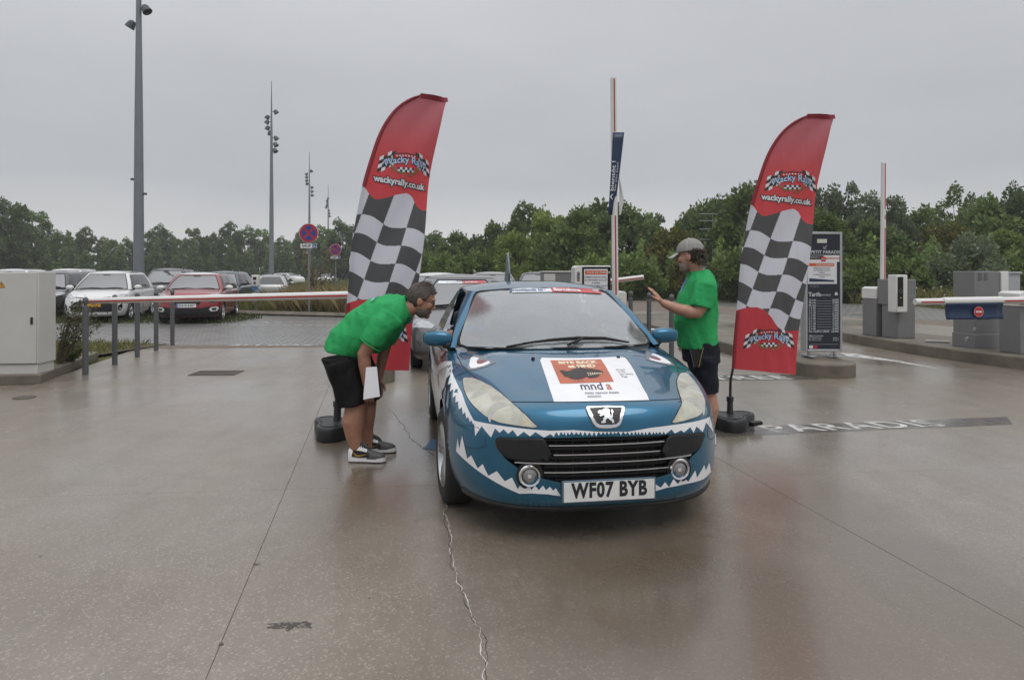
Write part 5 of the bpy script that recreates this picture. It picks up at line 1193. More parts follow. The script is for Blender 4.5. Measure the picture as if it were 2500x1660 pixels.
        tx = MB(); text_on(tx, 'Wacky Rally', 58, lambda x, y: E(x * .98, y + 2 + .0016 * x * x * -1 + 4, .0075), offset=1.0)
        to = MB(); text_on(to, 'Wacky Rally', 58, lambda x, y: E(x * .98, y + 2 + .0016 * x * x * -1 + 4, .006), offset=4.2)
        return [('emblem_checks', wh, 'flag_white'), ('emblem_checks', bl, 'flag_black'), ('emblem_band', rd, 'emblem_red'), ('emblem_stars', st, 'flag_white'), ('emblem_laurel', lf, 'laurel'), ('lettering', to, 'flag_black'), ('lettering', tx, 'wacky_blue')]
    for nm, c in (('flag_white', (.68, .68, .72)), ('flag_black', (.035, .035, .04)), ('emblem_red', (.42, .02, .025)), ('laurel', (.16, .17, .06)), ('wacky_blue', (.42, .56, .80))): mat(nm, c, .6)
    ov = []
    for cx, cy, k in ((370, 412, .86), (243, 1310, .84)): ov += emblem(cx, cy, k)
    tx = MB(); text_on(tx, 'wackyrally.co.uk', 46, lambda x, y: CL(343 + x * .98, 527 + x * .09 - y, .006), offset=1.6); to = MB(); text_on(to, 'wackyrally.co.uk', 46, lambda x, y: CL(343 + x * .98, 527 + x * .09 - y, .004), offset=6.0)
    ov += [('lettering', to, 'flag_black'), ('lettering', tx, 'flag_white')]
    return me, sleeve, sleeve2, [(n, o.mesh(n, MATS[m_], 0)) for n, o, m_ in ov]
FM = flag_meshes()
pole_m = mat('flag_pole', (.012, .012, .013), .35)
base_m = mat('base_plastic', (.022, .023, .025), .42, var=.15, vscale=12, bump=.1, bscale=120)
def feather_flag(x, y, rz, label, base_rz, sc=1.0, bs=(0, 0)):
    r = empty('feather_flag', (x, y, .008), rz, label, 'feather flag', 'checkered feather flags'); r.scale = (sc, sc, sc)
    c = linked('cloth', FM[0], r); linked('sleeve', FM[1], r); linked('sleeve', FM[2], r)
    for n, me in FM[3]: linked(n, me, c)['kind'] = 'stuff'
    # the mast bends with the cloth's leading edge
    P = [(.0, 0, .12), (.004, 0, .45)] + [tuple(CL(lead(yy) + 10, yy, -.016)) for yy in (1480, 1130, 830, 560, 420, 270, 160, 90, 50)]
    m = MB(); m.tube(P, [.014, .013, .012, .011, .010, .009, .008, .007, .006, .005, .004], 8); m.build('pole', pole_m, r)
    b = empty('base', (bs[0], bs[1], 0), base_rz); b.parent = r
    # water-filled foot: three-lobed slab with a grip and a socket
    def lobe(k): return [((.235 + .06 * cos(3 * a)) * cos(a) * k * 1.05, (.235 + .06 * cos(3 * a)) * sin(a) * k * .85) for a in np.linspace(0, 2 * pi, 48, endpoint=False)]
    m = MB(); m.grid([[(*p, z) for p in lobe(k)] for k, z in ((.97, 0), (1.0, .015), (1.0, .085), (.985, .105), (.95, .118), (.55, .128), (.2, .135), (.02, .136))], closed=True); m.build('foot', base_m, b, smooth=50)
    m = MB(); m.tube([(*lobe(.80)[i], .124) for i in range(0, 48)] + [(*lobe(.80)[0], .124)], .004, 5); m.build('foot_groove', gloss_black, b)
    m = MB(); m.extrude([(.02, -.262, .05), (.16, -.262, .055), (.15, -.262, .09), (.03, -.262, .092)], (0, .06, 0)); m.build('grip', gloss_black, b, bevel=.008)
    m = MB(); m.lathe([(.036, .12), (.030, .16), (.027, .25), (.034, .25), (.034, .295), (.026, .30), (.014, .30)], n=18); m.build('socket', base_m, b, smooth=40)
    return r
feather_flag(2.12, 6.69, 0, 'red checkered feather flag standing right of the teal car', .55, 1.003)
feather_flag(-1.595, 6.36, .52, 'red checkered feather flag behind the bending man', 1.8, 1.075, (-.02, 0))
# ------------------------------------------------------------------ people
skin_m = mat('skin', (.36, .185, .125), .5, sss=.15, var=.14, vscale=22, bump=.12, bscale=140)
skin_m2 = mat('skin_fair', (.42, .23, .165), .5, sss=.15, var=.14, vscale=22, bump=.12, bscale=140)
def cloth_mat(name, col, fold=.5, rough=.75, sheen=0.0):
    m = mat(name, col, rough, var=.10, vscale=9, sheen=sheen, spec=.25)
    t = m.node_tree; b = t.nodes['Principled BSDF']; tc = t.nodes.new('ShaderNodeTexCoord')
    n1 = t.nodes.new('ShaderNodeTexNoise'); n1.inputs['Scale'].default_value = 9; n1.inputs['Detail'].default_value = 2; n1.inputs['Distortion'].default_value = .8; t.links.new(tc.outputs['Object'], n1.inputs['Vector'])
    n2 = t.nodes.new('ShaderNodeTexNoise'); n2.inputs['Scale'].default_value = 420; t.links.new(tc.outputs['Object'], n2.inputs['Vector'])
    ma = t.nodes.new('ShaderNodeMath'); ma.operation = 'MULTIPLY_ADD'; ma.inputs[1].default_value = .03; t.links.new(n2.outputs['Fac'], ma.inputs[0]); t.links.new(n1.outputs['Fac'], ma.inputs[2])
    bp = t.nodes.new('ShaderNodeBump'); bp.inputs['Strength'].default_value = fold; bp.inputs['Distance'].default_value = .03; t.links.new(ma.outputs[0], bp.inputs['Height']); t.links.new(bp.outputs[0], b.inputs['Normal']); return m
green_shirt = cloth_mat('green_jersey', (.028, .34, .105), .5); black_short = cloth_mat('black_short_cloth', (.0055, .0055, .006), .5); navy_short = cloth_mat('navy_short_cloth', (.010, .012, .020), .5); blue_shirt = cloth_mat('blue_shirt', (.03, .11, .40), .4)

class Fig:
    def __init__(s, name, origin, label): s.o = Vector(origin); s.r = empty(name, origin, 0, label, 'person')
    def L(s, p): return Vector(p) - s.o
    def mesh(s, mb, name, m, voxel=.006, smooth=4, parent=None, disp=None):
        me = bpy.data.meshes.new(name); me.from_pydata([tuple(Vector(v) - s.o) for v in mb.v], [], mb.f); o = bpy.data.objects.new(name, me); C.objects.link(o)
        if voxel:
            md = o.modifiers.new('r', 'REMESH'); md.mode = 'VOXEL'; md.voxel_size = voxel
            md = o.modifiers.new('s', 'SMOOTH'); md.iterations = smooth; md.factor = .6
            me = applied(o); o = bpy.data.objects.new(name, me); C.objects.link(o)
        if disp:
            n = len(me.vertices); co = np.empty(n * 3, np.float32); me.vertices.foreach_get('co', co); co = co.reshape(-1, 3); nr = np.empty(n * 3, np.float32); me.vertices.foreach_get('normal', nr); nr = nr.reshape(-1, 3)
            co += nr * disp(co)[:, None].astype(np.float32); me.vertices.foreach_set('co', co.ravel()); me.update()
        me.materials.clear(); me.materials.append(m); me.shade_smooth(); o.parent = parent or s.r; return o
    def raw(s, mb, name, m, parent=None, smooth=40):
        mb.v = [tuple(Vector(v) - s.o) for v in mb.v]; return mb.build(name, m, parent or s.r, smooth)
def rings(mb, secs, n=28, power=2.4):
    """loft: secs = (centre, axis u, half a, axis w, half b)"""
    rows = []
    for c, u, a, w, b in secs:
        c, u, w = Vector(c), Vector(u).normalized(), Vector(w).normalized(); row = []
        for i in range(n):
            q = 2 * pi * i / n; cx, sx = cos(q), sin(q); row.append(c + u * (a * math.copysign(abs(cx) ** (2 / power), cx)) + w * (b * math.copysign(abs(sx) ** (2 / power), sx)))
        rows.append(row)
    mb.grid(rows, closed=True); k = len(mb.v); m0 = k - n * len(rows); mb.f.append(tuple(range(m0, m0 + n))[::-1]); mb.f.append(tuple(range(k - n, k))); mb.mi += [0, 0]; return mb
class Head:
    def __init__(s, c, f, up=(0, 0, 1)):
        s.c = Vector(c); s.f = Vector(f).normalized(); u = Vector(up); u = (u - s.f * u.dot(s.f)).normalized(); s.u = u; s.l = s.f.cross(u)   # l: the figure's right
        s.M = Matrix((s.l, s.f, s.u)).transposed()
    K = 1.0
    def p(s, l, f, u): return s.c + (s.l * l + s.f * f + s.u * u) * s.K
    def ball(s, mb, c, r): mb.ball(s.p(*c), s.K, 26, 18, sc=r, M=s.M)
    def skin(s, mb):
        s.ball(mb, (0, -.008, .035), (.079, .100, .092)); s.ball(mb, (0, .030, -.02), (.069, .072, .085)); s.ball(mb, (0, .045, -.065), (.055, .056, .052)); s.ball(mb, (0, .078, -.098), (.026, .024, .022))
        mb.tube([s.p(0, .088, .020), s.p(0, .108, -.012), s.p(0, .116, -.030)], [.009, .012, .014], 8); s.ball(mb, (.013, .102, -.031), (.010, .011, .009)); s.ball(mb, (-.013, .102, -.031), (.010, .011, .009))
        mb.tube([s.p(-.048, .078, .032), s.p(-.02, .094, .036), s.p(.02, .094, .036), s.p(.048, .078, .032)], .010, 8)
        mb.tube([s.p(-.026, .088, -.060), s.p(0, .099, -.060), s.p(.026, .088, -.060)], [.005, .009, .005], 8)
        for k in (-1, 1):
            s.ball(mb, (k * .045, .072, -.018), (.022, .022, .026)); s.ball(mb, (k * .080, -.008, -.008), (.010, .020, .032)); s.ball(mb, (k * .073, .005, -.010), (.012, .016, .022))
    def shell(s, keep, k=1.05, n=60, m=44, noise=.004, seed=0, c=(0, -.008, .035), r=(.079, .100, .092)):
        """a cap of hair: the part of the skull where keep(l, f, u) holds"""
        mb = MB(); rr = np.random.default_rng(seed); V = []; K = []
        ph = rr.uniform(0, 6, 6)
        for i in range(m + 1):
            a = pi * i / m
            for j in range(n):
                b = 2 * pi * j / n; d = (sin(a) * cos(b), sin(a) * sin(b), cos(a)); w = k + noise * 10 * (.5 * sin(9 * b + ph[0] + 3 * a) * sin(7 * a + ph[1]) + .5 * sin(17 * b + 5 * a + ph[2]) * .6 + rr.normal(0, .25))
                q = (c[0] + d[0] * r[0] * w, c[1] + d[1] * r[1] * w, c[2] + d[2] * r[2] * w); V.append(s.p(*q)); K.append(keep(*q))
        F = []
        for i in range(m):
            for j in range(n):
                q = (i * n + j, (i + 1) * n + j, (i + 1) * n + (j + 1) % n, i * n + (j + 1) % n)
                if all(K[z] for z in q): F.append(q)
        mb.add(V, F); return mb
    def eyes(s, fig):
        for k in (-1, 1):
            m = MB(); m.ball(s.p(k * .031, .077, .008), .0125, 12, 8); e = fig.raw(m, 'eye', mat('eye_white_m', (.6, .58, .55), .25)); m = MB(); m.ball(s.p(k * .031, .0845, .008), .0062, 10, 6); fig.raw(m, 'iris', mat('iris_dark', (.03, .02, .015), .2), e)
def hand(mb, wrist, d, palm_n, side, curl=.2, spread=.10, L=1.0):
    """palm and five fingers: d along the hand, palm_n out of the palm, side: +1 puts the thumb to d x palm_n"""
    w = Vector(wrist); d = Vector(d).normalized(); n = Vector(palm_n); n = (n - d * n.dot(d)).normalized(); t = d.cross(n) * side
    secs = []
    for k, a, b in ((-.02, .027, .021), (.02, .032, .019), (.06, .041, .0165), (.092, .041, .0135)): secs.append((w + d * k * L, t, a * L, n, b * L))
    rings(mb, secs, 16, 2.6)
    for i, (off, ln) in enumerate(((.030, .070), (.010, .080), (-.010, .074), (-.029, .058))):
        p = w + d * (.088 * L) + t * (off * L); a = (d + t * (spread * (1.5 - i) * .6)).normalized(); q = [p - a * .012]; ang = curl * .5; cur = p
        for j, fr in enumerate((.45, .32, .23)):
            v = (a * cos(ang) + n * sin(ang)); cur = cur + v * ln * fr * L; q.append(cur); ang += curl * (1 + .3 * i)
        mb.tube(q, [.0095 * L, .0088 * L, .0080 * L, .0062 * L], 8); mb.ball(q[-1], .0062 * L, 8, 6)
    b = w + d * .022 * L + t * .026 * L; v = (d * .75 + t * .75 + n * .25).normalized(); q = [b, b + v * .036 * L, b + v * .036 * L + (d * .95 + t * .35 + n * .15).normalized() * .030 * L, b + v * .036 * L + (d * .95 + t * .35 + n * .15).normalized() * .030 * L + (d + n * .3).normalized() * .022 * L]
    mb.tube(q, [.016 * L, .0125 * L, .0105 * L, .0075 * L], 8); mb.ball(q[-1], .0075 * L, 8, 6)
def wrinkles(fr, amp, seed):
    rr = np.random.default_rng(seed); ks = rr.normal(0, 1, (5, 3)) * fr; ph = rr.uniform(0, 6, 5)
    return lambda co: amp * sum(np.sin(co @ k + p) for k, p in zip(ks, ph)) / 2
def sneaker(fig, heel, fwd, label=None, sz=.30, full=True):
    """low trainer: rubber sole, white quarters, black tongue and toe box, laces, gold swoosh"""
    h = Vector(heel); f = Vector(fwd).normalized(); s = Vector((0, 0, 1)).cross(f); wv = mat('trainer_white', (.76, .76, .76), .45); bk = mat('trainer_black', (.02, .02, .022), .5)
    def P(a, b, z): return h + f * a * sz + s * b + Vector((0, 0, z))
    prof = [(0, .026), (.06, .036), (.2, .038), (.4, .036), (.6, .044), (.78, .049), (.92, .040), (.985, .022), (1.0, .004)]
    out = [(a, b) for a, b in prof] + [(a, -b * .94) for a, b in prof[::-1]]
    m = MB(); n = len(out); V = [P(a, b, .0) for a, b in out] + [P(a, b * 1.02, .030 + .008 * (a > .9)) for a, b in out]; m.add(V, [tuple(range(n)), tuple(range(n, 2 * n))] + [(i, (i + 1) % n, n + (i + 1) % n, n + i) for i in range(n)]); sh = fig.raw(m, 'shoe', wv, smooth=50)
    m = MB(); m.add([P(a, b * 1.0, -.003) for a, b in out] + [P(a, b * 1.01, .006) for a, b in out], [tuple(range(n)), tuple(range(n, 2 * n))] + [(i, (i + 1) % n, n + (i + 1) % n, n + i) for i in range(n)]); fig.raw(m, 'outsole', bk, sh)
    def upper(secs):
        m = MB(); rows = []
        for a, w, z, sh_ in secs: rows.append([P(a + sh_ * (1 - abs(cos(q))) , w * cos(q), .028 + z * sin(q) ** .8) for q in np.linspace(0, pi, 13)])
        m.grid(rows); return m
    fig.raw(upper([(.0, .024, .070, .0), (.04, .033, .085, .0), (.15, .036, .092, .0), (.28, .036, .100, .02), (.40, .036, .088, .02), (.52, .039, .072, .01)]), 'upper', wv, sh)
    fig.raw(upper([(.50, .039, .076, .0), (.62, .044, .060, .0), (.75, .047, .050, .0), (.88, .041, .040, 0), (.965, .024, .024, 0), (.99, .006, .006, 0)]), 'toe_box', mat('trainer_grey', (.07, .07, .073), .5), sh)
    m = MB(); m.tube([P(.20, 0, .10), P(.34, 0, .128), P(.45, 0, .108), P(.56, 0, .082)], [.026, .030, .028, .022], 10, sx=.55); fig.raw(m, 'tongue', bk, sh)
    m = MB()
    for i in range(5): z = .128 - i * .011; a = .34 + i * .05; m.tube([P(a, -.030, z - .012), P(a + .01, 0, z + .004), P(a, .030, z - .012)], .0035, 5)
    fig.raw(m, 'laces', mat('lace_white', (.6, .6, .6), .7), sh)
    for k in (-1, 1):
        m = MB(); m.add([P(a, k * (.0385 + .004 * (a > .4)), z) for a, z in ((.12, .088), (.20, .050), (.30, .046), (.56, .070), (.34, .058), (.24, .060))], [(0, 1, 2, 3, 4, 5)]); md = fig.raw(m, 'swoosh', mat('gold_foil', (.50, .30, .06), .35, metal=.5), sh)
        m = MB(); m.add([P(a, k * (.0372 + .004 * (a > .4)), z) for a, z in ((.10, .045), (.30, .036), (.58, .040), (.56, .078), (.36, .092), (.14, .098))], [(0, 1, 2, 3, 4, 5)]); fig.raw(m, 'side_panel', bk, sh)
    return sh

# --- the bending man, in profile, looking at the driver's window
A = Fig('person', (-1.20, 5.50, .008), 'man in green T-shirt and black shorts bending to the car window')
X, Y_, Z_ = (1, 0, 0), (0, 1, 0), (0, 0, 1)
hd = Head((-.728, 5.53, 1.285), (.93, .12, -.33)); hd.K = 1.08
m = MB(); hd.skin(m)
m.tube([(-.90, 5.53, 1.17), (-.835, 5.53, 1.215), (-.775, 5.53, 1.235)], [.078, .066, .062], 18)
kn, kf = (-1.225, 5.43, .50), (-1.20, 5.63, .50)
m.tube([(-1.345, 5.43, .80), (-1.29, 5.43, .66), kn, (-1.232, 5.43, .44), (-1.255, 5.425, .32), (-1.248, 5.42, .20), (-1.228, 5.415, .10), (-1.222, 5.415, .05)], [.115, .10, .092, .089, .092, .068, .048, .048], 18)
m.tube([(-1.335, 5.63, .80), (-1.27, 5.63, .66), kf, (-1.20, 5.64, .44), (-1.215, 5.645, .32), (-1.21, 5.65, .20), (-1.19, 5.655, .10), (-1.185, 5.655, .05)], [.115, .10, .090, .087, .090, .067, .048, .048], 18)
m.tube([(-1.07, 5.318, .99), (-1.09, 5.315, .965), (-1.115, 5.315, .93), (-1.15, 5.32, .87), (-1.145, 5.325, .80), (-1.135, 5.335, .70), (-1.13, 5.34, .63)], [.048, .053, .055, .053, .051, .041, .033], 16)
hand(m, (-1.128, 5.345, .62), (.10, .10, -1), (-.3, 1, 0), 1, .35)
m.tube([(-1.03, 5.75, .99), (-1.045, 5.755, .94), (-1.06, 5.76, .90), (-1.085, 5.75, .80), (-1.10, 5.74, .70), (-1.11, 5.73, .62)], [.046, .050, .052, .048, .039, .032], 16)
hand(m, (-1.11, 5.725, .61), (.05, -.15, -1), (-.3, -1, 0), -1, .35)
A.mesh(m, 'body', skin_m, .0045, 5)
# shirt: back arched from waist to collar
m = MB()
rings(m, [((-1.365, 5.53, .86), (-.97, 0, .25), .150, Y_, .20), ((-1.335, 5.53, .905), (-.93, 0, .36), .168, Y_, .21), ((-1.27, 5.53, .955), (-.87, 0, .49), .20, Y_, .22), ((-1.17, 5.53, 1.03), (-.74, 0, .68), .212, Y_, .228), ((-1.055, 5.53, 1.12), (-.53, 0, .85), .202, Y_, .23), ((-.945, 5.53, 1.18), (-.37, 0, .93), .158, Y_, .22), ((-.87, 5.53, 1.213), (-.28, 0, .96), .118, Y_, .15), ((-.835, 5.53, 1.228), (-.24, 0, .97), .092, Y_, .085)], 32, 2.3)
m.ball((-1.10, 5.53, .965), 1, 20, 14, sc=(.13, .19, .11))
m.tube([(-.955, 5.375, 1.165), (-1.00, 5.335, 1.10), (-1.06, 5.315, 1.01), (-1.095, 5.312, .955)], [.105, .105, .094, .090], 18)
m.tube([(-.95, 5.685, 1.165), (-.985, 5.72, 1.09), (-1.03, 5.75, 1.0), (-1.05, 5.755, .95)], [.105, .105, .094, .090], 18)
w1 = wrinkles(34, .0032, 3); w2 = wrinkles(14, .006, 8)
sh_ = A.mesh(m, 'shirt', green_shirt, .009, 5, disp=lambda c: w1(c) + w2(c))
for c_, d_, r_ in (((-1.098, 5.312, .952), (.58, .05, .82), .091), ((-1.052, 5.755, .947), (.5, -.1, .86), .091)):
    q_ = Vector(d_).to_track_quat('Z', 'Y'); MBx = MB(); MBx.tube([Vector(c_) + q_ @ Vector((r_ * cos(a), r_ * sin(a), 0)) for a in np.linspace(0, 2 * pi, 25)], .005, 6); A.raw(MBx, 'sleeve_hem', green_shirt, sh_)
m = MB(); m.tube([(-.838 - .028 * sin(a), 5.53 + .088 * cos(a), 1.232 + .088 * sin(a)) for a in np.linspace(0, 2 * pi, 25)], .010, 6); A.raw(m, 'collar', green_shirt, sh_)
# shorts
m = MB()
rings(m, [((-1.335, 5.53, .89), (-.97, 0, .24), .130, Y_, .175), ((-1.35, 5.53, .82), X, .172, Y_, .21), ((-1.325, 5.53, .74), X, .165, Y_, .21)], 30, 2.5)
m.tube([(-1.345, 5.435, .80), (-1.31, 5.43, .67), (-1.275, 5.43, .55), (-1.256, 5.43, .455)], [.150, .140, .132, .130], 18); m.tube([(-1.31, 5.625, .80), (-1.255, 5.63, .68), (-1.22, 5.63, .56), (-1.21, 5.635, .455)], [.145, .145, .136, .134], 18)
w3 = wrinkles(22, .005, 5); so = A.mesh(m, 'shorts', black_short, .009, 4, disp=lambda c: w3(c))
sneaker(A, (-1.285, 5.40, .011), (1, -.05, 0)); sneaker(A, (-1.255, 5.66, .011), (1, .10, 0))
for y in (5.415, 5.655):
    m = MB(); m.tube([(-1.225 if y < 5.5 else -1.19, y, .085), (-1.225 if y < 5.5 else -1.19, y, .125)], [.049, .046], 14); A.raw(m, 'sock', MATS['trainer_black'] if y > 5.5 else MATS['trainer_white'])
# hair, beard, glasses
grey_hair = mat('grey_hair', (.11, .092, .082), .6, var=.7, vscale=60, bump=.9, bscale=160, stretch=(1, 1, 3)); beard_m = mat('grey_beard', (.16, .13, .115), .75, var=.5, vscale=90, bump=.8, bscale=260)
h_ = A.raw(hd.shell(lambda l, f, u: (f < .052 + .3 * (u - .06) and u > .02) or (f < -.015 and u > -.055) or u > .095, 1.09, noise=.006, seed=2), 'hair', grey_hair); md = h_.modifiers.new('s', 'SOLIDIFY'); md.thickness = .014; md.offset = -1
m = MB()
for i in range(170):
    a = random.uniform(-1.1, 1.1); b = random.uniform(-.35, 1.2); base = hd.p(.082 * sin(a), -.008 + .104 * cos(a) * sin(b) * (1 if random.random() < .75 else -1), .035 + .098 * cos(b)); tip = base + hd.f * random.uniform(.004, .028) + hd.u * random.uniform(.008, .022) + hd.l * random.uniform(-.012, .012); m.tube([base, base * .5 + tip * .5 + hd.u * .004, tip], [.0035, .003, .001], 4)
tf = A.raw(m, 'hair_tufts', grey_hair, h_); tf['kind'] = 'stuff'
b_ = A.raw(hd.shell(lambda l, f, u: u < -.03 and f > -.005 and (u < -.05 or abs(l) > .028) and not (f > .07 and u > -.052), 1.0, noise=.003, seed=4, c=(0, .036, -.050), r=(.064, .066, .074)), 'beard', beard_m)
m = MB()
for k in (-1, 1):
    m.tube([hd.p(k * .033 + .026 * cos(a), .102, .004 + .019 * sin(a)) for a in np.linspace(0, 2 * pi, 21)], .0028, 6); m.tube([hd.p(k * .058, .100, .010), hd.p(k * .080, .06, .012), hd.p(k * .083, -.01, .012), hd.p(k * .082, -.025, -.006)], .0028, 6)
m.tube([hd.p(-.008, .105, .008), hd.p(.008, .105, .008)], .0026, 6); A.raw(m, 'glasses', gloss_black)
hd.eyes(A)
# printing on the shirt
m = MB(); bk = [(-1.14, 5.47), (-1.10, 5.60)]
text_on(m, 'MARSHAL', .055, lambda x, y: Vector((-1.10 + y * .9, 5.49 + x * .9, 1.312 + y * .42 - .30 * (x * .9 - .04) ** 2 * 3)) - A.o, offset=.001); m.build('lettering', mat('pale_blue_print', (.42, .62, .85), .6), sh_)
m = MB()
for i, s in enumerate(('Brooklands', 'to', 'Barcelona')): text_on(m, s, .034, lambda x, y: Vector((-1.02 + .06 * x * 0 - i * .030 + y * .5, 5.42 + x * .2, .985 + x * .8 - i * .02)) - A.o)
m.build('lettering', mat('white_print', (.7, .72, .72), .6), sh_)
# sheet of paper held against the thigh
pp = empty('paper_sheet', (-1.08, 5.285, .65), 0, 'white sheet of paper held by the bending man', 'paper')
m = MB(); TL, TR, BR, BL = (np.array(p) for p in ((-.045, .0, .125), (.035, .02, .127), (.062, .01, -.105), (-.062, -.025, -.122)))
m.grid([[Vector((TL * (1 - s) + TR * s) * (1 - t) + (BL * (1 - s) + BR * s) * t)  for s in np.linspace(0, 1, 6)] for t in np.linspace(0, 1, 6)]); o = m.build('sheet', mat('white_sheet', (.82, .83, .87), .5), pp, smooth=0); md = o.modifiers.new('s', 'SOLIDIFY'); md.thickness = .0015

A.r.location += Vector((-.015, .09, 0)); pp.location += Vector((-.015, .09, 0))
# --- the capped man by the far door, hand raised
B_ = Fig('person', (1.66, 6.05, .008), 'man in green T-shirt and grey cap raising his hand beside the car')
hb = Head((1.555, 6.0, 1.655), (-.86, .50, -.12)); hb.K = 1.06
m = MB(); hb.skin(m); m.tube([(1.63, 6.02, 1.49), (1.605, 6.01, 1.55), (1.575, 6.005, 1.60)], [.082, .070, .064], 18)
for yy, fx in ((5.95, .0), (6.15, .03)):
    m.tube([(1.66 + fx, yy, .85), (1.675 + fx, yy, .65), (1.685 + fx, yy, .50), (1.69 + fx, yy, .44), (1.715 + fx, yy, .32), (1.705 + fx, yy, .2), (1.70 + fx, yy, .10), (1.70 + fx, yy, .05)], [.085, .09, .084, .078, .079, .058, .046, .047], 18)
m.tube([(1.60, 5.797, 1.255), (1.595, 5.796, 1.235), (1.585, 5.795, 1.21), (1.565, 5.795, 1.175), (1.50, 5.80, 1.175), (1.40, 5.81, 1.20), (1.30, 5.82, 1.24), (1.27, 5.825, 1.255)], [.050, .054, .057, .056, .056, .049, .036, .032], 16)
hand(m, (1.262, 5.825, 1.262), (-.62, .06, .78), (-.70, .35, -.55), 1, .10, .05)
m.tube([(1.69, 6.285, 1.25), (1.69, 6.288, 1.2), (1.69, 6.29, 1.15), (1.66, 6.28, 1.02), (1.60, 6.26, .92)], [.05, .052, .053, .046, .034], 16); hand(m, (1.595, 6.255, .91), (-.4, -.1, -1), (-.6, -.7, 0), -1, .4)
B_.mesh(m, 'body', skin_m2, .0045, 5)
m = MB()
rings(m, [((1.64, 6.05, .84), X, .165, Y_, .20), ((1.63, 6.05, .93), X, .172, Y_, .205), ((1.612, 6.05, 1.08), X, .184, Y_, .21), ((1.618, 6.05, 1.20), X, .178, Y_, .21), ((1.635, 6.045, 1.32), X, .158, Y_, .215), ((1.65, 6.04, 1.42), X, .125, Y_, .215), ((1.645, 6.03, 1.485), X, .105, Y_, .15), ((1.63, 6.02, 1.53), X, .088, Y_, .09)], 32, 2.4)
m.tube([(1.645, 5.87, 1.43), (1.635, 5.82, 1.38), (1.615, 5.80, 1.30), (1.59, 5.795, 1.215)], [.092, .10, .096, .092], 18); m.tube([(1.665, 6.2, 1.43), (1.68, 6.26, 1.36), (1.69, 6.285, 1.26), (1.69, 6.29, 1.20)], [.092, .098, .094, .09], 18)
w4 = wrinkles(32, .0032, 13); w5 = wrinkles(13, .006, 18); sb_ = B_.mesh(m, 'shirt', green_shirt, .009, 5, disp=lambda c: w4(c) + w5(c))
m = MB(); rings(m, [((1.655, 6.05, .90), X, .15, Y_, .19), ((1.66, 6.05, .80), X, .16, Y_, .20), ((1.67, 6.05, .72), X, .155, Y_, .20)], 30, 2.5)
m.tube([(1.66, 5.95, .78), (1.67, 5.95, .62), (1.68, 5.95, .46)], [.12, .115, .112], 18); m.tube([(1.685, 6.15, .78), (1.70, 6.15, .62), (1.71, 6.15, .46)], [.12, .115, .112], 18); B_.mesh(m, 'shorts', navy_short, .009, 4, disp=wrinkles(20, .005, 25))
sneaker(B_, (1.755, 5.94, .011), (-1, -.1, 0)); sneaker(B_, (1.785, 6.16, .011), (-1, .1, 0))
hair2 = mat('dark_curls', (.06, .045, .036), .6, var=.5, vscale=60, bump=1.0, bscale=120)
h2 = B_.raw(hb.shell(lambda l, f, u: f < .0 and u < .07 and u > -.08, 1.08, noise=.012, seed=9), 'hair', hair2)
m = MB()
for i in range(150):
    a = random.uniform(-1.3, 1.3); u = random.uniform(-.075, .045); base = hb.p(.082 * sin(a), -.02 - .092 * cos(a) * .95, u); d = (base - hb.c).normalized(); m.tube([base, base + d * .012 + hb.u * random.uniform(-.012, .012), base + d * random.uniform(.012, .026) + hb.l * random.uniform(-.012, .012) + hb.u * -.008], [.006, .006, .003], 5)
m.ball(hb.p(.0, -.105, .035), .034, 12, 8); tf = B_.raw(m, 'hair_curls', hair2, h2); tf['kind'] = 'stuff'
cap_m = mat('cap_grey', (.27, .265, .25), .8, var=.12, vscale=40, bump=.5, bscale=300)
cp_ = B_.raw(hb.shell(lambda l, f, u: u > .035, 1.13, noise=.0005, seed=1, c=(0, -.006, .040), r=(.082, .104, .096)), 'cap', cap_m); md = cp_.modifiers.new('s', 'SOLIDIFY'); md.thickness = .004
m = MB(); m.grid([[hb.p(.072 * s * (1 - .10 * t * t), .075 + .025 * (1 - s * s) * 1.0 + .092 * t * (1 - .38 * s * s), .048 - .038 * t - .014 * s * s) for s in np.linspace(-1, 1, 13)] for t in np.linspace(0, 1, 6)]); o = B_.raw(m, 'cap_brim', mat('cap_brim_pale', (.42, .41, .38), .8), cp_, 60); md = o.modifiers.new('s', 'SOLIDIFY'); md.thickness = .005
m = MB()
for l in (0,): m.tube([hb.p(.0 + .0, -.006 + .118 * cos(a), .040 + .109 * sin(a)) for a in np.linspace(.35, 2.6, 14)], .0025, 5)
m.tube([hb.p(.092 * cos(a) * 1.0, -.006, .040 + .109 * sin(a)) for a in np.linspace(.1, pi - .1, 14)], .0025, 5); m.ball(hb.p(0, -.006, .150), .008, 8, 5); B_.raw(m, 'cap_seam', MATS['cap_brim_pale'], cp_)
m = MB(); m.tube([hb.p(.05 * cos(a), -.106 + .012 * abs(cos(a)), .030 + .045 * sin(a)) for a in np.linspace(0, pi, 12)], .004, 5); B_.raw(m, 'cap_strap', cap_m, cp_)
gb_ = mat('stubble', (.30, .24, .21), .8, var=.4, vscale=120)
B_.raw(hb.shell(lambda l, f, u: u < -.05 and f > .02 and (u < -.075 or abs(l) > .03), 1.03, noise=.002, seed=6, c=(0, .034, -.052), r=(.066, .068, .078)), 'beard', gb_); hb.eyes(B_)
m = MB(); m.tube([(1.565, 5.99, 1.36), (1.53, 5.945, 1.44), (1.575, 5.945, 1.505), (1.65, 5.955, 1.555), (1.70, 6.02, 1.56), (1.66, 6.10, 1.54), (1.56, 6.10, 1.48), (1.50, 6.06, 1.38), (1.45, 6.03, 1.22)], .009, 6, sx=.5); B_.raw(m, 'lanyard', mat('lanyard_blue', (.16, .26, .55), .6, var=.4, vscale=60))
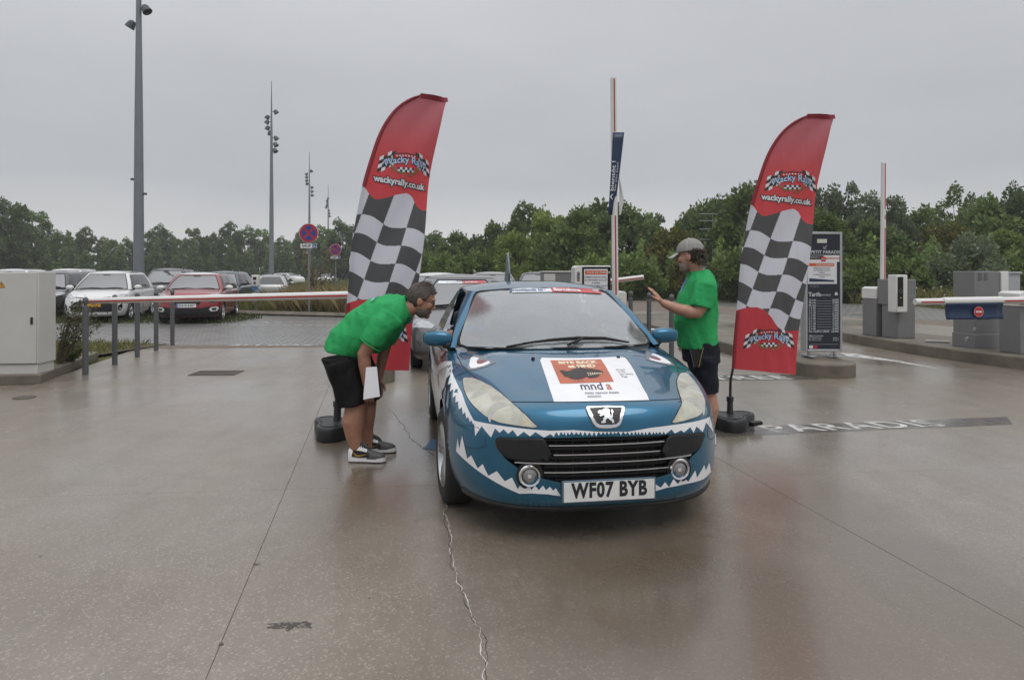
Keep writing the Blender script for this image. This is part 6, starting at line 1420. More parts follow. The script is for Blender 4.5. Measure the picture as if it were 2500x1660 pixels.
m = MB(); m.box((1.565, 5.835, .78), (.075, .014, .15), M=Matrix.Rotation(RAD(-12), 3, 'Y')); ph = B_.raw(m, 'phone_pouch', gloss_black); m = MB(); m.tube([(1.625, 5.83, .87), (1.60, 5.825, .78), (1.585, 5.83, .70)], .003, 5); B_.raw(m, 'pouch_cord', mat('cord_gold', (.40, .27, .05), .5), ph)
m = MB(); text_on(m, 'Br', .06, lambda x, y: Vector((1.79 + .0 * x, 5.98 + x, 1.40 + y)) - B_.o, offset=.001); m.build('lettering', MATS['pale_blue_print'], sb_)

B_.r.location += Vector((.02, .08, 0))
# --- driver and passenger in the teal car (car space -> world)
def cw(u, v, w): c, s = cos(.1485), sin(.1485); return Vector((.534 + u * c - v * s, 3.82 + u * s + v * c, w))
def cd(u, v, w): c, s = cos(.1503), sin(.1503); return Vector((u * c - v * s, u * s + v * c, w))
for side, lbl in ((-1, 'driver in blue shirt with elbow out of the open window'), (1, 'passenger in blue shirt sitting behind the windscreen')):
    u0 = side * .36; F_ = Fig('person', tuple(cw(u0, 2.3, .60)), lbl); h3 = Head(cw(u0, 2.36, 1.20), cd(-.15, -1, -.05)); m = MB(); h3.skin(m); m.tube([cw(u0, 2.44, 1.0), cw(u0, 2.40, 1.06), cw(u0, 2.38, 1.12)], [.08, .066, .06], 16)
    if side < 0:
        m.tube([cw(u0 - .19, 2.40, .96), cw(u0 - .34, 2.20, .97), cw(u0 - .41, 2.02, .985), cw(u0 - .40, 1.90, 1.0), cw(u0 - .34, 1.83, .99), cw(u0 - .22, 1.83, .965)], [.06, .055, .05, .048, .042, .033], 14); hand(m, cw(u0 - .21, 1.83, .962), cd(1, .0, -.15), cd(0, -1, -.3), 1, .6)
    else:
        m.tube([cw(u0 + .19, 2.40, .96), cw(u0 + .27, 2.20, .85), cw(u0 + .20, 2.0, .93), cw(u0 + .1, 1.90, 1.02)], [.06, .055, .046, .032], 14); hand(m, cw(u0 + .09, 1.895, 1.025), cd(-.3, -.3, .8), cd(0, -1, 0), 1, .3)
    m.tube([cw(u0 - side * .19, 2.40, .96), cw(u0 - side * .24, 2.15, .80), cw(u0 - side * .1, 1.98, .90)], [.06, .052, .033], 14); hand(m, cw(u0 - side * .1, 1.97, .90), cd(side * .4, -1, .2), cd(0, 0, -1), side, .5)
    for k in (-1, 1): m.tube([cw(u0 + k * .10, 2.42, .66), cw(u0 + k * .11, 2.1, .70), cw(u0 + k * .12, 1.95, .66), cw(u0 + k * .12, 1.85, .45)], [.09, .08, .065, .05], 14)
    F_.mesh(m, 'body', skin_m2, .007, 3)
    m = MB(); ax = cd(1, 0, 0); ay = cd(0, 1, 0); rings(m, [(cw(u0, 2.42, .60), ax, .19, ay, .14), (cw(u0, 2.44, .78), ax, .19, ay, .14), (cw(u0, 2.45, .94), ax, .20, ay, .12), (cw(u0, 2.45, 1.01), ax, .13, ay, .09), (cw(u0, 2.44, 1.05), ax, .08, ay, .075)], 28, 2.4)
    for k in (-1, 1):
        e = cw(u0 + k * .27, 2.27, .955 if k == side and side < 0 else .86); m.tube([cw(u0 + k * .16, 2.44, .96), e], [.085, .075], 16)
    F_.mesh(m, 'shirt', blue_shirt, .012, 3)
    F_.raw(h3.shell(lambda l, f, u: (f < .045 and u > .03) or (f < -.01 and u > -.05) or u > .10, 1.07, noise=.005, seed=3), 'hair', hair2); h3.eyes(F_)
# soap bubbles drifting by
bub = film_glass('bubble_film', .05, (.97, .97, .97), 1.6, 1.4)
for (x, y, z, r), l in zip([(7.35, 12.0, 1.22, .022), (6.0, 11.8, .99, .024), (5.78, 8.6, .80, .020), (5.55, 8.4, .70, .022), (6.9, 10.2, 1.86, .02)], ['soap bubble drifting before the no entry panel', 'soap bubble in front of the upright right barrier', 'soap bubble low in front of the navy panel', 'lowest soap bubble near the right island', 'highest soap bubble against the dark bushes on the right']):
    m = MB(); m.ball((0, 0, 0), r, 18, 12); o = m.build('soap_bubble', bub, loc=(x, y, z)); tag(o, l, 'bubble', 'soap bubbles')
# ------------------------------------------------------------------ other cars
pane_m = mat('car_pane', (.030, .034, .037), .05, spec=1.0, ior=2.1)
pane_dark = mat('car_pane_dark', (.012, .013, .014), .06, spec=.8, ior=1.6)
lampglass = mat('lamp_glass', (.42, .44, .46), .12, metal=.3, spec=1, var=.35, vscale=14)
tail_red = mat('tail_red', (.25, .012, .016), .2)
def gh_ring(P):
    """greenhouse: G(s, q) with s in -1..1 round from the windscreen centre, q 0..1 from belt to roof"""
    b, r = P['belt'], P['roofline']      # (half width, v front, v rear, z)
    bu, bv = half_outline(b[0], b[2] - b[1], .34, 2.6, .28, 3.0, 160); ru, rv = half_outline(r[0], r[2] - r[1], .22, 2.8, .22, 3.0, 160)
    def arc(u, v): d = np.concatenate([[0], np.cumsum(np.hypot(np.diff(u), np.diff(v)))]); return d / d[-1]
    ab, ar = arc(bu, bv), arc(ru, rv); bv = bv + b[1]; rv = rv + r[1]
    def G(s, q, o=0.0):
        a = abs(s); a = 2 - a if a > 1 else a; sg = 1 if s >= 0 else -1
        if abs(s) > 1: sg = -sg
        p0 = np.array([np.interp(a, ab, bu), np.interp(a, ab, bv), b[3]]); p1 = np.array([np.interp(a, ar, ru), np.interp(a, ar, rv), r[3]])
        c = np.array([0, (b[1] + b[2]) / 2, 0]); out = p0 - c; out[2] = 0; out /= np.linalg.norm(out) + 1e-9
        k = q ** 1.0; p = p0 * (1 - k) + p1 * k + out * (.05 * sin(pi * q)); p[2] = b[3] + (r[3] - b[3]) * (q - .06 * sin(2 * pi * q) * 0)
        p = p + (out * .8 + np.array([0, 0, .5])) * o; return Vector((sg * p[0], p[1], p[2]))
    return G
def make_car(name, P, loc, rz, label, group=None):
    r = empty(name, loc, rz, label, 'car', group); pm = P['paint']; roof_m = P.get('roof_paint', pm)
    V, F, zt = ring_body(P); W = Wrap(V, F, (0, P['L'] * .42, .42))
    body = bpy.data.objects.new('body', merged_mesh('body', V, F, [pm, dark_void])); C.objects.link(body); cs = []
    wr = P.get('wr', .305); f0, r0 = P['axles']; hw = P['hw']
    for sg in (-1, 1):
        for vv in (f0, r0):
            m = MB(); m.lathe([(wr * 1.12, -.2), (wr * 1.12, .2)], c=(sg * (hw - .08), vv, wr), n=32, M=MX); o = m.build('cutter', [pm, dark_void], smooth=0)
            bm = bmesh.new(); bm.from_mesh(o.data); bmesh.ops.recalc_face_normals(bm, faces=bm.faces); bm.to_mesh(o.data); bm.free()
            for p in o.data.polygons: p.material_index = 1
            cut(body, o); cs.append(o)
    bake(body); body.data.shade_smooth(); body.data.set_sharp_from_angle(angle=RAD(40)); body.parent = r
    for o in cs: bpy.data.objects.remove(o)
    G = gh_ring(P); N = 96; rows = [[G(-1 + 2 * i / N, q) for i in range(N)] for q in np.linspace(0, 1, 9)]; rt = P['roofline']; mid = (rt[1] + rt[2]) / 2
    for k in (.12, .3, .6, .9, .999):
        rows.append([Vector((p.x * (1 - k), p.y + (np.clip(p.y, rt[1] + .45, rt[2] - .45) - p.y) * k, p.z + P.get('roofcrown', .045) * (1 - (1 - k) ** 2.2))) for p in rows[8]])
    m = MB(); m.grid(rows, closed=True); m.build('cabin', pm, r, smooth=50)
    m = MB(); m.grid([[p + Vector((0, 0, .004)) for p in row] for row in rows[8:]], closed=True); m.build('roof', roof_m, r, smooth=50)
    def pane(nm, s0, s1, q0, q1, mt, n=14, rnd=.0):
        m = MB(); m.grid([[G(s0 + (s1 - s0) * i / n, q0 + (q1 - q0) * k / 6, .006) for i in range(n + 1)] for k in range(7)]); o = m.build(nm, mt, r, smooth=60); return o
    ws = pane('windscreen', -.168, .168, .03, .93, pane_m)
    m = MB(); fr = [(-.168, .03), (-.168, .93), (.168, .93), (.168, .03)]; pts = []
    for (a, b), (c, d) in zip(fr, fr[1:] + fr[:1]): pts += [G(a + (c - a) * k / 8, b + (d - b) * k / 8, .007) for k in range(8)]
    m.tube(pts + pts[:1], .011, 5); m.build('windscreen_seal', black_trim, ws)
    m = MB(); m.tube([G(-.13, .05, .02), G(-.03, .10, .025), G(.02, .05, .015)], .010, 5); m.tube([G(.0, .05, .02), G(.10, .09, .022), G(.14, .05, .015)], .010, 5); m.build('wiper', gloss_black, ws)
    m = MB(); q = G(0, .86, -.02); m.box(tuple(q), (.20, .03, .06)); m.build('inner_mirror', black_plastic, ws)
    for sg in (1, -1):
        pane('side_window', sg * .205, sg * .43, .05, .90, pane_dark); pane('side_window', sg * .445, sg * P.get('sw_end', .70), .05, .90, pane_dark)
        bx = P['belt']; x = sg * (hw + .085); y = bx[1] + .38; z = bx[3] + .06
        m = MB(); m.ball((x, y, z), 1, 14, 9, sc=(.115, .07, .075)); m.build('door_mirror', P.get('mirror_paint', pm), r)
        m = MB(); m.tube([(sg * (hw - .06), y - .02, z - .06), (x - sg * .03, y, z - .02)], .03, 6); m.build('mirror_foot', black_plastic, r)
        for vv in (f0, r0): add_wheel(r, sg * (hw - .105), vv, wr, sg, key=P.get('wkey', 'std'), spokes=P.get('spokes', 5), wd=.19)
        # door seam and handle
        m = MB(); dv = P['L'] * .55; m.tube([(sg * (hw + .002), dv, .32), (sg * (hw + .003), dv, .6), (sg * (hw - .04), dv - .02, bx[3] - .03)], .004, 4); m.build('door_seam', black_trim, r)
        m = MB(); m.tube([(sg * (hw + .004), dv - .22, bx[3] - .14), (sg * (hw + .004), dv - .08, bx[3] - .135)], .012, 6); m.build('door_handle', pm, r)
    pane('rear_window', .84, 1.16, .08, .88, pane_dark)
    for nm, pl, mt, off in P.get('patches', []):
        for fl in (0, 1):
            q = mirror(pl) if fl else pl
            if fl and nm in ('grille', 'plate', 'badge', 'lower_grille', 'chin'): continue
            m = MB(); W.patch(m, q, off, 2.2); m.build(nm, mt, r)
    if 'plate' in P:
        txt, col, el, w = P['plate']; p = W.hit(0, el, .015); m = MB(); m.box(tuple(p), (w, .012, .105)); pl = m.build('number_plate', col, r, bevel=.002)
        m = MB(); text_on(m, txt, .088, lambda x, y: Vector((x + P.get('plate_dx', 0), p.y - .0075, p.z + y)), offset=.0015); m.build('lettering', ink, pl, smooth=0)
        m = MB(); m.box((-w / 2 + .022, p.y - .0075, p.z), (.036, .003, .10)); m.build('country_band', mat('eu_blue', (.02, .08, .35), .4), pl)
    for nm, fn in P.get('extra', {}).items(): fn(r, W, G)
    return r
def hatch(paint, L=3.95, hw=.85, H=1.51, **k):
    P = dict(L=L, hw=hw, bF=.75, nF=2.9, bR=.5, nR=3.4, sp0=.5, sp1=.3, N=56, NT=18, NR=14, round=2, axles=(.80, .80 + 2.52), paint=paint,
        front=[(0, .09), (.06, .03), (.2, 0), (.45, 0), (.62, .012), (.8, .04), (.92, .08), (1, .15)], side=[(0, .07), (.1, .04), (.3, .005), (.55, 0), (.75, .01), (.9, .03), (1, .06)], rear=[(0, .09), (.1, .02), (.5, 0), (.8, .02), (1, .07)],
        bottom=[(0, .19), (.8, .21), (3, .21), (L, .25)], top=[(0, .66), (.15, .77), (.35, .855), (.7, .94), (1.0, .985), (1.6, .99), (L - .4, 1.0), (L, .92)], crown=[(0, .12), (.4, .11), (.9, .07), (1.5, .04), (L, .05)], crownp=2.6,
        belt=(hw - .05, .80, L - .08, .955), roofline=(hw - .25, 1.56, L - .60, H - .062), roofcrown=.066)
    P.update(k); return P
ypl = mat('plate_yellow', (.72, .36, .02), .4); wpl = MATS['plate_white']
white_car = mat('white_car_paint', (.66, .66, .65), .28, coat=1, coatr=.05, var=.03); red_car = mat('red_car_paint', (.27, .020, .028), .3, metal=.25, coat=1, coatr=.05, var=.06, vscale=3)
black_car = mat('black_car_paint', (.014, .014, .017), .25, coat=1, coatr=.04); charcoal = mat('charcoal_paint', (.050, .052, .060), .3, metal=.5, coat=1, coatr=.05); bluegrey = mat('bluegrey_paint', (.050, .066, .085), .3, metal=.5, coat=1, coatr=.05); silver_c = mat('silver_paint', (.36, .36, .35), .3, metal=.6, coat=1, coatr=.06); gunmetal = mat('gunmetal_paint', (.125, .125, .128), .3, metal=.6, coat=1, coatr=.05)
HL = [(-38, 16.5), (-30, 17.2), (-24, 14.5), (-17, 11.8), (-17.5, 10.2), (-24, 10.6), (-31, 12.4), (-36, 14.2)]
yp = hatch(white_car, plate=('293-H', ypl, 3.6, .50), plate_dx=.11, wkey='y',
    patches=[('headlamp', HL, lampglass, .006), ('grille', [(-17, 12.2), (0, 10.6), (17, 12.2), (17, 11.4), (0, 9.7), (-17, 11.4)], gloss_black, .006), ('lower_grille', [(-19, 3.4), (-16, 6.4), (-9, 8.0), (9, 8.0), (16, 6.4), (19, 3.4), (19.5, -2.8), (15, -4.2), (-15, -4.2), (-19.5, -2.8)], dark_void, .005),
             ('chin', [(-18, -3.4), (18, -3.4), (17.2, -5.4), (-17.2, -5.4)], white_car, .016), ('fog_pocket', [(-28, 5.6), (-23.8, 2.6), (-23.6, -1.6), (-25.8, -2.4), (-28.2, .5)], gloss_black, .006), ('fog_lamp', [(-26.6, .8), (-24.6, .8), (-24.6, -1.0), (-26.6, -1.0)], lampglass, .012), ('badge', [(-2.2, 11.7), (2.2, 11.7), (2.2, 10.0), (-2.2, 10.0)], chrome, .012)])
make_car('hatchback_car', yp, (-12.2, 19.94, 0), .25, 'white hatchback with yellow number plate behind the bollards')
HC = [(-36, 17.6), (-29, 16.6), (-20, 14.2), (-13, 12.8), (-13, 11.9), (-22, 12.3), (-30, 14.0), (-36, 15.4)]
cp = hatch(red_car, L=4.0, hw=.872, H=1.47, roof_paint=white_car, mirror_paint=white_car, wkey='c', plate=('GH-314-KF', wpl, 3.6, .52), plate_dx=.0,
    top=[(0, .70), (.12, .82), (.3, .905), (.7, .975), (1.0, 1.005), (1.6, 1.0), (3.6, 1.0), (4.0, .92)],
    patches=[('headlamp', HC, lampglass, .006), ('lower_lamp', [(-31, 9.6), (-24, 9.4), (-20, 8.2), (-21, 6.4), (-27, 6.6), (-31, 8.0)], gloss_black, .007), ('grille', [(-14, 9.2), (14, 9.2), (11.5, 4.2), (-11.5, 4.2)], dark_void, .005), ('badge', [(-3, 12.6), (0, 14.2), (3, 12.6), (2.2, 12.0), (0, 13.2), (-2.2, 12.0)], chrome, .012),
             ('chin', [(-32, 1.8), (-22, 2.6), (-14, 1.2), (14, 1.2), (22, 2.6), (32, 1.8), (33, -6.5), (20, -7.2), (0, -7.4), (-20, -7.2), (-33, -6.5)], black_plastic, .007), ('fog_surround', [(-29.5, 2.3), (-22, 1.8), (-20, -.2), (-22, -2.4), (-28.5, -2.2), (-30.5, 0)], white_car, .014), ('fog_lamp', [(-27.5, 1.0), (-22.8, .8), (-22.6, -1.0), (-27, -1.2)], gloss_black, .02)])
make_car('hatchback_car', cp, (-9.28, 19.6, 0), .23, 'red hatchback with white roof and plate GH-314-KF')
def plain(pm, **k): return hatch(pm, plate=('', wpl, 3.6, .50), patches=[('headlamp', HL, lampglass, .006), ('lower_grille', [(-17, 5), (17, 5), (18, -3), (-18, -3)], dark_void, .005)], **k)
make_car('hatchback_car', plain(black_car, wkey='b'), (-15.05, 21.4, 0), .25, 'black hatchback partly hidden behind the electricity cabinet', 'parked cars behind the front row')
make_car('saloon_car', plain(charcoal, L=4.5, hw=.90, H=1.50, axles=(.85, 3.5), wkey='b'), (-16.9, 26.6, 0), .25, 'dark grey car behind the white hatchback\'s left shoulder', 'parked cars behind the front row')
make_car('estate_car', plain(charcoal, L=4.4, hw=.91, H=1.62, axles=(.85, 3.4), wkey='b', extra={'rails': lambda r, W, G: [MB().tube([(s * .60, 1.85, 1.60), (s * .62, 2.4, 1.66), (s * .62, 3.4, 1.66), (s * .60, 3.9, 1.60)], .022, 6).build('roof_rail', black_plastic, r) for s in (-1, 1)]}), (-14.9, 29.0, 0), .25, 'dark estate with roof rails between the white and red cars', 'parked cars behind the front row')
make_car('hatchback_car', plain(bluegrey, L=3.9, hw=.86, H=1.50, wkey='b'), (-11.35, 26.0, 0), .16, 'blue-grey hatchback just right of the red car', 'parked cars behind the front row')
def tail(r, W, G):
    for pl in ([(-155, 14), (-166, 13), (-166, 9), (-153, 9.5)],):
        for q in (pl, mirror(pl)):
            m = MB(); W.patch(m, q, .006, 2.5); m.build('tail_lamp', tail_red, r)
sp_ = hatch(silver_c, L=4.5, hw=.87, H=1.40, axles=(.85, 3.5), wkey='b', top=[(0, .62), (.15, .70), (.4, .78), (.8, .86), (1.1, .90), (1.7, .92), (3.5, .95), (4.3, .95), (4.5, .88)], belt=(.80, 1.05, 4.0, .90), roofline=(.60, 1.8, 3.2, 1.36), extra={'tail': tail}, patches=[('headlamp', HL, lampglass, .006)])
make_car('saloon_car', sp_, (-13.1, 38.0, -.10), .28 + pi, 'silver saloon seen from behind beyond the ticket post', 'parked cars behind the front row')
make_car('van', plain(white_car, L=4.6, hw=.92, H=1.62, axles=(.85, 3.6), wkey='b'), (-22.4, 33.6, 0), .25, 'white vehicle glimpsed between cabinet and dark grey car', 'parked cars behind the front row')
make_car('saloon_car', plain(white_car, L=4.4, hw=.90, H=1.60, axles=(.85, 3.4), wkey='b'), (-22.3, 29.6, 0), .25, 'white car roof just showing above the electricity cabinet', 'parked cars behind the front row')
make_car('sports_car', hatch(white_car, L=4.1, hw=.84, H=1.24, wkey='b', patches=[('headlamp', HL, lampglass, .006)]), (-22.6, 74, 0), 1.1, 'small white car far off in the meadow', None)
# roadster with open wings, far off
rd = empty('roadster_car', (-19.4, 73, 0), .5, 'tiny black-winged open roadster far off in the meadow', 'car')
m = MB(); m.grid([[(w * cos(a) * .5, v, .55 + h * sin(a)) for a in np.linspace(0, 2 * pi, 16, endpoint=False)] for v, w, h in ((0, .3, .12), (.05, .55, .2), (1.2, .8, .26), (2.2, 1.1, .3), (3.2, 1.1, .3), (3.5, .7, .2), (3.52, .2, .05))], closed=True); m.build('body', white_car, rd)
m = MB(); m.box((0, 1.5, .98), (.95, .03, .35), M=Matrix.Rotation(RAD(-20), 3, 'X')); m.build('windscreen', pane_m, rd)
for s in (-1, 1):
    for v in (.35, 2.9):
        m = MB(); m.tube([(s * .78, v + .42 * cos(a), .30 + .42 * sin(a)) for a in np.linspace(.2, pi - .1, 9)], .11, 6, sx=.4); m.build('wing', black_car, rd); add_wheel(rd, s * .78, v, .30, s, key='b')
    m = MB(); m.ball((s * .40, -.05, .78), .13); m.build('headlamp', chrome, rd)
# queue behind the teal car
def strip_fn(r, W, G):
    m = MB(); m.grid([[G(-.15 + .30 * i / 10, q, .012) for i in range(11)] for q in (.80, .90)]); o = m.build('sunstrip', MATS['strip_white'], r)
    m = MB(); m.grid([[G(.0 + .15 * i / 6, q, .014) for i in range(7)] for q in (.80, .90)]); m.build('sunstrip_red', MATS['strip_red'], o)
    m = MB(); text_on(m, 'Brooklands to Barcelona', .075, lambda x, y: G(x * .26, .85 + y * 1.0, .017), offset=.002); m.build('lettering', MATS['pale_ink'], o)
    m = MB(); m.grid([[(-.45 + .9 * i / 4, v, 1.425 - .03 * abs(i - 2) / 2) for i in range(5)] for v in (2.2, 2.9)]); m.build('sunroof', pane_dark, r)
q1 = hatch(gunmetal, L=4.6, hw=.895, H=1.44, axles=(.90, 3.6), wr=.32, wkey='q', spokes=7, plate=('', wpl, 3.0, .52), top=[(0, .62), (.12, .70), (.3, .76), (.7, .85), (1.1, .92), (1.5, .95), (2.2, .95), (4.0, .97), (4.6, .86)], belt=(.83, 1.10, 4.2, .92), roofline=(.60, 1.95, 3.3, 1.395), extra={'strip': strip_fn},
    patches=[('headlamp', [(-37, 12.6), (-30, 13.2), (-22, 11.5), (-17, 9.0), (-18, 7.6), (-28, 8.0), (-35, 9.6)], lampglass, .006), ('grille', [(-12, 9), (12, 9), (10, 2), (-10, 2)], gloss_black, .006)])
make_car('saloon_car', q1, (-.60, 10.15, 0), .15, 'dark silver saloon waiting right behind the teal car', 'cars queueing behind the teal car')
make_car('hatchback_car', plain(white_car, L=4.2, hw=.88, H=1.47, wkey='q'), (-1.70, 16.4, 0), .15, 'white-roofed car in the queue seen above the bending man\'s head', 'cars queueing behind the teal car')
make_car('estate_car', plain(silver_c, L=4.5, hw=.90, H=1.48, axles=(.85, 3.5), wkey='q', extra={'rails': lambda r, W, G: [MB().tube([(s * .60, 1.85, 1.47), (s * .62, 2.4, 1.53), (s * .62, 3.6, 1.53), (s * .60, 4.1, 1.47)], .022, 6).build('roof_rail', alu, r) for s in (-1, 1)]}), (-.55, 22.5, 0), .08, 'silver estate with roof rails left of the shark fin', 'cars queueing behind the teal car')
make_car('hatchback_car', plain(charcoal, L=4.2, hw=.88, H=1.47, wkey='q'), (1.05, 26.5, 0), .0, 'dark hatchback just right of the shark fin', 'cars queueing behind the teal car')
# ------------------------------------------------------------------ vegetation
def leaf_mat(name, c1, c2, tr=.35):
    m = bpy.data.materials.new(name); m.use_nodes = True; MATS[name] = m; t = m.node_tree; b = t.nodes['Principled BSDF']; b.inputs['Roughness'].default_value = .55; b.inputs['Specular IOR Level'].default_value = .3
    g = t.nodes.new('ShaderNodeNewGeometry'); oi = t.nodes.new('ShaderNodeObjectInfo')
    r = t.nodes.new('ShaderNodeValToRGB'); r.color_ramp.elements[0].color = (*c1, 1); r.color_ramp.elements[1].color = (*c2, 1); t.links.new(g.outputs['Random Per Island'], r.inputs[0])
    hs = t.nodes.new('ShaderNodeHueSaturation'); mr = t.nodes.new('ShaderNodeMapRange'); mr.inputs[3].default_value = .75; mr.inputs[4].default_value = 1.3; t.links.new(oi.outputs['Random'], mr.inputs[0]); t.links.new(mr.outputs[0], hs.inputs['Value']); t.links.new(r.outputs[0], hs.inputs['Color'])
    t.links.new(hs.outputs[0], b.inputs['Base Color'])
    tl = t.nodes.new('ShaderNodeBsdfTranslucent'); t.links.new(hs.outputs[0], tl.inputs[0]); mx = t.nodes.new('ShaderNodeMixShader'); mx.inputs[0].default_value = tr
    t.links.new(b.outputs[0], mx.inputs[1]); t.links.new(tl.outputs[0], mx.inputs[2]); t.links.new(mx.outputs[0], t.nodes['Material Output'].inputs[0]); return m
LM = [leaf_mat('leaves_deep', (.060, .098, .033), (.160, .215, .074)), leaf_mat('leaves_mid', (.080, .130, .033), (.205, .27, .080)), leaf_mat('leaves_light', (.105, .16, .036), (.255, .31, .085)), leaf_mat('leaves_grey', (.09, .122, .066), (.215, .25, .15)), leaf_mat('leaves_yellow', (.085, .09, .02), (.20, .19, .045))]
bark = mat('bark', (.055, .045, .036), .9, var=.4, vscale=6, bump=.6, bscale=18)
def leaf_cloud(pts, size, rng, mt, name='crown', droop=.2):
    """one small bent leaf spray at every point; pts (n,3), outward (n,3)"""
    P, O = pts; n = len(P)
    d = O + rng.normal(0, .75, (n, 3)); d[:, 2] += .25 - droop; d /= np.linalg.norm(d, axis=1)[:, None] + 1e-9
    a = rng.normal(0, 1, (n, 3)); s = np.cross(d, a); s /= np.linalg.norm(s, axis=1)[:, None] + 1e-9
    sz = (size * rng.uniform(.55, 1.35, n))[:, None]
    tip = P + d * sz * 1.2; l = P + d * sz * .45 + s * sz * .42; r = P + d * sz * .45 - s * sz * .42
    V = np.stack([P, r, tip, l], 1).reshape(-1, 3)
    me = bpy.data.meshes.new(name); me.vertices.add(len(V)); me.vertices.foreach_set('co', V.astype(np.float32).ravel())
    me.loops.add(4 * n); me.loops.foreach_set('vertex_index', np.arange(4 * n, dtype=np.int32)); me.polygons.add(n); me.polygons.foreach_set('loop_start', np.arange(0, 4 * n, 4, dtype=np.int32)); me.polygons.foreach_set('loop_total', np.full(n, 4, dtype=np.int32))
    me.materials.append(mt); me.update(); me.validate(); return me
def crown_pts(rng, H, W, n, base=.25, lobes=26, spiky=0.0):
    """sprays packed on many sub-crowns (limb ends) so that gaps and clumps show"""
    C_ = []; 
    for i in range(lobes):
        z = base + (1 - base) * (i + .5) / lobes; q = (z - base) / (1 - base)
        rad = W * (math.sin(pi * min(1, .12 + .80 * q ** .8)) ** .7) * rng.uniform(.45, 1.0); a = rng.uniform(0, 2 * pi)
        C_.append((cos(a) * rad * .72, sin(a) * rad * .72, z * H * rng.uniform(.94, 1.03), W * rng.uniform(.14, .42) * (1 - .45 * q)))
    C_ = np.array(C_); k = rng.choice(len(C_), n, p=C_[:, 3] ** 2 / (C_[:, 3] ** 2).sum())
    u = rng.normal(0, 1, (n, 3)); u /= np.linalg.norm(u, axis=1)[:, None]
    if spiky: u[:, 2] = np.abs(u[:, 2]) * (1 + spiky) * rng.uniform(.3, 1.6, n)
    r = rng.uniform(.45, 1.0, n) ** .45; P = C_[k, :3] + u * (C_[k, 3] * r)[:, None] * np.array([1, 1, .85])
    return (P, u), C_
def trunk_mesh(C_, H, r, rng, base=.25):
    m = MB(); m.tube([(0, 0, -.1), (.02 * H * rng.normal(), .02 * H * rng.normal(), H * base), (.03 * H * rng.normal(), .03 * H * rng.normal(), H * .62)], [r * 1.25, r, r * .45], 8)
    for c in C_[::2]:
        z0 = H * rng.uniform(base * .7, .55); m.tube([(0, 0, z0), (c[0] * .55, c[1] * .55, z0 + (c[2] - z0) * .45), (c[0], c[1], c[2])], [r * .42, r * .26, r * .07], 5)
    return m.mesh('trunk', bark, 60)
TREES = {}
def proto(key, H, W, n, size, mi, base=.25, lobes=26, seed=1, spiky=0.0, droop=.2):
    rng = np.random.default_rng(seed); pts, C_ = crown_pts(rng, H, W, n, base, lobes, spiky); TREES[key] = (leaf_cloud(pts, size, rng, LM[mi], droop=droop), trunk_mesh(C_, H, H * .018 + .03, rng, base))
def plant(key, name, x, y, s, rz, label, cat, group, sz=1.0):
    r = empty(name, (x, y, 0), rz, label, cat, group); r.scale = (s, s, s * sz); c, t_ = TREES[key]; linked('crown', c, r); linked('trunk', t_, r); return r
proto('round', 10, 4.4, 20000, .24, 0, .14, 60, 1, .25); proto('round2', 10, 4.0, 18000, .24, 1, .12, 54, 2, .3); proto('airy', 11, 3.2, 8000, .22, 1, .25, 36, 3, .4); proto('tall', 12, 3.4, 16000, .23, 0, .14, 50, 4, .4)
proto('shrub', 4.5, 2.7, 9000, .20, 1, .04, 40, 5, .3); proto('shrub2', 4.5, 2.9, 9000, .20, 0, .04, 40, 6, .2); proto('light', 4.5, 2.6, 9000, .19, 2, .04, 40, 7, .3); proto('willow', 6.5, 2.2, 9000, .17, 3, .06, 36, 8, 1.1, -.2); proto('yellow', 4.0, 2.4, 8000, .18, 4, .04, 36, 9, .3); proto('greyb', 3.0, 2.1, 8000, .15, 3, .03, 30, 10, .6, 0); proto('birch', 8, 2.3, 4200, .17, 1, .25, 26, 11, .4); proto('low', 1.6, 1.7, 5000, .15, 1, .02, 24, 12, .4)
def PX(px, d): return (px - 1250) / 1680 * d
TR = 'trees along the edge of the car park'
# left: tall wood far behind the car park (photo column, distance, kind, height scale, label)
LEFT = [(-60, 88, 'round', 1.38, 'tall dark tree cut by the left frame edge'), (25, 92, 'round2', 1.34, 'tallest tree crown above the electricity cabinet'), (92, 98, 'airy', 1.16, 'loose tall tree left of the tallest mast, over the cabinet side'),
 (150, 108, 'round', .86, 'low dark tree right of the cabinet, above the black car'), (205, 112, 'tall', .88, 'thin-topped tree poking up above the white hatchback'), (262, 116, 'round2', .86, 'mid green tree just left of the tallest mast'), (318, 118, 'round', .82, 'dark tree directly behind the tallest mast'),
 (388, 118, 'round', 1.08, 'broad domed tree right of the tallest mast'), (432, 125, 'round2', .92, 'pale leafy tree above the grey car between white and red cars'), (472, 118, 'airy', 1.02, 'spindly see-through tree above the red car'), (512, 122, 'round2', .98, 'light green tree behind the red car roof'), (560, 120, 'tall', 1.02, 'dark tall tree left of the second mast'), (600, 124, 'round', 1.10, 'dense tree just left of the second mast'), (640, 126, 'airy', 1.06, 'open-crowned tree touching the second mast'),
 (690, 132, 'round', .92, 'small dark tree right of the second mast'), (738, 128, 'tall', .98, 'tree behind the nearer no stopping sign'), (790, 122, 'round2', 1.14, 'grey-green tree beside the farthest mast'), (838, 112, 'round', 1.14, 'big tree behind the left flag edge'), (900, 120, 'round2', 1.0, 'tree hidden mostly behind the left flag'), (960, 118, 'round', .92, 'tree peeping out right of the left flag'), (1010, 108, 'tall', .80, 'tree right of the left flag foot, above the queue')]
for i, (px, d, k, s, l) in enumerate(LEFT): plant(k, 'broadleaf_tree', PX(px, d), d, s * .82, i * 1.7, l, 'tree', 'far trees on the left', .95)
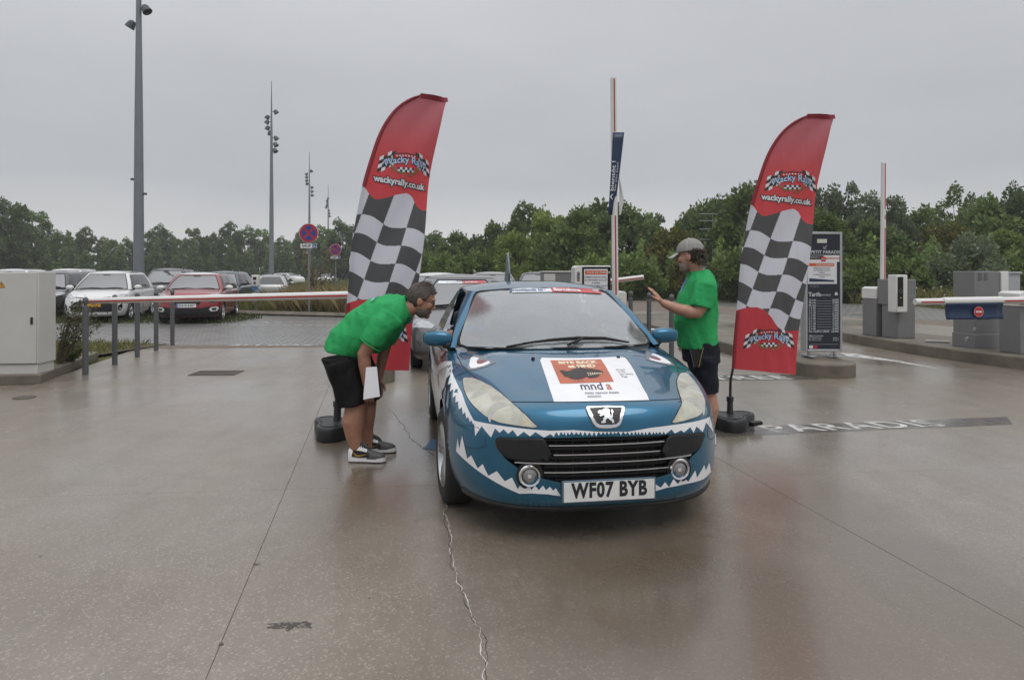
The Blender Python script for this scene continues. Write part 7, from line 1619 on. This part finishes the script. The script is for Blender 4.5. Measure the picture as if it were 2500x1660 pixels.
# middle and right: shrubs and young trees on the bank
RIGHT = [(1050, 66, 'shrub2', 1.30, 'dark shrub tree between the left flag and the car fin'), (1105, 62, 'shrub', 1.25, 'green shrub tree left of the car fin'), (1160, 58, 'shrub2', 1.10, 'rounded bush behind the shark fin'), (1215, 60, 'shrub', 1.42, 'leafy tree just right of the shark fin'),
 (1290, 52, 'round2', .80, 'dome of dark trees at the high point left of the raised boom'), (1345, 48, 'light', 1.45, 'bright green tree left of the raised boom'), (1260, 44, 'light', 1.0, 'light bush above the utility box'), (1400, 44, 'shrub', 1.38, 'broad green bush behind the pay terminal'), (1455, 50, 'shrub2', 1.62, 'dark tree just left of the raised boom'), (1500, 47, 'round', .72, 'dark tree behind the raised boom'), (1560, 46, 'shrub2', 1.45, 'brown-green thicket right of the raised boom'),
 (1600, 50, 'willow', 1.00, 'feathery bush above the capped man\'s hand'), (1650, 42, 'yellow', 1.25, 'yellowish bush behind the capped man\'s cap'), (1700, 54, 'shrub', 1.72, 'tree right of the scaffold behind the cap'), (1690, 36, 'yellow', .80, 'low yellow-green bush behind the capped man\'s chest'), (1745, 46, 'shrub2', 1.62, 'dark tree between the capped man and right flag'), (1790, 44, 'willow', 1.12, 'willowy tree at the left edge of the right flag'), (1850, 40, 'shrub', 1.5, 'tree hidden behind the right flag'),
 (2010, 36, 'shrub', 1.05, 'round bush right behind the tariff sign'), (1985, 44, 'willow', 1.10, 'feathery willow above the tariff sign'), (2065, 44, 'willow', 1.16, 'tallest spiky willow right of the flag tip'), (2120, 42, 'willow', 1.02, 'spiky willow behind the upright right boom'), (2180, 42, 'willow', .98, 'dark willow just right of the upright boom'), (2235, 44, 'shrub2', 1.25, 'shrub tree above the ticket machine'), (2215, 34, 'low', 1.3, 'low bush behind the ticket machine'),
 (2620, 42, 'round', .70, 'dark tree beyond the right frame edge'), (2300, 48, 'birch', .86, 'small birch with thin top above the tall cabinet'), (2345, 46, 'birch', .98, 'pale birch standing highest at the right'), (2385, 44, 'shrub', 1.42, 'green tree below the pale birch'), (2365, 33, 'greyb', 1.15, 'grey-green pointed shrub left of the tall cabinet'), (2440, 46, 'round', .68, 'dark tree near the right frame edge'), (2500, 44, 'round', .74, 'dark tree cut by the right frame edge'), (2480, 34, 'light', .82, 'light shrub above the pay kiosk'), (2320, 40, 'yellow', 1.15, 'yellow-green shrub between birch and grey shrub'), (2150, 36, 'shrub2', .95, 'dark bush at the foot of the upright boom'), (1930, 37, 'shrub', 1.05, 'bush between right flag and tariff sign'), (1110, 46, 'low', 1.7, 'low bush above the dark queue car'), (1030, 48, 'low', 1.8, 'low bush right of the left flag, over the white car'), (1540, 36, 'low', 1.55, 'low bush behind the bollards and barrier tip'), (1820, 33, 'low', 1.45, 'low bush just left of the right flag'), (2075, 33, 'low', 1.25, 'small bush between tariff sign and upright boom'), (1180, 48, 'low', 1.9, 'low bush behind the dark hatchback roofs'), (1470, 38, 'low', 1.5, 'low bush seen between terminal and boom')]
for i, (px, d, k, s, l) in enumerate(RIGHT): plant(k, 'leafy_bush' if k not in ('birch', 'round', 'round2') else 'broadleaf_tree', PX(px, d), d, s * (.78 if px < 1800 else .86), i * 2.1, l, 'bush' if k not in ('birch', 'round', 'round2', 'willow') else 'tree', TR)
# undergrowth reads as one mass
rng = np.random.default_rng(21)
def thicket(name, path, depth, h, n, size, mi, label, base_h=0.0):
    t = rng.uniform(0, len(path) - 1.001, n); i = t.astype(int); f = (t - i)[:, None]; A = np.array(path, float); xy = A[i] * (1 - f) + A[i + 1] * f
    xy = xy + rng.uniform(0, depth, n)[:, None] * (xy / np.linalg.norm(xy, axis=1)[:, None]) ; hh = h * (.55 + .45 * np.sin(t * 9) * np.sin(t * 23 + 1)); z = base_h + hh * rng.uniform(0, 1, n) ** .7
    P = np.column_stack([xy, z]); O = rng.normal(0, .6, (n, 3)); O[:, 2] = np.abs(O[:, 2]); O -= np.column_stack([xy / np.linalg.norm(xy, axis=1)[:, None] * .4, np.zeros(n)])
    me = leaf_cloud((P, O), size, rng, LM[mi], name); o = linked(name, me); tag(o, label, 'undergrowth', kind='stuff'); return o
thicket('undergrowth', [(PX(p, d), d) for p, d in ((-250, 84), (100, 92), (330, 112), (560, 116), (800, 116), (1060, 104))], 8, 7.2, 60000, .34, 0, 'dark undergrowth along the foot of the far trees')
thicket('undergrowth', [(PX(p, d), d) for p, d in ((1000, 70), (1180, 56), (1400, 42), (1560, 38), (1760, 36), (1900, 35), (2200, 33), (2700, 31))], 6, 3.4, 42000, .19, 1, 'green undergrowth along the foot of the right bank')
# grass and weeds
def grass(name, fn, n, h, w, m, label, lean=.35):
    x, y, z0 = fn(n); hh = h * rng.uniform(.4, 1.25, n); a = rng.uniform(0, 2 * pi, n); dx = np.cos(a) * w; dy = np.sin(a) * w; lx = rng.normal(0, lean, n) * hh; ly = rng.normal(0, lean, n) * hh
    V = np.stack([np.stack([x - dx, y - dy, z0], 1), np.stack([x + dx, y + dy, z0], 1), np.stack([x + lx * .4 + dx * .6, y + ly * .4 + dy * .6, z0 + hh * .6], 1), np.stack([x + lx, y + ly, z0 + hh], 1)], 1).reshape(-1, 3)
    me = bpy.data.meshes.new(name); me.vertices.add(4 * n); me.vertices.foreach_set('co', V.astype(np.float32).ravel()); me.loops.add(4 * n); me.loops.foreach_set('vertex_index', np.arange(4 * n, dtype=np.int32)); me.polygons.add(n); me.polygons.foreach_set('loop_start', np.arange(0, 4 * n, 4, dtype=np.int32)); me.polygons.foreach_set('loop_total', np.full(n, 4, dtype=np.int32)); me.materials.append(m); me.update(); me.validate()
    o = linked(name, me); tag(o, label, 'grass', kind='stuff'); return o
def on_poly(poly, z=0.0):
    P = np.array(poly, float); lo, hi = P.min(0), P.max(0)
    def f(n):
        xs = []; 
        while len(xs) < n:
            q = rng.uniform(lo, hi, (n, 2)); xs += [tuple(p) for p in q if inside(p[0], p[1], poly)]
        q = np.array(xs[:n]); return q[:, 0], q[:, 1], np.full(n, z)
    return f
G_dry = leaf_mat('grass_dry', (.21, .165, .07), (.38, .31, .16)); G_green = leaf_mat('grass_green', (.05, .075, .018), (.13, .15, .045)); G_mix = leaf_mat('grass_mixed', (.09, .11, .03), (.25, .225, .095))
grass('dry_grass', on_poly([(-12.2, 25.0), (-9.6, 24.15), (-4.1, 22.5), (-4.3, 30), (-11, 33)]), 7000, .42, .014, G_mix, 'tall dry yellow grass beyond the left pavers')
grass('dry_grass', on_poly([(-8.3, 23.9), (-4.2, 22.6), (-4.4, 26), (-8.0, 27)]), 3600, .85, .012, G_dry, 'tallest clump of dry grass right of the silver car')
grass('verge_grass', on_poly([(-6.75, 9.6), (-7.3, 11.7), (-7.2, 13.8), (-12, 14.0), (-12, 9.2)], .05), 9000, .13, .008, G_mix, 'short scrubby grass on the verge behind the cabinet')
grass('parking_grass', on_poly([(-20, 20.2), (-8.2, 19.7), (-8.0, 22.2), (-9.4, 24.0), (-20, 27.5)]), 12000, .13, .010, G_green, 'short green grass in the parking bays under the cars')
grass('bank_grass', on_poly([(11.1, 33.9), (17.3, 30.7), (17.05, 26.3), (45, 22.1), (50, 32), (17, 37), (9, 42)]), 14000, .75, .02, G_mix, 'rough grass with weeds along the right bank')
grass('bank_grass', on_poly([(8.3, 40.2), (11.1, 34), (10, 44), (6, 58), (1, 63)]), 7000, .7, .025, G_green, 'green grass strip behind the bollards')
grass('meadow_grass', on_poly([(-12, 28), (-4, 27), (-5, 95), (-55, 95), (-24, 40)]), 14000, .38, .03, G_mix, 'meadow grass stretching to the far trees')
fl = MB()
for i in range(46):
    x, y = (rng.uniform(10.5, 14.5), rng.uniform(33.2, 34.5)) if i < 30 else (rng.uniform(17, 20), rng.uniform(27, 30)); z = rng.uniform(.35, .85); fl.ball((x, y, z), .035, 6, 3)
o = fl.build('wild_flowers', mat('petal_white', (.62, .60, .50), .7)); tag(o, 'white flower heads in the bank grass right of the tariff sign', 'flowers', kind='stuff')
# the straggly weed by the cabinet and the dead bush by the sign
def weed(name, x, y, z, H, n, spread, m_leaf, label, lean=(0, 0), seed=1, leafn=22):
    rr = np.random.default_rng(seed); r = empty(name, (x, y, z), 0, label, 'plant'); st = MB(); P = []; O = []
    for i in range(n):
        a = rr.uniform(0, 2 * pi); top = np.array([cos(a) * spread * rr.uniform(.2, 1) + lean[0], sin(a) * spread * .5 * rr.uniform(.2, 1) + lean[1], H * rr.uniform(.5, 1.1)]); mid = top * .5 + np.array([0, 0, H * .16])
        st.tube([(cos(a) * .03, sin(a) * .03, 0), tuple(mid), tuple(top)], [.007, .005, .002], 4)
        for k in range(leafn):
            t = rr.uniform(.25, 1); q = mid * 2 * t * (1 - t) + top * t * t; P.append(q); O.append(rr.normal(0, .6, 3) + np.array([0, 0, .5]))
            if k % 3 == 0:
                e = q + rr.normal(0, .1, 3) + np.array([0, 0, .10]); st.tube([tuple(q), tuple(e)], .0015, 3); P.append(e); O.append(np.array([0, 0, .6]) + rr.normal(0, .4, 3))
    st.build('stem', mat('dry_stem', (.11, .085, .05), .8), r); me = leaf_cloud((np.array(P), np.array(O)), .035 if H < 2 else .06, rr, m_leaf); linked('foliage', me, r); return r
weed('weed_plant', -6.80, 10.3, .06, .92, 26, .42, LM[3], 'straggly grey-green weed leaning out between cabinet and bollards', (.35, .1), 3)
weed('weed_plant', -6.95, 9.95, .06, .55, 18, .30, G_mix, 'brownish weed clump against the cabinet side', (.05, .0), 5)
weed('weed_plant', -6.85, 10.6, .06, .30, 22, .3, LM[2], 'small bright green weeds on the verge kerb', (.1, .0), 8)
weed('dead_bush', -7.1, 25.2, 0, 2.4, 26, .9, G_dry, 'tall dry brown bush at the foot of the no stopping sign', (-.1, 0), 6, 16)
# scaffold-like steel frame on the bank behind the cap
sc_ = empty('steel_frame', (PX(1690, 49), 41.0, .75), .3, 'thin grey steel frame poking out of the bushes behind the cap', 'steel frame'); gs = mat('galvanised', (.30, .31, .31), .5, metal=.5)
for x in (-1.0, 0, 1.0):
    m = MB(); m.tube([(x, 0, 0), (x, 0, 4.2)], .035, 6); m.build('upright', gs, sc_)
for z in (2.6, 3.2, 3.7, 4.1):
    m = MB(); m.tube([(-1.9, 0, z), (1.9, 0, z)], .03, 6); m.build('ledger', gs, sc_)
for o in bpy.data.objects:
    if o.name.split('.')[0] == 'lettering': o['kind'] = 'stuff'
# thin haze box over the whole place, added to soften the trees
m = MB(); m.box((0, 122, 9.8), (700, 400, 23)); hz_ = m.build('added_haze_box', mat('added_haze_tmp'), smooth=0); hz_.data.materials.clear(); tag(hz_, 'thin grey haze added over the car park to soften the trees', 'added haze', kind='stuff')
hm = bpy.data.materials.new('added_haze'); hm.use_nodes = True; t = hm.node_tree; t.nodes.clear(); pv = t.nodes.new('ShaderNodeVolumePrincipled'); pv.inputs['Color'].default_value = (.92, .94, .97, 1); pv.inputs['Density'].default_value = .0009; mo = t.nodes.new('ShaderNodeOutputMaterial'); t.links.new(pv.outputs[0], mo.inputs['Volume']); hz_.data.materials.append(hm)
